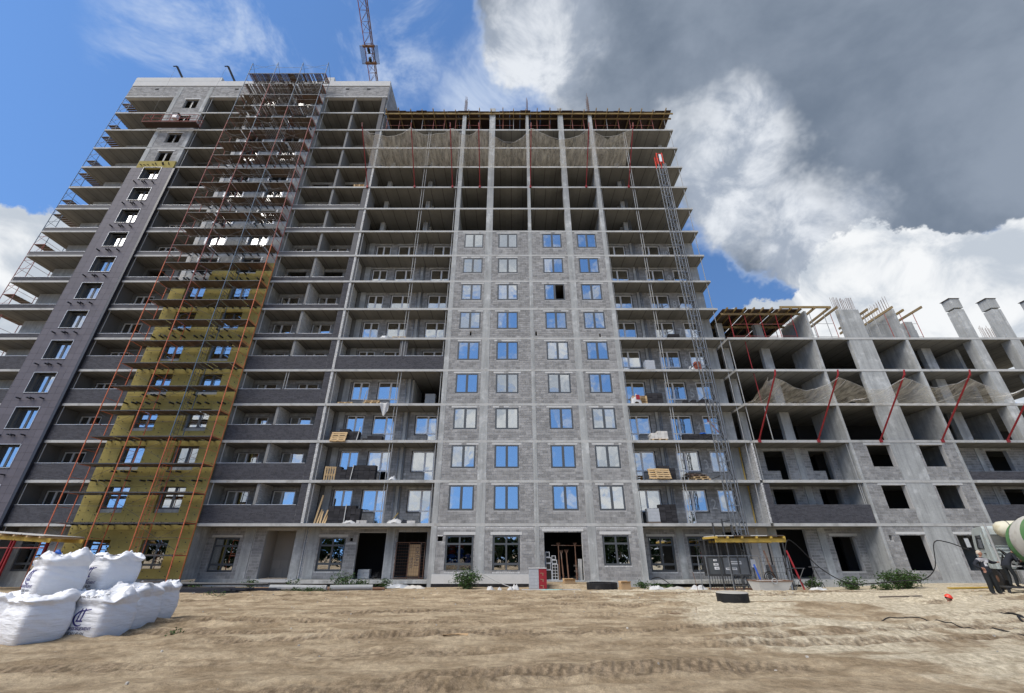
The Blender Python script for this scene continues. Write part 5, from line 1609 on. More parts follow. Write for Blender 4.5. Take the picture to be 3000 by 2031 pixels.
for i, y in enumerate((29.2, 30.9)):
    MB().bar((12.7 + i * 0.3, y, 2.47), (17.1, y, 2.47), 0.1, 0.22).build('beam', M['yellow'], HB)
for x in (12.7, 13.4, 14.3, 15.2, 16.1, 16.9):
    MB().bar((x, 28.9, 2.64), (x, 31.0, 2.64), 0.1, 0.12).build('joist', M['yellow'], HB)
for i in range(4):
    box_part(HB, 'roof_sheet', M['wood_old'] if i % 2 else M['lintel'], 12.75 + i * 1.05, 13.78 + i * 1.05, 28.95, 31.0, 2.71 + 0.004 * i, 2.75 + 0.004 * i)
for x, y, zt_ in ((12.75, 29.25, 3.5), (13.35, 29.2, 3.7), (14.05, 29.6, 3.4), (16.85, 29.2, 2.4), (16.85, 30.9, 2.4)):
    MB().tube((x, y, ground_z(x, y) - 0.05), (x, y, zt_), 0.05).build('post', M['steel_dark'], HB)
HF = thing('mesh_fence', 'grey wire mesh fence and rails around the hoist base', 'fence', (13.8, 29.2, -0.3))
for x, y in ((11.3, 28.9), (11.75, 28.9), (13.15, 28.9), (15.0, 28.9), (16.6, 29.0), (17.2, 29.6)):
    MB().tube((x, y, ground_z(x, y) - 0.05), (x, y, 1.62), 0.03).build('post', M['steel'], HF)
for zz in (1.6,):
    MB().tube((10.6, 28.9, zz), (15.0, 28.9, zz), 0.02, 5).build('rail', M['steel'], HF)
for x in (15.1, 15.3, 15.5, 15.7, 15.9, 16.1, 16.3, 16.5):
    MB().tube((x, 28.95, 0.0), (x, 28.95, 1.5), 0.009, 4).build('mesh_wire', M['steel_dark'], HF)
for zz in (0.1, 0.4, 0.7, 1.0, 1.3, 1.5):
    MB().tube((15.0, 28.95, zz), (16.6, 29.0, zz), 0.009, 4).build('mesh_wire', M['steel_dark'], HF)
for i in range(22):
    x = 13.2 + i * 0.085
    MB().tube((x, 28.92, 0.0), (x, 28.92, 0.62), 0.006, 4).build('mesh_wire', M['steel'], HF)
for zz in (0.02, 0.32, 0.62):
    MB().tube((13.15, 28.92, zz), (15.0, 28.92, zz), 0.012, 4).build('mesh_wire', M['steel'], HF)
o = MB().bar(on(14.8, 28.6, -0.02), (14.55, 28.75, 1.15), 0.09, 0.09).build('prop', M['blue'])
tag(o, 'blue painted prop leaning against the fence by the hoist', 'prop')
o = MB().path([(15.35 + 0.32 * math.cos(a), 28.75, 0.45 + 0.32 * math.sin(a)) for a in [i * math.pi / 8 for i in range(17)]], 0.03, 6).path([(15.35 + 0.22 * math.cos(a), 28.75, 0.42 + 0.24 * math.sin(a)) for a in [i * math.pi / 8 for i in range(17)]], 0.025, 6).build('cable_coil', M['rubber'])
tag(o, 'coil of black cable hung on the hoist fence', 'cable')
tub = thing('mortar_tub', 'cement smeared steel mortar tub before the hoist', 'tub', on(14.35, 27.0))
zb_ = ground_z(14.35, 27.0)
p = [(13.55, 26.6), (15.0, 26.6), (15.0, 27.5), (13.55, 27.5)]
q = [(13.42, 26.45), (15.3, 26.45), (15.3, 27.65), (13.42, 27.65)]
mb = MB()
mb.hexa([(a, b, zb_ + 0.02) for a, b in p] + [(a, b, zb_ + 0.5) for a, b in q])
mb.build('basin', M['lintel'], tub)
for (a, b), (c, d) in zip(q, q[1:] + q[:1]):
    MB().bar((a, b, zb_ + 0.51), (c, d, zb_ + 0.51), 0.05).build('rim', M['rust'], tub)
MB().path([(14.3 + 0.14 * math.cos(a), 26.42, zb_ + 0.5 + 0.14 * math.sin(a)) for a in [i * math.pi / 8 for i in range(17)]], 0.025, 6).build('lifting_ring', M['pipe_grey'], tub)
for i, (x, y, lean, m, h, lab) in enumerate(((16.9, 28.2, -0.35, 'red', 1.9, 'red pole leaning by the dark doorway, left of a stand'), (16.4, 28.6, 0.25, 'steel', 1.5, 'grey steel frame leg leaning right of the hoist'), (15.9, 29.0, -0.3, 'rust', 1.9, 'rusty pole leaning on the hoist canopy'))):
    o = MB().tube(on(x, y, -0.03), (x + lean, y + 0.25, h), 0.05).build('pole', M[m])
    tag(o, lab, 'pole')
fr = thing('trestle', 'dark steel trestle with crossed legs at the right of the hoist', 'trestle', on(16.6, 28.3))
for a, b in (((16.2, 28.0), (17.15, 28.2)), ((17.15, 28.0), (16.2, 28.3))):
    MB().tube((a[0], a[1], ground_z(*a) - 0.02), (b[0], b[1], 0.95), 0.022, 5).build('leg', M['steel_dark'], fr)
MB().tube((16.1, 28.25, 0.95), (17.25, 28.25, 0.95), 0.025, 5).build('rail', M['steel_dark'], fr)
tr = thing('tripod_stand', 'thin survey tripod beside the dark wing doorway', 'tripod', on(18.4, 29.2))
for a in (0.3, 2.4, 4.5):
    MB().tube((18.4 + 0.5 * math.cos(a), 29.2 + 0.5 * math.sin(a), ground_z(18.4 + 0.5 * math.cos(a), 29.2 + 0.5 * math.sin(a))), (18.4, 29.2, 0.95), 0.018, 5).build('leg', M['steel_dark'], tr)
MB().bar((18.1, 29.2, 1.0), (18.75, 29.2, 0.97), 0.06).build('head', M['steel_dark'], tr)
gw = MB().box(15.95, 16.35, 29.75, 30.1, ground_z(16, 29.9), 1.1)
for i in range(9): gw.box(15.92, 16.38, 29.72, 30.13, -0.15 + i * 0.14, -0.13 + i * 0.14)
tag(gw.build('wire_roll', M['steel']), 'upright roll of grey wire mesh under the canopy', 'mesh roll')
# yard canopy at the far left
LC = thing('site_canopy', 'yellow beam canopy on red steel posts at the left edge', 'canopy', (-32.2, 30.2, -0.3))
for y in (29.0, 31.2):
    MB().bar((-36.0, y, 2.9), (-28.6, y, 2.45), 0.12, 0.24).build('beam', M['yellow'], LC)
for i in range(9):
    t = i / 8
    MB().bar((-35.6 + 6.6 * t, 28.6, 3.04 - 0.41 * t), (-35.6 + 6.6 * t, 31.6, 3.04 - 0.41 * t), 0.1, 0.1).build('joist', M['wood'], LC)
for i in range(5):
    t = i / 5
    o = MB().hexa([(-36 + 7.2 * t, 28.7, 3.14 - 0.45 * t), (-34.66 + 7.2 * t, 28.7, 3.06 - 0.45 * t), (-34.66 + 7.2 * t, 31.5, 3.06 - 0.45 * t), (-36 + 7.2 * t, 31.5, 3.14 - 0.45 * t), (-36 + 7.2 * t, 28.7, 3.18 - 0.45 * t), (-34.66 + 7.2 * t, 28.7, 3.1 - 0.45 * t), (-34.66 + 7.2 * t, 31.5, 3.1 - 0.45 * t), (-36 + 7.2 * t, 31.5, 3.18 - 0.45 * t)]).build('roof_sheet', M['lintel'], LC)
for x in (-31.0, -34.6):
    MB().bar((x, 29.0, -0.4), (x, 29.0, 2.5), 0.07, 0.12).bar((x + 0.18, 29.0, -0.4), (x + 0.18, 29.0, 2.5), 0.07, 0.12).build('post', M['red'], LC)
    MB().bar((x + 0.09, 31.2, -0.4), (x + 0.09, 31.2, 2.4), 0.14, 0.14).build('post', M['red'], LC)
MB().tube((-33.5, 29.0, 2.05), (-28.9, 29.0, 2.05), 0.035).build('rail', M['red_old'], LC)

# ================================================================== things kept on the balconies
def pallet_parts(t, local=True, old=False):
    m = M['wood_old'] if old else M['wood']
    for i in range(5):
        MB().box(-0.6, 0.6, -0.4 + i * 0.175, -0.4 + i * 0.175 + 0.1, 0.122, 0.144).build('board', m, t, local=True)
    for i in range(3):
        MB().box(-0.6 + i * 0.5275, -0.6 + i * 0.5275 + 0.145, -0.4, 0.4, 0.1, 0.122).build('cross_board', m, t, local=True)
        for j in range(3):
            MB().box(-0.6 + i * 0.5275, -0.6 + i * 0.5275 + 0.145, -0.4 + j * 0.35, -0.4 + j * 0.35 + 0.1, 0.022, 0.1).build('spacer', m, t, local=True)
    for j in range(3):
        MB().box(-0.6, 0.6, -0.4 + j * 0.35, -0.4 + j * 0.35 + 0.1, 0, 0.022).build('skid', m, t, local=True)
PAL = {}
def pallet(label, loc, rz=0.0, tilt=0.0, old=False, group='wooden pallets on the balconies', lean_x=0.0):
    if old not in PAL:
        t = thing('pallet', label, 'pallet', (0, 0, 0), group=group)
        pallet_parts(t, old=old)
        PAL[old] = t
    else:
        t = copy_tree(PAL[old])
        t['label'] = label; t['group'] = group
    t.location = loc
    t.rotation_euler = (tilt, lean_x, rz)
    return t
def block_stack(label, x0, x1, y0, y1, z0, h, mat='black_block', bl=0.39, bh=0.19, ragged=1, name='block_stack', cat='block stack', group=None):
    """rows of stacked blocks, each block a part"""
    t = thing(name, label, cat, ((x0 + x1) / 2, (y0 + y1) / 2, z0), group=group)
    n = max(1, round(h / bh)); bh = h / n
    nx_ = max(1, round((x1 - x0) / bl)); bl = (x1 - x0) / nx_
    u = unit_box('block', M[mat])
    for r in range(n):
        off = 0
        for c in range(nx_):
            if ragged and r == n - 1 and R.random() < 0.22: continue
            dx, dy = R.uniform(-0.012, 0.012), R.uniform(-0.02, 0.02)
            put(u, 'block', t, (x0 + c * bl + 0.006 + dx, y0 + dy, z0 + r * bh + 0.003), scale=(bl - 0.012, y1 - y0, bh - 0.006))
    return t
def heap(label, name, cat, x0, x1, y0, y1, z0, h, mat, seed=1.0, n=14):
    rows = []
    for j in range(n + 1):
        row = []
        for i in range(n + 1):
            u, v = i / n * 2 - 1, j / n * 2 - 1
            e = max(0.0, 1 - (abs(u) ** 2.6 + abs(v) ** 2.6) * 0.9)
            z = h * (e ** 0.6) * (0.75 + 0.5 * fbm(u * 2 + seed, v * 2, 3, seed))
            row.append((x0 + (x1 - x0) * (u + 1) / 2 + 0.03 * fbm(u * 3, v * 3, 2, seed), y0 + (y1 - y0) * (v + 1) / 2, z0 + max(0.0, z)))
        rows.append(row)
    o = MB().grid(rows).build(name, M[mat], org=((x0 + x1) / 2, (y0 + y1) / 2, z0), smooth=True)
    return tag(o, label, cat)
Z1, Z2, Z3, Z4, Z5, Z6 = [Zt(k) for k in range(1, 7)]
yb0, yb1 = 33.25, 33.75
# --- left balconies (bay F)
block_stack('black block stack on the lowest left balcony, left part', -13.45, -12.2, yb0, yb1, Z1, 1.2, group='black block stacks')
block_stack('black block stack on the lowest left balcony, right of the wooden stake', -12.15, -11.1, yb0, yb1, Z1, 1.22, group='black block stacks')
o = MB().bar((-12.17, 33.18, Z1), (-12.17, 33.2, Z1 + 1.3), 0.05).build('stake', M['lintel']); tag(o, 'pale stake before the black blocks on the lowest left balcony', 'stake')
for i, (x, l, h) in enumerate(((-14.35, 0.15, 2.0), (-14.15, 0.05, 1.0), (-13.95, -0.06, 0.85), (-13.75, 0.1, 0.95), (-13.6, 0.02, 0.7))):
    o = MB().bar((x, 33.35, Z1), (x + l, 33.7, Z1 + h), 0.12, 0.05).build('plank', M['wood']); tag(o, 'one of the yellow planks leaning at the left end of the lowest left balcony', 'plank', 'planks leaning in the balcony corner')
heap('white and red plastic sacks lying before the black blocks, lowest left balcony', 'plastic_sacks', 'sacks', -12.3, -11.3, 33.1, 33.6, Z1, 0.26, 'film_white', 3.0)
block_stack('row of white blocks on the floor of the lowest left balcony', -11.25, -10.5, 33.15, 33.45, Z1, 0.2, 'pallet_white', 0.25, 0.1, name='block_row')
heap('pile of white plastic and rags at the right of the lowest left balcony', 'plastic_sacks', 'sacks', -9.1, -7.9, 33.15, 33.7, Z1, 0.35, 'film_white', 7.0)
heap('heap of dark bags at the right of the lowest left balcony', 'dark_bags', 'bags', -8.2, -7.5, 33.2, 33.7, Z1, 0.28, 'cloth_dark', 9.0)
block_stack('white foam blocks at the right end of the lowest left balcony', -7.6, -7.0, 33.15, 33.5, Z1, 0.18, 'pallet_white', 0.3, 0.09, name='block_row')
o = MB().bar((-8.9, 33.5, Z1), (-8.4, 33.6, Z1 + 0.75), 0.12, 0.05).build('plank', M['yellow']); tag(o, 'yellow plank leaning at the right of the lowest left balcony', 'plank')
block_stack('black block stack beside a leaning pallet, second left balcony', -13.4, -12.22, yb0, yb1, Z2, 1.02, group='black block stacks')
block_stack('wide black block stack right of a pole on the second left balcony', -12.15, -10.4, yb0, yb1, Z2, 1.12, group='black block stacks')
o = MB().bar((-12.19, 33.16, Z2), (-12.1, 33.2, Z2 + 1.15), 0.05).build('stake', M['lintel']); tag(o, 'pale stake between the black blocks on the second left balcony', 'stake')
pallet('pale pallet standing upright on the second left balcony', (-13.85, 33.35, Z2 + 0.42), 0, rad(80), lean_x=rad(90))
heap('crumpled net and rags on the second left balcony', 'rag_heap', 'rags', -9.4, -8.7, 33.1, 33.6, Z2, 0.35, 'film', 4.0)
block_stack('long black block stack on the third left balcony', -14.45, -12.1, yb0, yb1, Z3, 0.96, group='black block stacks')
pallet('small orange pallet leaning on black blocks, third left balcony', (-13.55, 33.05, Z3 + 0.22), 0, rad(68))
block_stack('low black block stack on the third left balcony', -11.8, -10.25, yb0, yb1, Z3, 0.40, group='black block stacks')
o = MB().bar((-12.2, 33.15, Z3), (-12.05, 33.2, Z3 + 1.1), 0.05).build('stake', M['lintel']); tag(o, 'pale stake before the long black stack on the third left balcony', 'stake')
pallet('flat pale pallet on the fourth left balcony', (-13.6, 33.5, Z4))
pallet('flat pallet beside the white sheet on the fourth left balcony', (-11.5, 33.5, Z4))
pallet('upper pallet of two beside the white sheet, fourth left balcony', (-11.45, 33.52, Z4 + 0.15), 0.05)
o = MB().tube((-12.2, 33.2, Z4), (-12.0, 33.25, Z4 + 1.2), 0.03).build('stake', M['pipe_grey']); tag(o, 'grey pole standing on the fourth left balcony', 'pole')
block_stack('pale grey block stack inside the open room of the fourth left balcony', -7.65, -6.75, 35.6, 36.2, Z4, 1.75, 'lintel', 0.45, 0.3, ragged=0)
rows = []
for j in range(13):
    t = j / 12
    row = []
    for i in range(9):
        u = i / 8
        xx = -10.75 + 0.8 * u * (1 - 0.45 * t) + 0.35 * t
        yy = 32.93 - 0.07 * math.sin(u * 9 + t * 4) - (0.05 if t > 0.1 else -0.3 * (0.1 - t) * 10)
        row.append((xx, yy, Z4 + 0.03 - max(0.0, t - 0.12) * (1.05 + 0.25 * math.sin(u * 5))))
    rows.append(row)
o = MB().grid(rows).build('plastic_sheet', M['film_white'], smooth=True); tag(o, 'crumpled white plastic sheet hanging over the fourth left balcony edge', 'plastic sheet')
heap('bundle covered with grey film on the sixth left balcony', 'covered_bundle', 'bundle', -11.8, -10.8, 33.2, 33.8, Z6, 0.5, 'film', 5.0)
pallet('pallet on the sixth left balcony beside the pipes', (-9.9, 33.5, Z6))
# --- right balconies (bay H)
def wrapped(label, x0, x1, y0, y1, z0, h, mat='film'):
    t = thing('wrapped_pallet', label, 'wrapped blocks', ((x0 + x1) / 2, (y0 + y1) / 2, z0))
    box_part(t, 'pallet_base', M['wood_old'], x0 - 0.03, x1 + 0.03, y0 - 0.03, y1 + 0.03, z0, z0 + 0.12)
    n = max(2, round(h / 0.2))
    for r in range(n):
        d = R.uniform(-0.012, 0.012)
        MB().box(x0 + d, x1 + d, y0, y1, z0 + 0.12 + r * h / n, z0 + 0.115 + (r + 1) * h / n).build('layer', M[mat], t)
    return t
wrapped('film wrapped pallet of grey blocks on the lowest right balcony', 9.9, 10.75, 33.2, 33.8, Z1, 0.9)
block_stack('square black block stack on the lowest right balcony', 10.8, 12.05, yb0, yb1, Z1, 1.3, ragged=0, group='black block stacks')
pallet('pallet leaning before black blocks on the second right balcony', (10.95, 33.3, Z2 + 0.45), 0, rad(72))
pallet('second pallet leaning before black blocks, second right balcony', (11.35, 33.1, Z2 + 0.42), 0.2, rad(70))
block_stack('black block stack behind leaning pallets on the second right balcony', 11.3, 12.55, 33.55, 34.0, Z2, 1.15, group='black block stacks')
for i in range(3):
    pallet(['lowest', 'middle', 'topmost'][i] + ' pallet of the flat stack on the second right balcony', (14.4 - 0.12 * i, 33.6, Z2 + 0.15 * i), 0.05 * i, old=(i == 2))
pallet('fourth pallet, set back behind the flat stack on the second right balcony', (14.0, 34.0, Z2 + 0.45), 0.1, old=True)
t = block_stack('pallet of white stone blocks on the third right balcony', 10.95, 12.3, 33.2, 33.9, Z3 + 0.145, 0.62, 'pallet_white', 0.3, 0.15)
pallet('pallet under the white stone blocks on the third right balcony', (11.6, 33.55, Z3))
block_stack('low black block stack on the third right balcony', 13.55, 15.85, yb0, yb1, Z3, 0.55, ragged=0, group='black block stacks')
heap('blue plastic bag lying on black blocks, third right balcony', 'blue_bag', 'bag', 14.9, 15.4, 33.22, 33.62, Z3 + 0.56, 0.16, 'blue_cloth', 2.0)
for i in range(5):
    pallet('pallet number %s from the floor in the stack on the fourth right balcony' % ['one', 'two', 'three', 'four', 'five'][i], (10.5, 33.65 + R.uniform(-0.03, 0.03), Z4 + 0.15 * i), R.uniform(-0.03, 0.03))
heap('white and red sack thrown over the pallet stack, fourth right balcony', 'sack', 'sack', 9.7, 10.6, 33.05, 33.5, Z4, 0.85, 'film_white', 6.0)
o = MB().box(10.15, 10.45, 33.06, 33.1, Z4 + 0.35, Z4 + 0.75).build('red_patch', M['red_wrap']); tag(o, 'red printed patch of sacking before the pallet stack', 'sacking')
block_stack('black block stack right of the pallets on the fourth right balcony', 11.1, 12.4, yb0, yb1, Z4, 0.98, ragged=0, group='black block stacks')
block_stack('low black block row left of the mast, fourth right balcony', 14.1, 15.1, yb0, yb1, Z4, 0.4, group='black block stacks')
block_stack('low black block row behind the mast, fourth right balcony', 15.15, 16.3, yb0, yb1, Z4, 0.45, group='black block stacks')
wrapped('film wrapped pallet of blocks on the fifth right balcony', 11.4, 12.2, 33.3, 33.9, Z5, 0.85)
block_stack('red brick stack behind the mast on the fifth right balcony', 15.65, 16.2, 33.3, 33.7, Z5, 0.85, 'red_brick', 0.25, 0.09)
heap('grey sack beside the red bricks on the fifth right balcony', 'sack', 'sack', 15.1, 15.7, 33.3, 33.8, Z5, 0.55, 'film', 8.0)
block_stack('dark sheets stacked on the sixth right balcony', 13.85, 14.8, 33.3, 33.8, Z6, 0.6, 'black_block', 0.95, 0.08, name='sheet_stack', cat='sheets')
# --- high left balconies (bay E)
for i in range(4):
    pallet('pallet %s of the small stack on the topmost balcony' % ['one', 'two', 'three', 'four'][i], (-19.7, 33.8, Zt(16) + 0.15 * i))
for i in range(5):
    pallet('pallet %s of the stack high beside the dark pier' % ['one', 'two', 'three', 'four', 'five'][i], (-16.4, 33.8, Zt(12) + 0.15 * i))

# ================================================================== things lying in the yard
def ring(label, x, y, ro, ri, h, dz=0.0):
    n = 40
    z = ground_z(x, y) - 0.06
    o = MB().lathe([(ro, z), (ro * 1.005, z + h), (ro - 0.02, z + h + 0.01), (ri, z + h + 0.01), (ri, z), ], (x, y, 0), n, closed=True).build('manhole_ring', M['black'])
    return tag(o, label, 'manhole ring', 'black manhole rings')
ring('black manhole ring before the open doorway', 5.1, 27.6, 0.86, 0.74, 0.46)
r2 = ring('black manhole ring with sand on its rim, in the pale sand nearer the camera', 8.6, 19.2, 0.58, 0.5, 0.36)
z = ground_z(8.6, 19.2) + 0.3
MB().lathe([(0.585, z), (0.56, z + 0.03), (0.0, z + 0.06)], (8.6, 19.2, 0), 30).build('sand_fill', M['stone'], r2)
# reinforcing loop sticking out of the sand, and a thin bar
o = MB().path([on(4.6, 15.9, 0.02), on(5.2, 16.0, 0.05), on(5.9, 16.0, 0.02), on(5.95, 16.05, 0.2)], 0.012, 5).build('bent_bar', M['rust']); tag(o, 'bent reinforcing bar lying in the sand', 'rebar')
o = MB().tube(on(8.4, 22.0, -0.05), on(8.3, 22.1, 0.95), 0.012, 5).build('marker_bar', M['rust']); tag(o, 'thin upright bar standing in the pale sand before the tub', 'rebar')
# bale of red and grey wrapped insulation
bl = thing('wrapped_bale', 'shrink wrapped bale of grey boards with a red printed side before the doorway', 'bale', on(1.65, 30.9))
z = ground_z(1.65, 30.9)
for i in range(6):
    MB().box(1.08, 1.68, 30.45, 31.3, z + 0.02 + i * 0.185, z + 0.2 + i * 0.185).build('board_pack', M['film'], bl)
    MB().box(1.69, 2.18, 30.45, 31.3, z + 0.02 + i * 0.185, z + 0.2 + i * 0.185).build('red_pack', M['red_wrap'], bl)
for i in range(3):
    MB().box(1.78, 2.0, 30.43, 30.45, z + 0.18 + i * 0.34, z + 0.21 + i * 0.34).box(1.93, 1.97, 30.43, 30.45, z + 0.06 + i * 0.34, z + 0.21 + i * 0.34).build('print_mark', M['tan_print'], bl)
MB().box(1.05, 2.2, 30.42, 31.33, z + 1.13, z + 1.17).build('film_top', M['film_white'], bl)
# prop jacks leaning in the doorway
for i, (x, y, h, lean, m, lab) in enumerate(((3.3, 33.3, 2.25, 0.0, 'rust', 'tall rusty prop standing left in the doorway'), (4.48, 33.3, 2.25, 0.0, 'rust', 'tall rusty prop standing right in the doorway'), (3.5, 32.6, 1.75, -0.06, 'rust', 'shorter prop with forked head, left of two before the doorway'), (3.8, 32.3, 1.78, -0.04, 'rust', 'shorter prop with forked head, right of two before the doorway'))):
    p = thing('prop_jack', lab, 'prop', (x, y, ground_z(x, y) if y < 33 else 0.1), group='props in the doorway')
    z0 = ground_z(x, y) if y < 33 else 0.1
    MB().tube((x, y, z0 - 0.02), (x + lean, y + 0.1, h * 0.6), 0.05).build('tube', M[m], p)
    MB().tube((x + lean, y + 0.1, h * 0.55), (x + lean * 1.6, y + 0.15, h), 0.036).build('inner_tube', M['rust'], p)
    for e in (-0.09, -0.03, 0.03, 0.09):
        MB().tube((x + lean * 1.6 + e * 0.5, y + 0.15, h), (x + lean * 1.6 + e * 1.4, y + 0.15, h + 0.2), 0.014, 4).build('fork', M['rust'], p)
o = MB().tube((2.8, 33.5, 2.27), (5.0, 33.5, 2.25), 0.02, 5).build('rod', M['rust']); tag(o, 'thin rod laid across the props in the doorway', 'rod')
# window frames stacked in the doorway
for i, (x, z, w, h) in enumerate(((2.36, 0.1, 0.42, 0.62), (2.36, 0.73, 0.36, 0.4), (2.36, 1.14, 0.4, 0.36), (2.36, 1.51, 0.3, 0.34), (2.80, 0.1, 0.42, 0.98), (2.80, 1.1, 0.36, 0.24), (2.80, 1.35, 0.28, 0.26))):
    f = thing('spare_frame', ['large grey frame at the bottom of the frame pile in the doorway', 'second spare window frame up in the doorway pile', 'third spare window frame up in the doorway pile', 'topmost spare window frame in the doorway pile', 'tall white lattice frame in the doorway pile', 'shiny white frame on the lattice in the doorway pile', 'small white frame on the doorway pile, right side'][i], 'window frame', (x, 33.6, z), group='frames piled in the doorway')
    MB().box(x, x + w, 33.5, 33.58, z, z + 0.035).box(x, x + w, 33.5, 33.58, z + h - 0.035, z + h).box(x, x + 0.035, 33.5, 33.58, z + 0.035, z + h - 0.035).box(x + w - 0.035, x + w, 33.5, 33.58, z + 0.035, z + h - 0.035).build('frame', M['pvc'], f)
    MB().box(x + 0.035, x + w - 0.035, 33.53, 33.55, z + 0.035, z + h - 0.035).build('pane', M['glass_dark'], f)
    if i == 4:
        for q in range(4): MB().box(x + 0.035, x + w - 0.035, 33.49, 33.5, z + 0.2 + q * 0.19, z + 0.22 + q * 0.19).build('lattice_bar', M['pvc'], f)
        MB().box(x + w / 2 - 0.012, x + w / 2 + 0.012, 33.485, 33.49, z + 0.03, z + h - 0.03).build('lattice_bar', M['pvc'], f)
pallet('grey pallet standing upright inside the doorway', (4.45, 33.9, 0.62), rad(90), rad(86), old=True, lean_x=0)
for i, x in enumerate((4.66, 4.76, 4.84)):
    o = MB().bar((x, 33.55, 0.1), (x + 0.06, 33.7, 1.4), 0.09, 0.03).build('plank', M['lintel']); tag(o, 'one of the pale planks leaning at the right jamb of the doorway', 'plank', 'planks in the doorway')
# cardboard and boards
def crate(label, x, y, w, d, h, rz, mat, name='cardboard_box', cat='box'):
    z = ground_z(x, y) - 0.02
    t = thing(name, label, cat, (x, y, z), rz)
    MB().box(-w / 2, w / 2, -d / 2, d / 2, 0, h).build('carton', M[mat], t, local=True)
    for s in (-1, 1):
        MB().hexa([(-w / 2, s * d / 2 - 0.01, h), (w / 2, s * d / 2 - 0.01, h), (w / 2, s * d / 2 + 0.01, h), (-w / 2, s * d / 2 + 0.01, h), (-w / 2, s * (d / 2 + 0.1) - 0.01, h + 0.08), (w / 2, s * (d / 2 + 0.1) - 0.01, h + 0.08), (w / 2, s * (d / 2 + 0.1) + 0.01, h + 0.08), (-w / 2, s * (d / 2 + 0.1) + 0.01, h + 0.08)]).build('flap', M[mat], t, local=True)
    return t
crate('orange cardboard box right of the black manhole ring', 7.15, 30.9, 0.62, 0.5, 0.4, 0.1, 'card')
crate('torn cardboard box lying at the foot of the props', 3.75, 31.9, 0.75, 0.4, 0.2, 0.15, 'card')
o = MB().hexa([on(1.55, 25.9, 0.02), on(2.45, 25.8, 0.02), on(2.8, 26.9, 0.02), on(1.9, 27.0, 0.02), on(1.55, 25.9, 0.05), on(2.45, 25.8, 0.05), on(2.8, 26.9, 0.06), on(1.9, 27.0, 0.06)]).build('sheet', M['teal']); tag(o, 'pale teal sheet lying on the ground before the doorway', 'sheet')
for i, (a, b, l) in enumerate((((2.2, 28.7), (3.8, 29.1), 'grey board lying on the ground left of the props'), ((2.7, 28.2), (4.0, 28.6), 'grey plank lying nearest the teal sheet'), ((0.6, 29.3), (2.0, 29.5), 'grey board lying beside the wrapped bale'))):
    o = MB().bar(on(*a, 0.05), on(*b, 0.06), 0.2, 0.04).build('plank', M['lintel'] if i else M['wood_old']); tag(o, l, 'plank')
rows = [[on(-1.52 + 0.56 * u, 11.1 + 0.16 * v, 0.012 + 0.02 * math.sin(u * 5)) for u in [i / 8 for i in range(9)]] for v in (0, 0.33, 0.66, 1)]
o = MB().grid(rows)
o.grid([[(p[0], p[1], p[2] + 0.012) for p in r] for r in rows])
o = o.build('cardboard_piece', M['card']); tag(o, 'flat piece of brown cardboard lying in the foreground dirt', 'cardboard')
for i, (x, y, s, l) in enumerate(((-1.35, 30.3, 0.22, 'white plastic bag standing left by the plinth'), (-0.75, 30.2, 0.14, 'small white plastic bag lying by the plinth'), (-0.1, 30.2, 0.17, 'white plastic bag leaning left of the pair by the plinth'), (0.2, 30.4, 0.26, 'tall white plastic bag at the right by the plinth'))):
    heap(l, 'plastic_bag', 'bag', x - s, x + s, y - s * 0.7, y + s * 0.7, ground_z(x, y) - 0.02, s * 1.3, 'film_white', 11.0 + i, 10)
for i, (x, y, w, h, mtl, l) in enumerate(((9.0, 30.4, 0.5, 0.28, 'film_white', 'white rubble heap under the grey window right of the doorway'), (10.0, 30.0, 0.7, 0.22, 'stone', 'grey rubble heap left of the hoist'), (11.3, 29.6, 0.6, 0.3, 'film_white', 'crumpled white film on rubble left of the hoist fence'), (-7.6, 32.3, 0.9, 0.3, 'film', 'grey rubbish bags below the wire gate'), (-6.4, 32.0, 0.7, 0.22, 'stone', 'rubble heap at the corner below the gate'), (17.3, 27.6, 0.5, 0.24, 'film_white', 'white sack crumpled right of the trestle'))):
    heap(l, 'rubble_heap', 'rubble', x - w, x + w, y - w * 0.5, y + w * 0.5, ground_z(x, y) - 0.03, h, mtl, 21.0 + i, 16)
# pipes and black steel sections on the left
for i, (a, b, r, mtl, lab) in enumerate((((-12.7, 25.6), (-9.8, 25.8), 0.14, 'pipe_grey', 'thick grey pipe lying along the yard, left length'), ((-9.7, 26.0), (-7.6, 26.6), 0.14, 'pipe_grey', 'thick grey pipe lying along the yard, right length'), ((-18.0, 27.2), (-9.0, 28.2), 0.08, 'rust', 'lowest long rusty pipe behind the grey pipes'), ((-18.6, 27.6), (-8.4, 28.7), 0.08, 'rust', 'middle long rusty pipe behind the grey pipes'), ((-17.4, 28.1), (-7.6, 29.2), 0.08, 'rust', 'farthest long rusty pipe, nearest the building'))):
    n = 10
    pts = [on(a[0] + (b[0] - a[0]) * t / n, a[1] + (b[1] - a[1]) * t / n, 0) for t in range(n + 1)]
    zz = max(p[2] for p in pts) + r * 0.8
    z_a, z_b = pts[0][2] + r, pts[-1][2] + r
    o = MB().tube((a[0], a[1], z_a + 0.02), (b[0], b[1], z_b + 0.02), r, 12).build('pipe', M[mtl]); tag(o, lab, 'pipe', 'pipes lying before the building')
for i in range(26):
    y = 23.6 + (i % 9) * 0.17; zl = (i // 9) * 0.075
    x0 = -16.9 + R.uniform(-0.5, 0.3); x1 = -13.6 + R.uniform(-0.5, 0.6)
    yy = y + R.uniform(-0.03, 0.03)
    z0 = ground_z(-15, 24.2) + 0.05 + zl
    o = MB().bar((x0, yy, z0), (x1, yy + R.uniform(-0.1, 0.1), z0 + R.uniform(0, 0.02)), 0.13, 0.07).build('steel_section', M['panel_dark'])
    tag(o, 'one of the black steel sections in the pile right of the white sacks', 'steel section', 'pile of black steel sections')
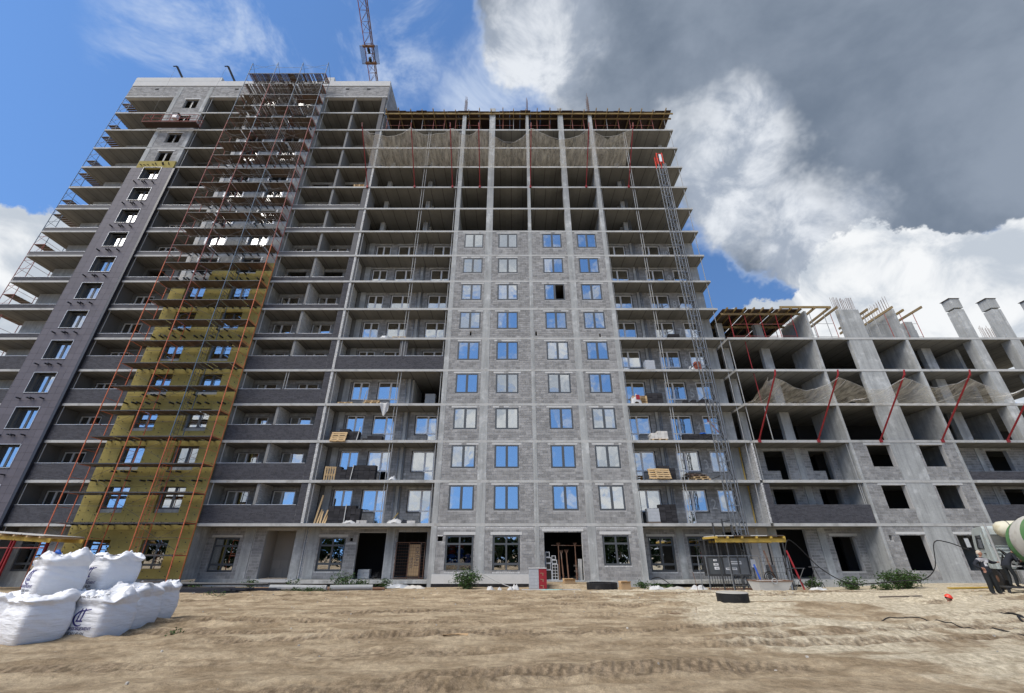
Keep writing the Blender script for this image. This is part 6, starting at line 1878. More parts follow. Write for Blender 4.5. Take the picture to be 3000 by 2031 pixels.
for i in range(8):
    y = 24.3 + i * 0.1
    o = MB().bar(on(-14.6 + i * 0.1, y, 0.06 + 0.03 * (i % 3)), on(-11.9 + R.uniform(-0.4, 0.2), y + 0.9, 0.06 + 0.03 * (i % 3)), 0.09, 0.06).build('steel_section', M['panel_dark'])
    tag(o, 'one of the thin black steel sections fanned out right of the pile', 'steel section', 'fanned black steel sections')
for i in range(5):
    o = MB().tube(on(-17.6, 24.9 + i * 0.14, 0.3), on(-13.0, 25.4 + i * 0.14, 0.32), 0.05, 6).build('steel_section', M['steel_dark'])
    tag(o, 'one of the dark tubes lying behind the black steel sections', 'steel tube', 'dark tubes by the scaffold foot')
# hoses
def hose(label, pts, r, mat='rubber', ground=True):
    P3 = []
    for i in range(len(pts) - 1):
        p0 = pts[max(0, i - 1)]; p1 = pts[i]; p2 = pts[i + 1]; p3 = pts[min(len(pts) - 1, i + 2)]
        for k in range(6):
            t = k / 6
            P3.append(tuple(0.5 * ((2 * p1[c]) + (-p0[c] + p2[c]) * t + (2 * p0[c] - 5 * p1[c] + 4 * p2[c] - p3[c]) * t * t + (-p0[c] + 3 * p1[c] - 3 * p2[c] + p3[c]) * t ** 3) for c in range(len(p1))))
    P3.append(pts[-1])
    if len(pts[0]) == 2: P3 = [on(p[0], p[1], r) for p in P3]
    o = MB().path(P3, r, 6).build('hose', M[mat], smooth=True)
    return tag(o, label, 'hose')
hose('black hose curling on the pale sand at the right edge', [(15.3, 15.6), (15.55, 15.9), (15.4, 15.2), (14.9, 14.6), (14.2, 13.9), (14.6, 12.2)], 0.028)
hose('thin black cable lying across the sand at the lower right', [(10.4, 14.4), (11.2, 14.7), (11.8, 14.4), (11.7, 13.4), (11.6, 12.2), (12.4, 11.0)], 0.014)
hose('black cable looping from the hoist canopy to the truck', [(16.2, 28.5, 0.6), (16.9, 28.9, 2.3), (17.6, 29.2, 2.3), (19.0, 29.5, 0.9), (20.4, 29.5, 0.12), (21.6, 29.3, 0.1), (23.2, 28.8, 0.28), (24.1, 28.4, 0.35), (24.9, 28.2, 1.0), (25.4, 28.2, 2.3), (26.0, 28.0, 2.35), (26.6, 27.4, 1.9)], 0.028)
hose('grey hose arching out of the wall by the leafy bush', [(-2.4, 32.9, 0.5), (-1.9, 32.2, 0.48), (-1.0, 31.6, 0.1), (0.2, 31.0, ground_z(0.2, 31) + 0.02)], 0.03, 'pipe_grey')
hose('short grey hose curving out under the window right of the doorway', [(9.5, 32.9, 0.2), (9.8, 32.2, 0.3), (10.2, 31.6, 0.0), (10.4, 31.2, ground_z(10.4, 31.2))], 0.03, 'rubber')
# wire gate with cardboard
gt = thing('wire_gate', 'dark wire mesh gate closing the entrance left of the block wall', 'gate', (-7.45, 34.6, 0.1))
for x in (-8.5, -7.55, -6.68, -6.4):
    MB().box(x - 0.025, x + 0.025, 34.58, 34.63, 0.1, 2.5).build('post', M['rust'], gt)
for zz in (0.15, 2.45):
    MB().box(-8.5, -6.4, 34.59, 34.62, zz, zz + 0.05).build('rail', M['rust'], gt)
for q in range(11):
    zz = 0.35 + q * 0.2
    MB().box(-8.5, -6.45, 34.6, 34.61, zz, zz + 0.012).build('wire', M['rust'], gt)
for q in range(13):
    xx = -8.45 + q * 0.17
    MB().box(xx, xx + 0.008, 34.605, 34.615, 0.15, 2.45 if q % 3 else 3.4).build('wire', M['steel_dark'], gt)
cs = MB().box(-7.52, -6.74, 34.63, 34.65, 0.28, 2.36).build('cardboard_sheet', M['card']); tag(cs, 'cardboard sheet with hand painted letters behind the wire gate', 'cardboard')
text_part(cs, 'СКЛАД', 0.34, (-6.95, 34.625, 1.55), (rad(90), rad(90), 0), M['print_dark'], 'painted_word')
text_part(cs, 'вход', 0.30, (-7.28, 34.625, 1.15), (rad(90), rad(90), 0), M['print_dark'], 'painted_word')
# red and blue sacks seen through the first ground floor window
k = 0
for r in range(7):
    for c in range(3):
        if c == 2 and r > 4: continue
        red_ = (c == 0 and (r in (0, 2) or r > 4)) or (c == 1 and r > 5) or (c == 2 and r == 0)
        x = -4.35 + c * 0.62; z = 0.12 + r * 0.32
        mb = MB(); rows = []
        for j in range(7):
            th = math.pi * j / 6
            rows.append([(x + 0.3 * math.cos(a) * (1 if abs(math.cos(a)) < 0.9 else 0.97) * math.sin(th) ** 0.4, 34.0 + 0.35 * math.sin(a) * math.sin(th) ** 0.4, z + 0.16 - 0.16 * math.cos(th)) for a in [2 * math.pi * i / 12 for i in range(13)]])
        o = mb.grid(rows).build('plaster_sack', M['red_wrap' if red_ else 'blue_cloth'], smooth=True)
        tag(o, ('one of the red sacks' if red_ else 'one of the blue sacks') + ' piled behind the first ground floor window', 'sack', 'sacks behind the window')
# dim things inside the open ground floor room on the left
block_stack('grey block pile inside the open room left of the wire gate', -11.35, -10.5, 35.4, 35.9, 0.1, 0.6, 'lintel', 0.42, 0.2)
heap('dark rubble and bags inside the open room left of the gate', 'rubble_heap', 'rubble', -10.4, -9.6, 35.5, 36.3, 0.1, 0.5, 'black', 31.0)
# ---------------------------------------------------------------- plants
def plant(label, x, y, w, d, h, n, mat='leaf', leaf=0.07, name='bush', cat='bush', z=None, group=None):
    zb = (ground_z(x, y) if z is None else z) - 0.02
    t = thing(name, label, cat, (x, y, zb), group=group)
    st = MB(); lv = MB()
    ns = max(4, int(n / 45))
    stems = []
    for i in range(ns):
        a = R.uniform(0, 2 * math.pi); rr = R.random() ** 0.6
        tip = Vector((x + w * rr * math.cos(a), y + d * rr * math.sin(a), zb + h * R.uniform(0.55, 1.0) * (1 - 0.45 * rr * rr)))
        b = Vector((x + 0.15 * w * math.cos(a), y + 0.15 * d * math.sin(a), zb))
        mid = (b + tip) / 2 + Vector((0, 0, h * 0.1))
        st.path([b, mid, tip], [0.012, 0.008, 0.003], 4)
        stems.append((b, mid, tip))
    for i in range(n):
        b, mid, tip = R.choice(stems)
        u = R.random() ** 0.7
        p = (b.lerp(mid, u * 2) if u < 0.5 else mid.lerp(tip, u * 2 - 1)) + Vector((R.gauss(0, 0.09), R.gauss(0, 0.09), R.gauss(0, 0.06))) * (0.6 + h)
        if p.z < zb + 0.02: p.z = zb + 0.03
        s = leaf * R.uniform(0.6, 1.25)
        a = Vector((R.gauss(0, 1), R.gauss(0, 1), R.gauss(0, 0.5))).normalized()
        c = a.cross(Vector((R.gauss(0, 1), R.gauss(0, 1), R.gauss(0, 1)))).normalized()
        k0 = len(lv.v)
        lv.v += [tuple(p - a * s), tuple(p + c * s * 0.38), tuple(p + a * s), tuple(p - c * s * 0.38)]
        lv.f.append((k0, k0 + 1, k0 + 2, k0 + 3))
    st.build('stems', M['bark'], t)
    lv.build('foliage', M[mat], t, kind='stuff')
    return t
plant('dense green bush under the first ground floor window', -2.9, 31.3, 1.0, 0.55, 1.25, 1700, leaf=0.075)
plant('low green weeds right of the orange box', 8.4, 31.3, 0.6, 0.4, 0.5, 420)
plant('low weeds below the second window right of the doorway', 9.9, 31.6, 0.6, 0.3, 0.4, 300)
plant('large green bush before the wing, right of its window opening', 24.2, 30.2, 1.6, 0.7, 1.25, 2100, leaf=0.08)
plant('green bush left of the large one before the wing', 21.2, 30.3, 0.9, 0.5, 0.75, 800, leaf=0.075)
plant('small green bush by the dark wing doorway', 18.9, 30.6, 0.6, 0.4, 0.75, 520, leaf=0.075)
plant('low weeds between the bushes before the wing', 22.6, 29.6, 1.0, 0.5, 0.4, 500)
plant('weed by the pipes below the beige doorway', -16.6, 30.8, 0.4, 0.3, 0.8, 260)
plant('weed growing through the pipes, left one', -12.9, 28.6, 0.35, 0.3, 0.75, 200)
plant('tall weed growing among the grey pipes', -9.4, 26.9, 0.75, 0.4, 1.0, 620)
plant('weed before the open room left of the gate', -9.7, 31.5, 0.8, 0.4, 0.6, 420)
plant('weed at the right end of the pipes', -8.2, 31.4, 0.5, 0.3, 0.7, 300)
plant('weeds along the front of the grey pipe', -10.6, 25.2, 1.5, 0.25, 0.25, 500, leaf=0.05)
plant('tiny weed before the nearest white sack', -7.7, 11.6, 0.25, 0.15, 0.14, 60, leaf=0.035)
plant('sparse weeds in the sand before the black steel', -13.0, 21.6, 0.9, 0.4, 0.3, 90, leaf=0.05)
plant('weed at the foot of the scaffold wall', -20.9, 31.9, 0.4, 0.3, 0.4, 120)
o = MB().bar(on(26.0, 29.0, 0.06), on(30.5, 29.2, 0.06), 0.35, 0.06).build('plank', M['yellow']); tag(o, 'yellow board lying before the wing behind the truck', 'plank')
o = MB().bar(on(24.8, 27.0, 0.04), on(29.0, 26.6, 0.04), 0.18, 0.05).build('plank', M['wood']); tag(o, 'pale plank lying on the ground left of the truck', 'plank')
o = MB().bar(on(15.6, 20.9, 0.05), on(16.9, 20.3, 0.06), 0.25, 0.03).build('board', M['wood_old']); tag(o, 'dark board lying in the sand beside the pit', 'plank')

# ================================================================== big white cement sacks
from mathutils.bvhtree import BVHTree
def big_bag(label, loc, rz, seed, h=0.82, collar=0.28, slump=0.0, sx=0.95, sy=0.95, lean=(0, 0), logo=None, cloth=None, bottom=0.0):
    """filled woven sack: bulging square body, gathered collar folded over the top"""
    t = thing('cement_sack', label, 'sack', loc, rz, 'big white cement sacks')
    na, nv = 120, 60
    rows = []
    for j in range(nv + 1):
        v = j / nv
        row = []
        for i in range(na + 1):
            a = 2 * math.pi * (i % na) / na
            ca, sa = math.cos(a), math.sin(a)
            e = 8.0 if v < 0.45 else 8.0 - 4.6 * sstep(0.45, 0.8, v)
            rr = 1.0 / ((abs(ca) ** e + abs(sa) ** e) ** (1 / e))
            if v < 0.55:                         # body
                u = v / 0.55
                z = h * 0.92 * u
                r = 0.455 + 0.045 * math.sin(math.pi * min(1, u * 1.05)) ** 0.8 - 0.03 * (1 - u) ** 6
                # tension folds, mostly level, stronger near the top
                f = fbm(ca * 1.6 + seed * 3, z * 16 + sa * 2.4, 3, seed) * (0.005 + 0.018 * u ** 2)
                f += 0.010 * fbm(ca * 1.7 + sa * 0.6, z * 5 + sa * 1.4, 2, seed + 4) * (0.4 + u)
                row.append(((r * rr + f) * ca * sx, (r * rr + f) * sa * sy, z))
            elif v < 0.80:                       # gathered collar, bunched into folds
                u = (v - 0.55) / 0.25
                z = h * 0.92 + collar * (u ** 0.8) * (0.72 + 0.75 * fbm(ca * 1.1 + seed, sa * 1.1, 2, seed + 1)) - slump * u * max(0, ca)
                r = 0.465 - 0.035 * u + 0.055 * math.sin(math.pi * u)
                f = 0.10 * u * fbm(ca * 1.5 + seed, sa * 1.5 + u * 0.9, 2, seed + 2) + 0.022 * fbm(ca * 4.2 + u, sa * 4.2 + u * 2 + seed, 3, seed + 3)
                row.append(((r * rr + f) * ca * sx, (r * rr + f) * sa * sy, z))
            else:                                # top falls inwards
                u = (v - 0.80) / 0.20
                z1 = h * 0.92 + collar * (0.72 + 0.75 * fbm(ca * 1.1 + seed, sa * 1.1, 2, seed + 1)) - slump * max(0, ca)
                z = z1 + 0.03 * math.sin(u * math.pi) - 0.16 * u + 0.07 * fbm(ca * (1 - u) * 4 + seed, sa * (1 - u) * 4, 3, seed + 5) * math.sin(math.pi * min(1, u + 0.15))
                r = (0.43 + 0.085 * fbm(ca * 1.5 + seed, sa * 1.5 + 0.9, 2, seed + 2)) * (1 - u) ** 0.85
                row.append((r * rr * ca * sx, r * rr * sa * sy, z))
        rows.append(row)
    for row in rows:
        for i, p in enumerate(row):
            k = max(0.0, p[2]) / (h + collar)
            row[i] = (p[0] + lean[0] * k * k, p[1] + lean[1] * k * k, p[2] if p[2] > 0 else 0.0)
    body = MB().grid(rows)
    o = body.build('sack_body', M['bag'], t, smooth=True, local=True)
    bvh = BVHTree.FromPolygons([Vector(p) for p in body.v], body.f)
    def project(me_verts):
        out = []
        for x, z in me_verts:
            hit = bvh.ray_cast(Vector((x, -2.0, z)), Vector((0, 1, 0)))
            y = hit[0].y if hit[0] is not None else -0.47
            out.append((x, y - 0.005, z))
        return out
    def strip(pts, w):
        """ribbon of width w through 2-D points"""
        v, f = [], []
        for i, p in enumerate(pts):
            q0 = Vector(pts[max(0, i - 1)]); q1 = Vector(pts[min(len(pts) - 1, i + 1)])
            d = (q1 - q0).normalized(); n = Vector((-d.y, d.x))
            ww = w[i] if isinstance(w, list) else w
            v += [tuple(Vector(p) + n * ww / 2), tuple(Vector(p) - n * ww / 2)]
            if i: f.append((2 * i - 2, 2 * i - 1, 2 * i + 1, 2 * i))
        return v, f
    def add(name, shapes, mat):
        mb = MB()
        for v, f in shapes:
            k = len(mb.v)
            mb.v += project(v)
            mb.f += [tuple(k + q for q in ff) for ff in f]
        mb.build(name, M[mat], t, local=True)
    def line(a, b, w, n=10):
        return strip([(a[0] + (b[0] - a[0]) * i / n, a[1] + (b[1] - a[1]) * i / n) for i in range(n + 1)], w)
    def words(s, x, z, size, mat, sh=0.2):
        cu = bpy.data.curves.new('print', 'FONT'); cu.body = s; cu.size = size; cu.align_x = 'CENTER'; cu.resolution_u = 2; cu.shear = sh
        cu.offset = size * 0.02
        tmp = bpy.data.objects.new('tmp', cu); COL.objects.link(tmp)
        me = bpy.data.meshes.new_from_object(tmp.evaluated_get(bpy.context.evaluated_depsgraph_get()))
        bpy.data.objects.remove(tmp)
        v = [(q.co.x + x, q.co.y + z) for q in me.vertices]; f = [tuple(p.vertices) for p in me.polygons]
        bpy.data.meshes.remove(me)
        add('printed_word', [(v, f)], mat)
    if logo is not None:
        lx, lz, s = logo
        arc = []
        wds = []
        for i in range(25):
            g = rad(78 + 200 * i / 24 + 28 * (i / 24))
            arc.append((lx + s * 0.52 * math.cos(g) * 1.05, lz + s * 0.52 * math.sin(g)))
            wds.append(s * (0.05 + 0.10 * math.sin(math.pi * i / 24)))
        add('printed_logo', [strip(arc, wds),
                             line((lx - 0.13 * s, lz + 0.66 * s), (lx - 0.23 * s, lz - 0.2 * s), 0.115 * s),
                             line((lx + 0.2 * s, lz + 0.66 * s), (lx + 0.08 * s, lz - 0.2 * s), 0.125 * s),
                             line((lx - 0.3 * s, lz - 0.2 * s), (lx + 0.3 * s, lz - 0.2 * s), 0.10 * s),
                             line((lx - 0.22 * s, lz + 0.46 * s), (lx + 0.68 * s, lz + 0.62 * s), 0.075 * s)], 'print_blue')
        words('МОРДОВЦЕМЕНТ', lx + 0.02, lz - 0.80 * s, 0.076, 'print_blue')
        words('ЦЕМ I 42,5Н', lx - 0.02, lz - 1.16 * s, 0.082, 'print_dark')
        x0, x1 = lx - 0.32, lx + 0.32
        add('printed_lines', [line((x0, lz - 1.3 * s), (x1, lz - 1.3 * s), 0.011), line((x0, lz - 1.72 * s), (x1, lz - 1.72 * s), 0.011)], 'print_dark')
        words('масса нетто  1000 кг', lx, lz - 1.6 * s, 0.055, 'print_dark')
        words('ПОРТЛАНДЦЕМЕНТ', lx, h * 0.92 + collar * 0.42, 0.06, 'print_dark', 0.0)
    if cloth:
        x, y, w = cloth
        hit = bvh.ray_cast(Vector((x, y, 3)), Vector((0, 0, -1)))
        z = hit[0].z if hit[0] is not None else h
        MB().path([(x - w, y, z + 0.01), (x - w * 0.3, y + 0.02, z + 0.06), (x + w * 0.5, y - 0.02, z + 0.05), (x + w, y + 0.03, z)], [0.02, 0.05, 0.045, 0.015], 8).build('tie_cloth', M['blue_cloth'], t, smooth=True, local=True)
    return t
GZ = ground_z
def gb(x, y): return (x, y, min(GZ(x, y), GZ(x - 0.4, y - 0.4), GZ(x + 0.4, y - 0.4)) - 0.01)
big_bag('front left white sack with dark pleated side, on the ground', gb(-10.42, 11.0), -0.34, 1.3, 0.80, 0.17)
big_bag('front white sack with blue round emblem, rightmost of the front pair', gb(-9.62, 11.76), -0.12, 5.1, 0.80, 0.30, logo=(-0.05, 0.47, 0.28))
big_bag('white sack on the ground behind the emblem sack, wooden slat on its top', gb(-9.83, 12.85), -0.03, 8.7, 0.80, 0.26, cloth=(0.1, 0.0, 0.16))
big_bag('small white sack farthest right on the ground, next to black steel', gb(-10.22, 14.05), -0.05, 12.2, 0.78, 0.24)
big_bag('white sack cut by the left edge of the picture, on the ground', gb(-11.75, 11.75), 0.1, 15.9, 0.82, 0.26)
big_bag('white sack on the ground hidden behind the front pair', gb(-10.75, 12.5), 0.05, 17.5, 0.80, 0.16)
z2 = 0.80
big_bag('upper left white sack with blue cloth strip on its open top', (-11.25, 11.95, z2 + gb(-10.5, 11.8)[2]), -0.50, 21.3, 0.72, 0.30, slump=0.05, lean=(0.12, 0.0), logo=(-0.06, 0.40, 0.26), cloth=(0.12, -0.22, 0.17))
big_bag('upper right white sack with blue emblem and knotted neck', (-10.85, 13.0, z2 + gb(-10.1, 13)[2]), -0.30, 27.7, 0.80, 0.22, logo=(-0.05, 0.42, 0.26), lean=(0.10, 0.05))
o = MB().bar((-9.62, 12.55, 1.02), (-9.25, 12.75, 1.02), 0.06, 0.03).build('slat', M['wood_old']); tag(o, 'short wooden slat lying on a white sack', 'slat')

# ================================================================== concrete mixer truck
TK = thing('mixer_truck', 'grey cab concrete mixer truck with white and green drum at the right edge', 'truck', (26.25, 24.35, ground_z(25.5, 24.3) - 0.02), rad(-28))
def lp(name, mb, mat, par=None, smooth=False):
    return mb.build(name, M[mat], par or TK, smooth=smooth, local=True)
# cab: profile in (y forward, z) swept across the width, roof falling to the front
prof = [(0.0, 1.0), (0.0, 2.62), (0.06, 2.92), (0.22, 3.05), (1.3, 3.0), (1.55, 2.9), (1.66, 2.72), (1.9, 1.85), (1.98, 1.75), (2.0, 0.72), (1.35, 0.72), (1.25, 1.0)]
def prism(prof, x0, x1, inset_top=0.0):
    mb = MB(); n = len(prof)
    for x, s in ((x0, 1), (x1, -1)):
        for y, z in prof:
            k = max(0.0, (z - 1.9) / 1.15)
            mb.v.append((x + s * 0.13 * k * k, y, z))
    for i in range(n):
        j = (i + 1) % n
        mb.f.append((i, j, n + j, n + i))
    mb.f.append(tuple(reversed(range(n)))); mb.f.append(tuple(range(n, 2 * n)))
    return mb
lp('cab_body', prism(prof, -1.18, 1.18), 'truck')
for x in (-0.62, 0.62):      # two rear windows with rounded rims, ribs below
    w = lp('rear_window', MB().box(x - 0.42, x + 0.42, -0.02, 0.0, 2.1, 2.62), 'glass_truck')
    lp('window_rim', MB().path([(x - 0.44, -0.02, 2.14), (x - 0.40, -0.02, 2.64), (x + 0.40, -0.02, 2.64), (x + 0.44, -0.02, 2.14), (x + 0.38, -0.02, 2.07), (x - 0.38, -0.02, 2.07), (x - 0.44, -0.02, 2.14)], 0.03, 6), 'truck', w)
for zz in (1.92, 1.74, 1.56):
    lp('pressed_rib', MB().path([(-1.0, -0.01, zz), (1.0, -0.01, zz)], 0.045, 8), 'truck')
for x in (-0.7, 0.7):
    lp('air_grille', MB().box(x - 0.25, x + 0.25, -0.02, 0.0, 1.18, 1.4), 'pipe_grey')
dr = lp('door', MB().hexa([(-1.2, 0.5, 1.05), (-1.17, 0.5, 1.05), (-1.17, 1.5, 1.05), (-1.2, 1.5, 1.05), (-1.1, 0.5, 2.75), (-1.07, 0.5, 2.75), (-1.07, 1.42, 2.72), (-1.1, 1.42, 2.72)]), 'truck')
lp('door_glass', MB().hexa([(-1.195, 0.6, 1.95), (-1.16, 0.6, 1.95), (-1.16, 1.05, 1.95), (-1.195, 1.05, 1.95), (-1.125, 0.6, 2.62), (-1.09, 0.6, 2.62), (-1.09, 1.05, 2.62), (-1.125, 1.05, 2.62)]), 'glass_dark', dr)
lp('quarter_glass', MB().hexa([(-1.195, 1.1, 1.95), (-1.16, 1.1, 1.95), (-1.16, 1.42, 1.95), (-1.195, 1.42, 1.95), (-1.125, 1.1, 2.62), (-1.09, 1.1, 2.62), (-1.09, 1.3, 2.62), (-1.125, 1.3, 2.62)]), 'glass_dark', dr)
lp('handle', MB().box(-1.22, -1.18, 0.6, 0.78, 1.7, 1.74), 'rubber', dr)
lp('windscreen', MB().hexa([(-1.05, 1.9, 1.9), (1.05, 1.9, 1.9), (1.05, 1.92, 1.9), (-1.05, 1.92, 1.9), (-0.98, 1.68, 2.7), (0.98, 1.68, 2.7), (0.98, 1.7, 2.7), (-0.98, 1.7, 2.7)]), 'glass_dark')
for s in (-1, 1):
    mr = lp('mirror', MB().box(s * 1.42 - 0.11, s * 1.42 + 0.11, 1.72, 1.8, 2.0, 2.55), 'rubber')
    lp('mirror_arm', MB().tube((s * 1.15, 1.65, 2.65), (s * 1.42, 1.76, 2.5), 0.02).tube((s * 1.18, 1.75, 1.85), (s * 1.42, 1.76, 2.05), 0.02), 'rubber', mr)
    lp('mirror_glass', MB().box(s * 1.42 - 0.09, s * 1.42 + 0.09, 1.70, 1.72, 2.04, 2.5), 'film', mr)
lp('bumper', MB().box(-1.24, 1.24, 1.85, 2.1, 0.5, 0.85), 'pipe_grey')
lp('step', MB().box(-1.22, -0.95, 1.2, 1.8, 0.45, 0.55).box(-1.22, -1.18, 1.2, 1.8, 0.55, 0.95), 'rubber')
for s in (-1, 1):
    lp('wheel_arch', MB().path([(s * 1.05, 0.55 + 0.62 * math.cos(a), 0.55 + 0.62 * math.sin(a)) for a in [math.pi * i / 8 for i in range(9)]], 0.07, 6), 'rubber')
def wheel(x, y, r=0.52, w=0.3):
    t = lp('wheel', MB().lathe([(r * 0.6, -w / 2), (r * 0.93, -w / 2), (r, -w / 2 + 0.05), (r, w / 2 - 0.05), (r * 0.93, w / 2), (r * 0.6, w / 2)], (x, y, r + 0.02), 24, 'x'), 'rubber')
    lp('rim', MB().lathe([(r * 0.6, -w * 0.4), (r * 0.62, w * 0.4)], (x, y, r + 0.02), 18, 'x'), 'pipe_grey', t)
    lp('hub', MB().lathe([(0.16, -w * 0.52), (0.16, w * 0.52)], (x, y, r + 0.02), 10, 'x'), 'rust', t)
for s in (-1, 1):
    wheel(s * 1.02, 0.55)
    for y in (-3.6, -4.95):
        wheel(s * 1.0, y); wheel(s * 0.66, y, w=0.26)
for s in (-1, 1):
    lp('chassis_rail', MB().box(s * 0.42 - 0.05, s * 0.42 + 0.05, -6.2, 1.6, 0.8, 1.05), 'rubber')
lp('fuel_tank', MB().box(-1.2, -0.55, -2.5, -1.1, 0.42, 0.98).box(-1.22, -0.53, -2.15, -2.1, 0.4, 1.0).box(-1.22, -0.53, -1.5, -1.45, 0.4, 1.0), 'pipe_grey')
lp('air_tank', MB().lathe([(0.02, -0.95), (0.16, -0.9), (0.16, -0.2), (0.02, -0.15)], (-0.95, 0, 0.7), 14, 'y'), 'rubber')
lp('battery_box', MB().box(-1.2, -0.6, -0.95, -0.35, 0.5, 0.95), 'rubber')
lp('side_step', MB().box(-2.0, -1.0, -2.6, -1.7, 0.25, 0.31).box(-1.95, -1.85, -2.55, -2.45, 0.0, 0.25).box(-1.95, -1.85, -1.85, -1.75, 0.0, 0.25).box(-1.1, -1.0, -2.55, -2.45, 0.0, 0.25), 'steel_dark')
lp('work_tray', MB().box(-1.15, -0.55, -1.0, -0.3, 1.12, 1.18), 'lintel')
for i in range(14):
    a = Vector((R.uniform(-1.0, 0.6), R.uniform(-1.0, -0.25), R.uniform(0.9, 1.6)))
    lp('hydraulic_line', MB().path([a, a + Vector((R.uniform(-0.3, 0.3), R.uniform(-0.4, 0.3), R.uniform(0.1, 0.5))), a + Vector((R.uniform(-0.4, 0.4), R.uniform(-0.6, 0.2), R.uniform(-0.1, 0.4)))], 0.035, 6), 'rubber' if i % 3 else 'pipe_grey')
lp('gearbox', MB().lathe([(0.3, -1.0), (0.38, -0.8), (0.38, -0.5), (0.22, -0.35)], (0, 0, 1.75), 16, 'y'), 'rust')
lp('front_stand', MB().bar((-0.55, -0.75, 1.05), (-0.2, -0.75, 1.9), 0.14).bar((0.55, -0.75, 1.05), (0.2, -0.75, 1.9), 0.14).bar((-0.5, -0.4, 1.05), (-0.5, -1.4, 1.6), 0.1), 'steel_dark')
lp('rear_stand', MB().bar((-0.6, -5.4, 1.05), (-0.6, -5.2, 2.2), 0.16).bar((0.6, -5.4, 1.05), (0.6, -5.2, 2.2), 0.16), 'steel_dark')
lp('exhaust_pipe', MB().tube((-1.05, -0.25, 1.0), (-1.0, -0.22, 3.2), 0.055, 10), 'pipe_grey')
wt_ = lp('water_tank', MB().lathe([(0.02, -0.72), (0.22, -0.70), (0.36, -0.55), (0.40, -0.3), (0.40, 0.3), (0.36, 0.55), (0.22, 0.70), (0.02, 0.72)], (-0.1, -0.62, 2.85), 24, 'x'), 'tank', smooth=True)
lp('tank_strap', MB().lathe([(0.41, -0.22), (0.41, -0.19)], (-0.1, -0.62, 2.85), 24, 'x').lathe([(0.41, 0.2), (0.41, 0.23)], (-0.1, -0.62, 2.85), 24, 'x'), 'steel_dark', wt_)
# drum on an inclined axis, with green bands
D0, D1 = Vector((0, -0.95, 1.85)), Vector((0, -5.9, 2.75))
ax = (D1 - D0).normalized(); q = Vector((0, 1, 0)).rotation_difference(ax).to_matrix().to_4x4()
dprof = [(0.35, 0.0), (0.62, 0.12), (0.95, 0.75), (1.14, 1.4), (1.16, 2.2), (1.0, 3.2), (0.78, 4.1), (0.52, 4.85), (0.48, 5.0)]
dm = lp('drum', MB().lathe(dprof, (0, 0, 0), 36, 'y').xf(Matrix.Translation(D0) @ q), 'drum', smooth=True)
def rad_at(y):
    for (r0, y0), (r1, y1) in zip(dprof[:-1], dprof[1:]):
        if y0 <= y <= y1: return r0 + (r1 - r0) * (y - y0) / (y1 - y0)
    return 0.5
for ya, yb, tw in ((0.5, 1.5, 0.9), (2.6, 3.2, 0.7)):
    rows = []
    for j in range(7):
        rows.append([((rad_at(ya + (yb - ya) * j / 6 + tw * i / 36 * 0.8) + 0.012) * math.cos(2 * math.pi * i / 36), ya + (yb - ya) * j / 6 + tw * i / 36 * 0.8, (rad_at(ya + (yb - ya) * j / 6 + tw * i / 36 * 0.8) + 0.012) * math.sin(2 * math.pi * i / 36)) for i in range(37)])
    lp('green_band', MB().grid(rows).xf(Matrix.Translation(D0) @ q), 'drum_green', dm, smooth=True)
lp('hopper', MB().hexa([(-0.25, -5.6, 2.6), (0.25, -5.6, 2.6), (0.25, -6.1, 2.6), (-0.25, -6.1, 2.6), (-0.5, -5.4, 3.4), (0.5, -5.4, 3.4), (0.5, -6.4, 3.4), (-0.5, -6.4, 3.4)]), 'drum')
lp('chute', MB().hexa([(-0.2, -6.0, 2.0), (0.2, -6.0, 2.0), (0.2, -6.0, 2.12), (-0.2, -6.0, 2.12), (-0.2, -7.2, 1.3), (0.2, -7.2, 1.3), (0.2, -7.2, 1.42), (-0.2, -7.2, 1.42)]), 'pipe_grey')

# ================================================================== people
def skin_mesh(verts, edges, radii, root=0, sub=2):
    me = bpy.data.meshes.new('body')
    me.from_pydata(verts, edges, [])
    o = bpy.data.objects.new('tmp_body', me)
    COL.objects.link(o)
    o.modifiers.new('skin', 'SKIN').use_smooth_shade = True
    for i, r in enumerate(radii):
        sv = me.skin_vertices[0].data[i]
        sv.radius = r if isinstance(r, tuple) else (r, r)
        sv.use_root = (i == root)
    s = o.modifiers.new('sub', 'SUBSURF'); s.levels = sub; s.render_levels = sub
    dg = bpy.context.evaluated_depsgraph_get()
    out = bpy.data.meshes.new_from_object(o.evaluated_get(dg))
    bpy.data.objects.remove(o)
    return out
def chain(V_, E_, R_, start, pts):
    """adds a chain of (x,y,z,r) to the skeleton from vertex index start; returns the last index"""
    p = start
    for x, y, z, r in pts:
        V_.append((x, y, z)); R_.append(r); E_.append((p, len(V_) - 1)); p = len(V_) - 1
    return p
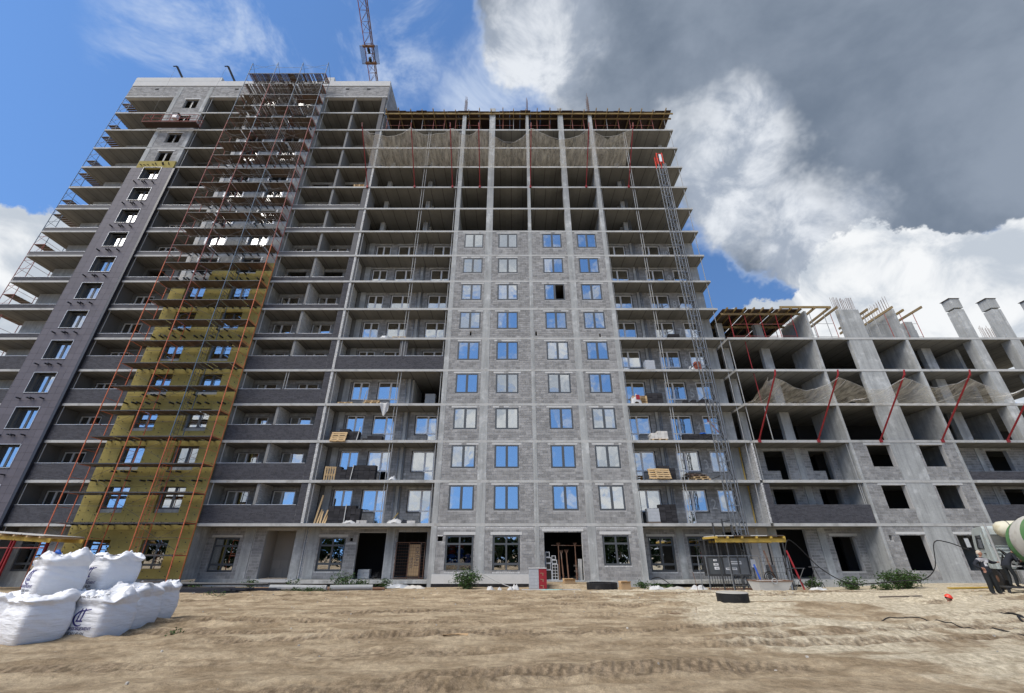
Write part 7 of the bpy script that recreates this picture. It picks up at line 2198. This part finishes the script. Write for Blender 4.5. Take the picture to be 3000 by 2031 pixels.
def hand(V_, E_, R_, wrist, base, d, side, up, curl=0.5, s=1.0):
    """palm and five separate fingers growing from the wrist"""
    d = Vector(d).normalized(); side = Vector(side).normalized(); up = Vector(up).normalized()
    b = Vector(base)
    def P(v): return (v.x, v.y, v.z)
    palm = b + d * 0.055 * s
    k = chain(V_, E_, R_, wrist, [(*P(palm), (0.034 * s, 0.020 * s))])
    for j, (off, ln) in enumerate(((-0.032, 0.062), (-0.011, 0.074), (0.011, 0.070), (0.031, 0.055))):
        kn = palm + d * 0.040 * s + side * off * s
        m1 = kn + (d * math.cos(curl * 0.6) - up * math.sin(curl * 0.6)) * ln * 0.55 * s
        m2 = m1 + (d * math.cos(curl * 1.6) - up * math.sin(curl * 1.6)) * ln * 0.5 * s
        chain(V_, E_, R_, k, [(*P(kn), 0.0095 * s), (*P(m1), 0.0085 * s), (*P(m2), 0.0065 * s)])
    th = b + d * 0.03 * s - side * 0.038 * s
    t1 = th + (d * 0.6 - side * 0.8) * 0.035 * s
    t2 = t1 + (d * 0.95 - up * 0.2) * 0.03 * s
    chain(V_, E_, R_, k, [(*P(th), 0.012 * s), (*P(t1), 0.0105 * s), (*P(t2), 0.008 * s)])
def head_parts(t, c, face, up=(0, 0, 1), hair='hair', cap=None, s=1.0):
    """skull shaped head with nose, eyes, ears, mouth and hair; face = direction looked at"""
    f = Vector(face).normalized(); u = Vector(up).normalized(); r = f.cross(u).normalized(); u = r.cross(f).normalized()
    c = Vector(c)
    Mx = Matrix((( r.x, f.x, u.x), (r.y, f.y, u.y), (r.z, f.z, u.z)))
    rows = []
    for j in range(17):
        th = math.pi * j / 16
        row = []
        for i in range(25):
            a = 2 * math.pi * i / 24
            x = 0.076 * math.sin(th) * math.cos(a); y = 0.096 * math.sin(th) * math.sin(a); z = -0.118 * math.cos(th)
            if z < -0.02:
                k = (-z - 0.02) / 0.1
                x *= 1 - 0.28 * k; y = y * (1 - 0.22 * k) + 0.022 * k
            if y > 0 and abs(x) < 0.02 and -0.045 < z < 0.01: y += 0.022 * (1 - abs(x) / 0.02) * (1 - abs(z + 0.02) / 0.04)
            if y > 0.06 and 0.015 < abs(x) < 0.045 and 0.0 < z < 0.03: y -= 0.008
            row.append(tuple(c + Mx @ (Vector((x, y, z)) * s)))
        rows.append(row)
    hd = MB().grid(rows).build('head', M['skin'], t, smooth=True)
    for sx in (-1, 1):
        MB().lathe([(0.001, -0.012), (0.009, -0.006), (0.009, 0.004), (0.001, 0.01)], (0, 0, 0), 8, 'y').xf(Matrix.Translation(c + Mx @ (Vector((sx * 0.03, 0.083, 0.014)) * s)) @ Mx.to_4x4()).build('eye', M['print_dark'], hd)
        MB().lathe([(0.002, -0.012), (0.022, -0.008), (0.026, 0.004), (0.002, 0.01)], (0, 0, 0), 10, 'x').xf(Matrix.Translation(c + Mx @ (Vector((sx * 0.078, -0.005, -0.005)) * s)) @ Mx.to_4x4()).build('ear', M['skin'], hd)
    MB().box(-0.022, 0.022, 0.078, 0.092, -0.068, -0.060).xf(Matrix.Translation(c) @ Mx.to_4x4() @ Matrix.Scale(s, 4)).build('mouth', M['red_old'], hd)
    hm = MB(); rows = []
    for j in range(9):
        th = math.pi * (0.46 - 0.46 * j / 8)
        row = []
        for i in range(25):
            a = 2 * math.pi * i / 24
            back = 0.5 - 0.5 * math.sin(a)
            t2 = th * (0.72 + 0.55 * back)
            k = 1.07 + 0.05 * fbm(a * 3, th * 4, 2, 3)
            row.append(tuple(c + Mx @ (Vector((0.079 * math.sin(t2) * math.cos(a) * k, 0.099 * math.sin(t2) * math.sin(a) * k, 0.12 * math.cos(t2) * k)) * s)))
        rows.append(row)
    hm.grid(rows).build('hair', M[hair], hd, smooth=True)
    if cap:
        rows = []
        for j in range(8):
            th = math.pi * 0.5 * (1 - j / 7)
            rows.append([tuple(c + Mx @ (Vector((0.105 * math.sin(th) * math.cos(2 * math.pi * i / 24), 0.125 * math.sin(th) * math.sin(2 * math.pi * i / 24), 0.03 + 0.125 * math.cos(th))) * s)) for i in range(25)])
        cp = MB().grid(rows).build('cap', M[cap], hd, smooth=True)
        MB().lathe([(0.100, 0.028), (0.135, 0.022), (0.135, 0.032), (0.100, 0.04)], (0, 0, 0), 24, closed=True).xf(Matrix.Translation(c + Mx @ Vector((0, 0.012, 0))) @ Mx.to_4x4()).build('cap_brim', M[cap], cp, smooth=True)
    return hd
def colour_by(me, fn, mats):
    me.materials.clear()
    for m in mats: me.materials.append(M[m])
    for p in me.polygons:
        p.material_index = fn(p.center); p.use_smooth = True
# man standing by the truck, left hand on the hip, right arm reaching to the chassis
px, py = 21.9, 22.2
pz = ground_z(px, py)
PM = thing('person', 'man in dark work clothes standing beside the mixer truck, one hand on his hip', 'person', (px, py, pz))
V_ = [(0, 0, 0.95)]; R_ = [(0.185, 0.135)]; E_ = []
ch = chain(V_, E_, R_, 0, [(0, 0.0, 1.12, (0.185, 0.14)), (0, 0.0, 1.30, (0.195, 0.14)), (0, 0.0, 1.43, (0.15, 0.105))])
nk = chain(V_, E_, R_, ch, [(0, 0.0, 1.52, 0.058), (0, -0.01, 1.60, 0.05)])
# legs
l1 = chain(V_, E_, R_, 0, [(-0.10, 0, 0.86, 0.12), (-0.12, -0.03, 0.49, 0.105), (-0.13, 0.0, 0.11, 0.095), (-0.14, -0.10, 0.045, 0.05), (-0.145, -0.19, 0.035, 0.042)])
l2 = chain(V_, E_, R_, 0, [(0.10, 0, 0.86, 0.12), (0.15, -0.02, 0.49, 0.105), (0.19, 0.02, 0.11, 0.095), (0.21, -0.08, 0.045, 0.05), (0.22, -0.17, 0.035, 0.042)])
a1 = chain(V_, E_, R_, ch, [(-0.20, 0, 1.42, 0.085), (-0.42, 0.02, 1.21, 0.075), (-0.24, -0.10, 1.06, 0.042)])
hand(V_, E_, R_, a1, (-0.24, -0.10, 1.06), (0.8, -0.25, -0.3), (0.3, 0.1, -0.9), (0, -1, 0.1), 0.5)
a2 = chain(V_, E_, R_, ch, [(0.20, 0, 1.42, 0.085), (0.47, 0.03, 1.30, 0.075), (0.70, 0.06, 1.32, 0.042)])
hand(V_, E_, R_, a2, (0.70, 0.06, 1.32), (1, 0.1, 0.15), (0, -1, 0.1), (0, 0, 1), 0.6)
me = skin_mesh(V_, E_, R_, 0, 2)
def col_m(c):
    if c.z > 1.545: return 2
    if (c.x < -0.12 and c.y < -0.06 and 0.9 < c.z < 1.12 and c.x > -0.27) or c.x > 0.70: return 2
    if c.z < 0.07: return 4
    if c.z < 0.92: return 1
    if 1.36 < c.z < 1.5 and abs(c.x) < 0.24: return 3
    if abs(c.x - 0.02) < 0.055 and c.y < -0.02 and 1.14 < c.z < 1.42: return 5
    return 0
colour_by(me, col_m, ['cloth_dark', 'cloth_trouser', 'skin', 'cloth_grey', 'wood_old', 'shirt'])
b = put(me, 'body', None); b.parent = PM
for v in (b,): v.location = (0, 0, 0)
head_parts(PM, (px + 0.0, py - 0.02, pz + 1.70), (0.75, -0.62, 0.15), s=1.0)
PM.rotation_euler = (0, 0, 0)
MB().box(px - 0.02, px + 0.10, py - 0.165, py - 0.155, pz + 1.30, pz + 1.42).build('paper', M['shirt'], PM)
# second man bending over the chassis beside the cab
px2, py2 = 23.89, 23.11
pz2 = ground_z(26.25, 24.35) + 0.30
PB = thing('person', 'man in black jacket and black cap bending over the truck chassis', 'person', (px2, py2, pz2))
V_ = [(0, 0, 0.98)]; R_ = [(0.15, 0.12)]; E_ = []
ch = chain(V_, E_, R_, 0, [(0.10, -0.03, 1.16, (0.155, 0.12)), (0.24, -0.06, 1.30, (0.165, 0.12)), (0.36, -0.09, 1.40, (0.14, 0.10))])
chain(V_, E_, R_, ch, [(0.42, -0.10, 1.48, 0.055), (0.46, -0.11, 1.55, 0.05)])
chain(V_, E_, R_, 0, [(-0.06, 0.10, 0.88, 0.098), (0.02, 0.12, 0.49, 0.075), (-0.05, 0.14, 0.10, 0.06), (0.06, 0.12, 0.045, 0.05), (0.14, 0.11, 0.035, 0.042)])
chain(V_, E_, R_, 0, [(-0.02, -0.10, 0.88, 0.098), (0.05, -0.13, 0.49, 0.075), (-0.02, -0.12, 0.10, 0.06), (0.09, -0.14, 0.045, 0.05), (0.17, -0.15, 0.035, 0.042)])
a1 = chain(V_, E_, R_, ch, [(0.30, -0.26, 1.38, 0.066), (0.20, -0.40, 1.16, 0.054), (0.36, -0.38, 1.12, 0.042)])
hand(V_, E_, R_, a1, (0.36, -0.38, 1.12), (1, 0.2, -0.1), (0, 0.2, -1), (0, -1, 0), 0.7)
a2 = chain(V_, E_, R_, ch, [(0.36, 0.12, 1.38, 0.066), (0.52, 0.16, 1.20, 0.054), (0.72, 0.1, 1.18, 0.042)])
hand(V_, E_, R_, a2, (0.72, 0.1, 1.18), (1, 0, -0.2), (0, 1, 0), (0, 0, 1), 0.7)
me = skin_mesh(V_, E_, R_, 0, 2)
colour_by(me, lambda c: 2 if ((c.x > 0.30 and c.y < -0.34 and c.z < 1.2) or c.x > 0.71 or (c.x > 0.38 and c.z > 1.47)) else (3 if c.z < 0.07 else (1 if c.z < 0.95 else 0)), ['cloth_dark', 'cloth_trouser', 'skin', 'wood_old'])
b = put(me, 'body', None); b.parent = PB; b.location = (0, 0, 0)
head_parts(PB, (px2 + 0.52, py2 - 0.13, pz2 + 1.63), (0.8, -0.45, -0.2), hair='cloth_dark', cap='cloth_dark')
# worker in the pit: only helmet, face and shoulders stand out of the sand
wx, wy = PIT
wz = -1.5 + 0.02
PW = thing('person', 'worker in a red helmet standing in a pit, only head and shoulders showing', 'person', (wx, wy, wz))
V_ = [(0, 0, 0.9)]; R_ = [(0.15, 0.115)]; E_ = []
ch = chain(V_, E_, R_, 0, [(0.02, -0.02, 1.08, (0.15, 0.11)), (0.04, -0.05, 1.25, (0.165, 0.12)), (0.05, -0.06, 1.38, (0.14, 0.10))])
chain(V_, E_, R_, ch, [(0.07, -0.07, 1.46, 0.055), (0.09, -0.08, 1.52, 0.05)])
for s in (-1, 1):
    chain(V_, E_, R_, 0, [(s * 0.10, 0, 0.82, 0.095), (s * 0.12, -0.08, 0.46, 0.072), (s * 0.12, 0.02, 0.10, 0.06), (s * 0.13, -0.08, 0.045, 0.05), (s * 0.13, -0.16, 0.035, 0.042)])
    a = chain(V_, E_, R_, ch, [(0.05 + s * 0.20, -0.05, 1.36, 0.066), (0.06 + s * 0.27, -0.08, 1.08, 0.052), (0.06 + s * 0.20, -0.26, 0.94, 0.042)])
    hand(V_, E_, R_, a, (0.06 + s * 0.20, -0.26, 0.94), (0, -1, -0.3), (-s, 0, 0), (0, 0, 1), 0.6)
me = skin_mesh(V_, E_, R_, 0, 2)
colour_by(me, lambda c: 1 if c.z > 1.46 or (c.y < -0.24 and c.z < 1.0 and c.z > 0.8) else 0, ['cloth_dark', 'skin'])
b = put(me, 'body', None); b.parent = PW; b.location = (0, 0, 0)
head_parts(PW, (wx + 0.11, wy - 0.09, wz + 1.61), (0.75, -0.5, -0.35), hair='cloth_dark', cap='helmet')

# ================================================================== trees across the road behind the camera (the windows mirror them)
def tree(label, x, y, h, w, seed, n=1700):
    rr = random.Random(seed)
    t = thing('tree', label, 'tree', (x, y, 0), group='trees across the yard, mirrored in the windows')
    tr_ = MB()
    tr_.path([(x, y, -0.1), (x + 0.1, y, h * 0.3), (x - 0.1, y + 0.1, h * 0.6), (x, y, h * 0.92)], [0.24, 0.18, 0.10, 0.03], 8)
    tips = []
    for i in range(22):
        a = rr.uniform(0, 6.28); zz = h * rr.uniform(0.25, 0.85)
        rad_ = w * (0.35 + 0.65 * math.sin(math.pi * min(1, (zz / h - 0.12) / 0.85))) * rr.uniform(0.55, 1.0)
        tip = Vector((x + rad_ * math.cos(a), y + rad_ * math.sin(a), zz + h * rr.uniform(0.03, 0.12)))
        tr_.path([(x, y, zz), tuple(Vector((x, y, zz)).lerp(tip, 0.6) + Vector((0, 0, 0.1))), tuple(tip)], [0.07, 0.04, 0.012], 5)
        tips.append((Vector((x, y, zz)), tip))
    tr_.build('trunk', M['bark'], t)
    lv = MB()
    for i in range(n):
        b, tip = rr.choice(tips)
        p = b.lerp(tip, rr.uniform(0.35, 1.08)) + Vector((rr.gauss(0, 0.4), rr.gauss(0, 0.4), rr.gauss(0, 0.35)))
        s = rr.uniform(0.10, 0.24)
        a = Vector((rr.gauss(0, 1), rr.gauss(0, 1), rr.gauss(0, 1))).normalized(); c = a.orthogonal().normalized()
        k0 = len(lv.v)
        lv.v += [tuple(p - a * s), tuple(p + c * s * 0.6), tuple(p + a * s), tuple(p - c * s * 0.6)]
        lv.f.append((k0, k0 + 1, k0 + 2, k0 + 3))
    lv.build('crown', M['leaf_dark'], t, kind='stuff')
for i, (x, y, h, w) in enumerate(((-30, -24, 9, 2.6), (-22, -27, 8, 2.8), (-15, -24, 10.5, 2.8), (-9.5, -26, 7.5, 2.4), (-3.5, -25, 8.5, 2.6), (2.5, -27, 7, 2.6), (9, -24, 8, 2.7), (15, -26, 10, 2.5), (21, -25, 9.5, 2.8), (28, -27, 8, 2.8), (36, -25, 9, 2.6))):
    tree('tree number %s in the row behind the photographer, counted from the left' % ['one', 'two', 'three', 'four', 'five', 'six', 'seven', 'eight', 'nine', 'ten', 'eleven'][i], x, y, h, w, 100 + i)

lv = MB(); rr = random.Random(5)
for i in range(16000):
    x = rr.uniform(-85, 85); d = rr.random()
    top = 6.2 + 2.2 * fbm(x * 0.13, 0.3, 3, 2) + 1.2 * fbm(x * 0.6, 1.0, 2, 4)
    p = Vector((x, -31 - 6 * d, max(0.15, top * rr.random() ** 0.8)))
    s = rr.uniform(0.35, 0.75)
    a = Vector((rr.gauss(0, 1), rr.gauss(0, 1), rr.gauss(0, 1))).normalized(); c = a.orthogonal().normalized()
    k0 = len(lv.v)
    lv.v += [tuple(p - a * s), tuple(p + c * s * 0.6), tuple(p + a * s), tuple(p - c * s * 0.6)]
    lv.f.append((k0, k0 + 1, k0 + 2, k0 + 3))
o = lv.build('thicket', M['leaf_dark'], org=(0, -34, 0))
tag(o, 'dense green thicket behind the photographer, mirrored in the ground floor windows', 'thicket', None, 'stuff')
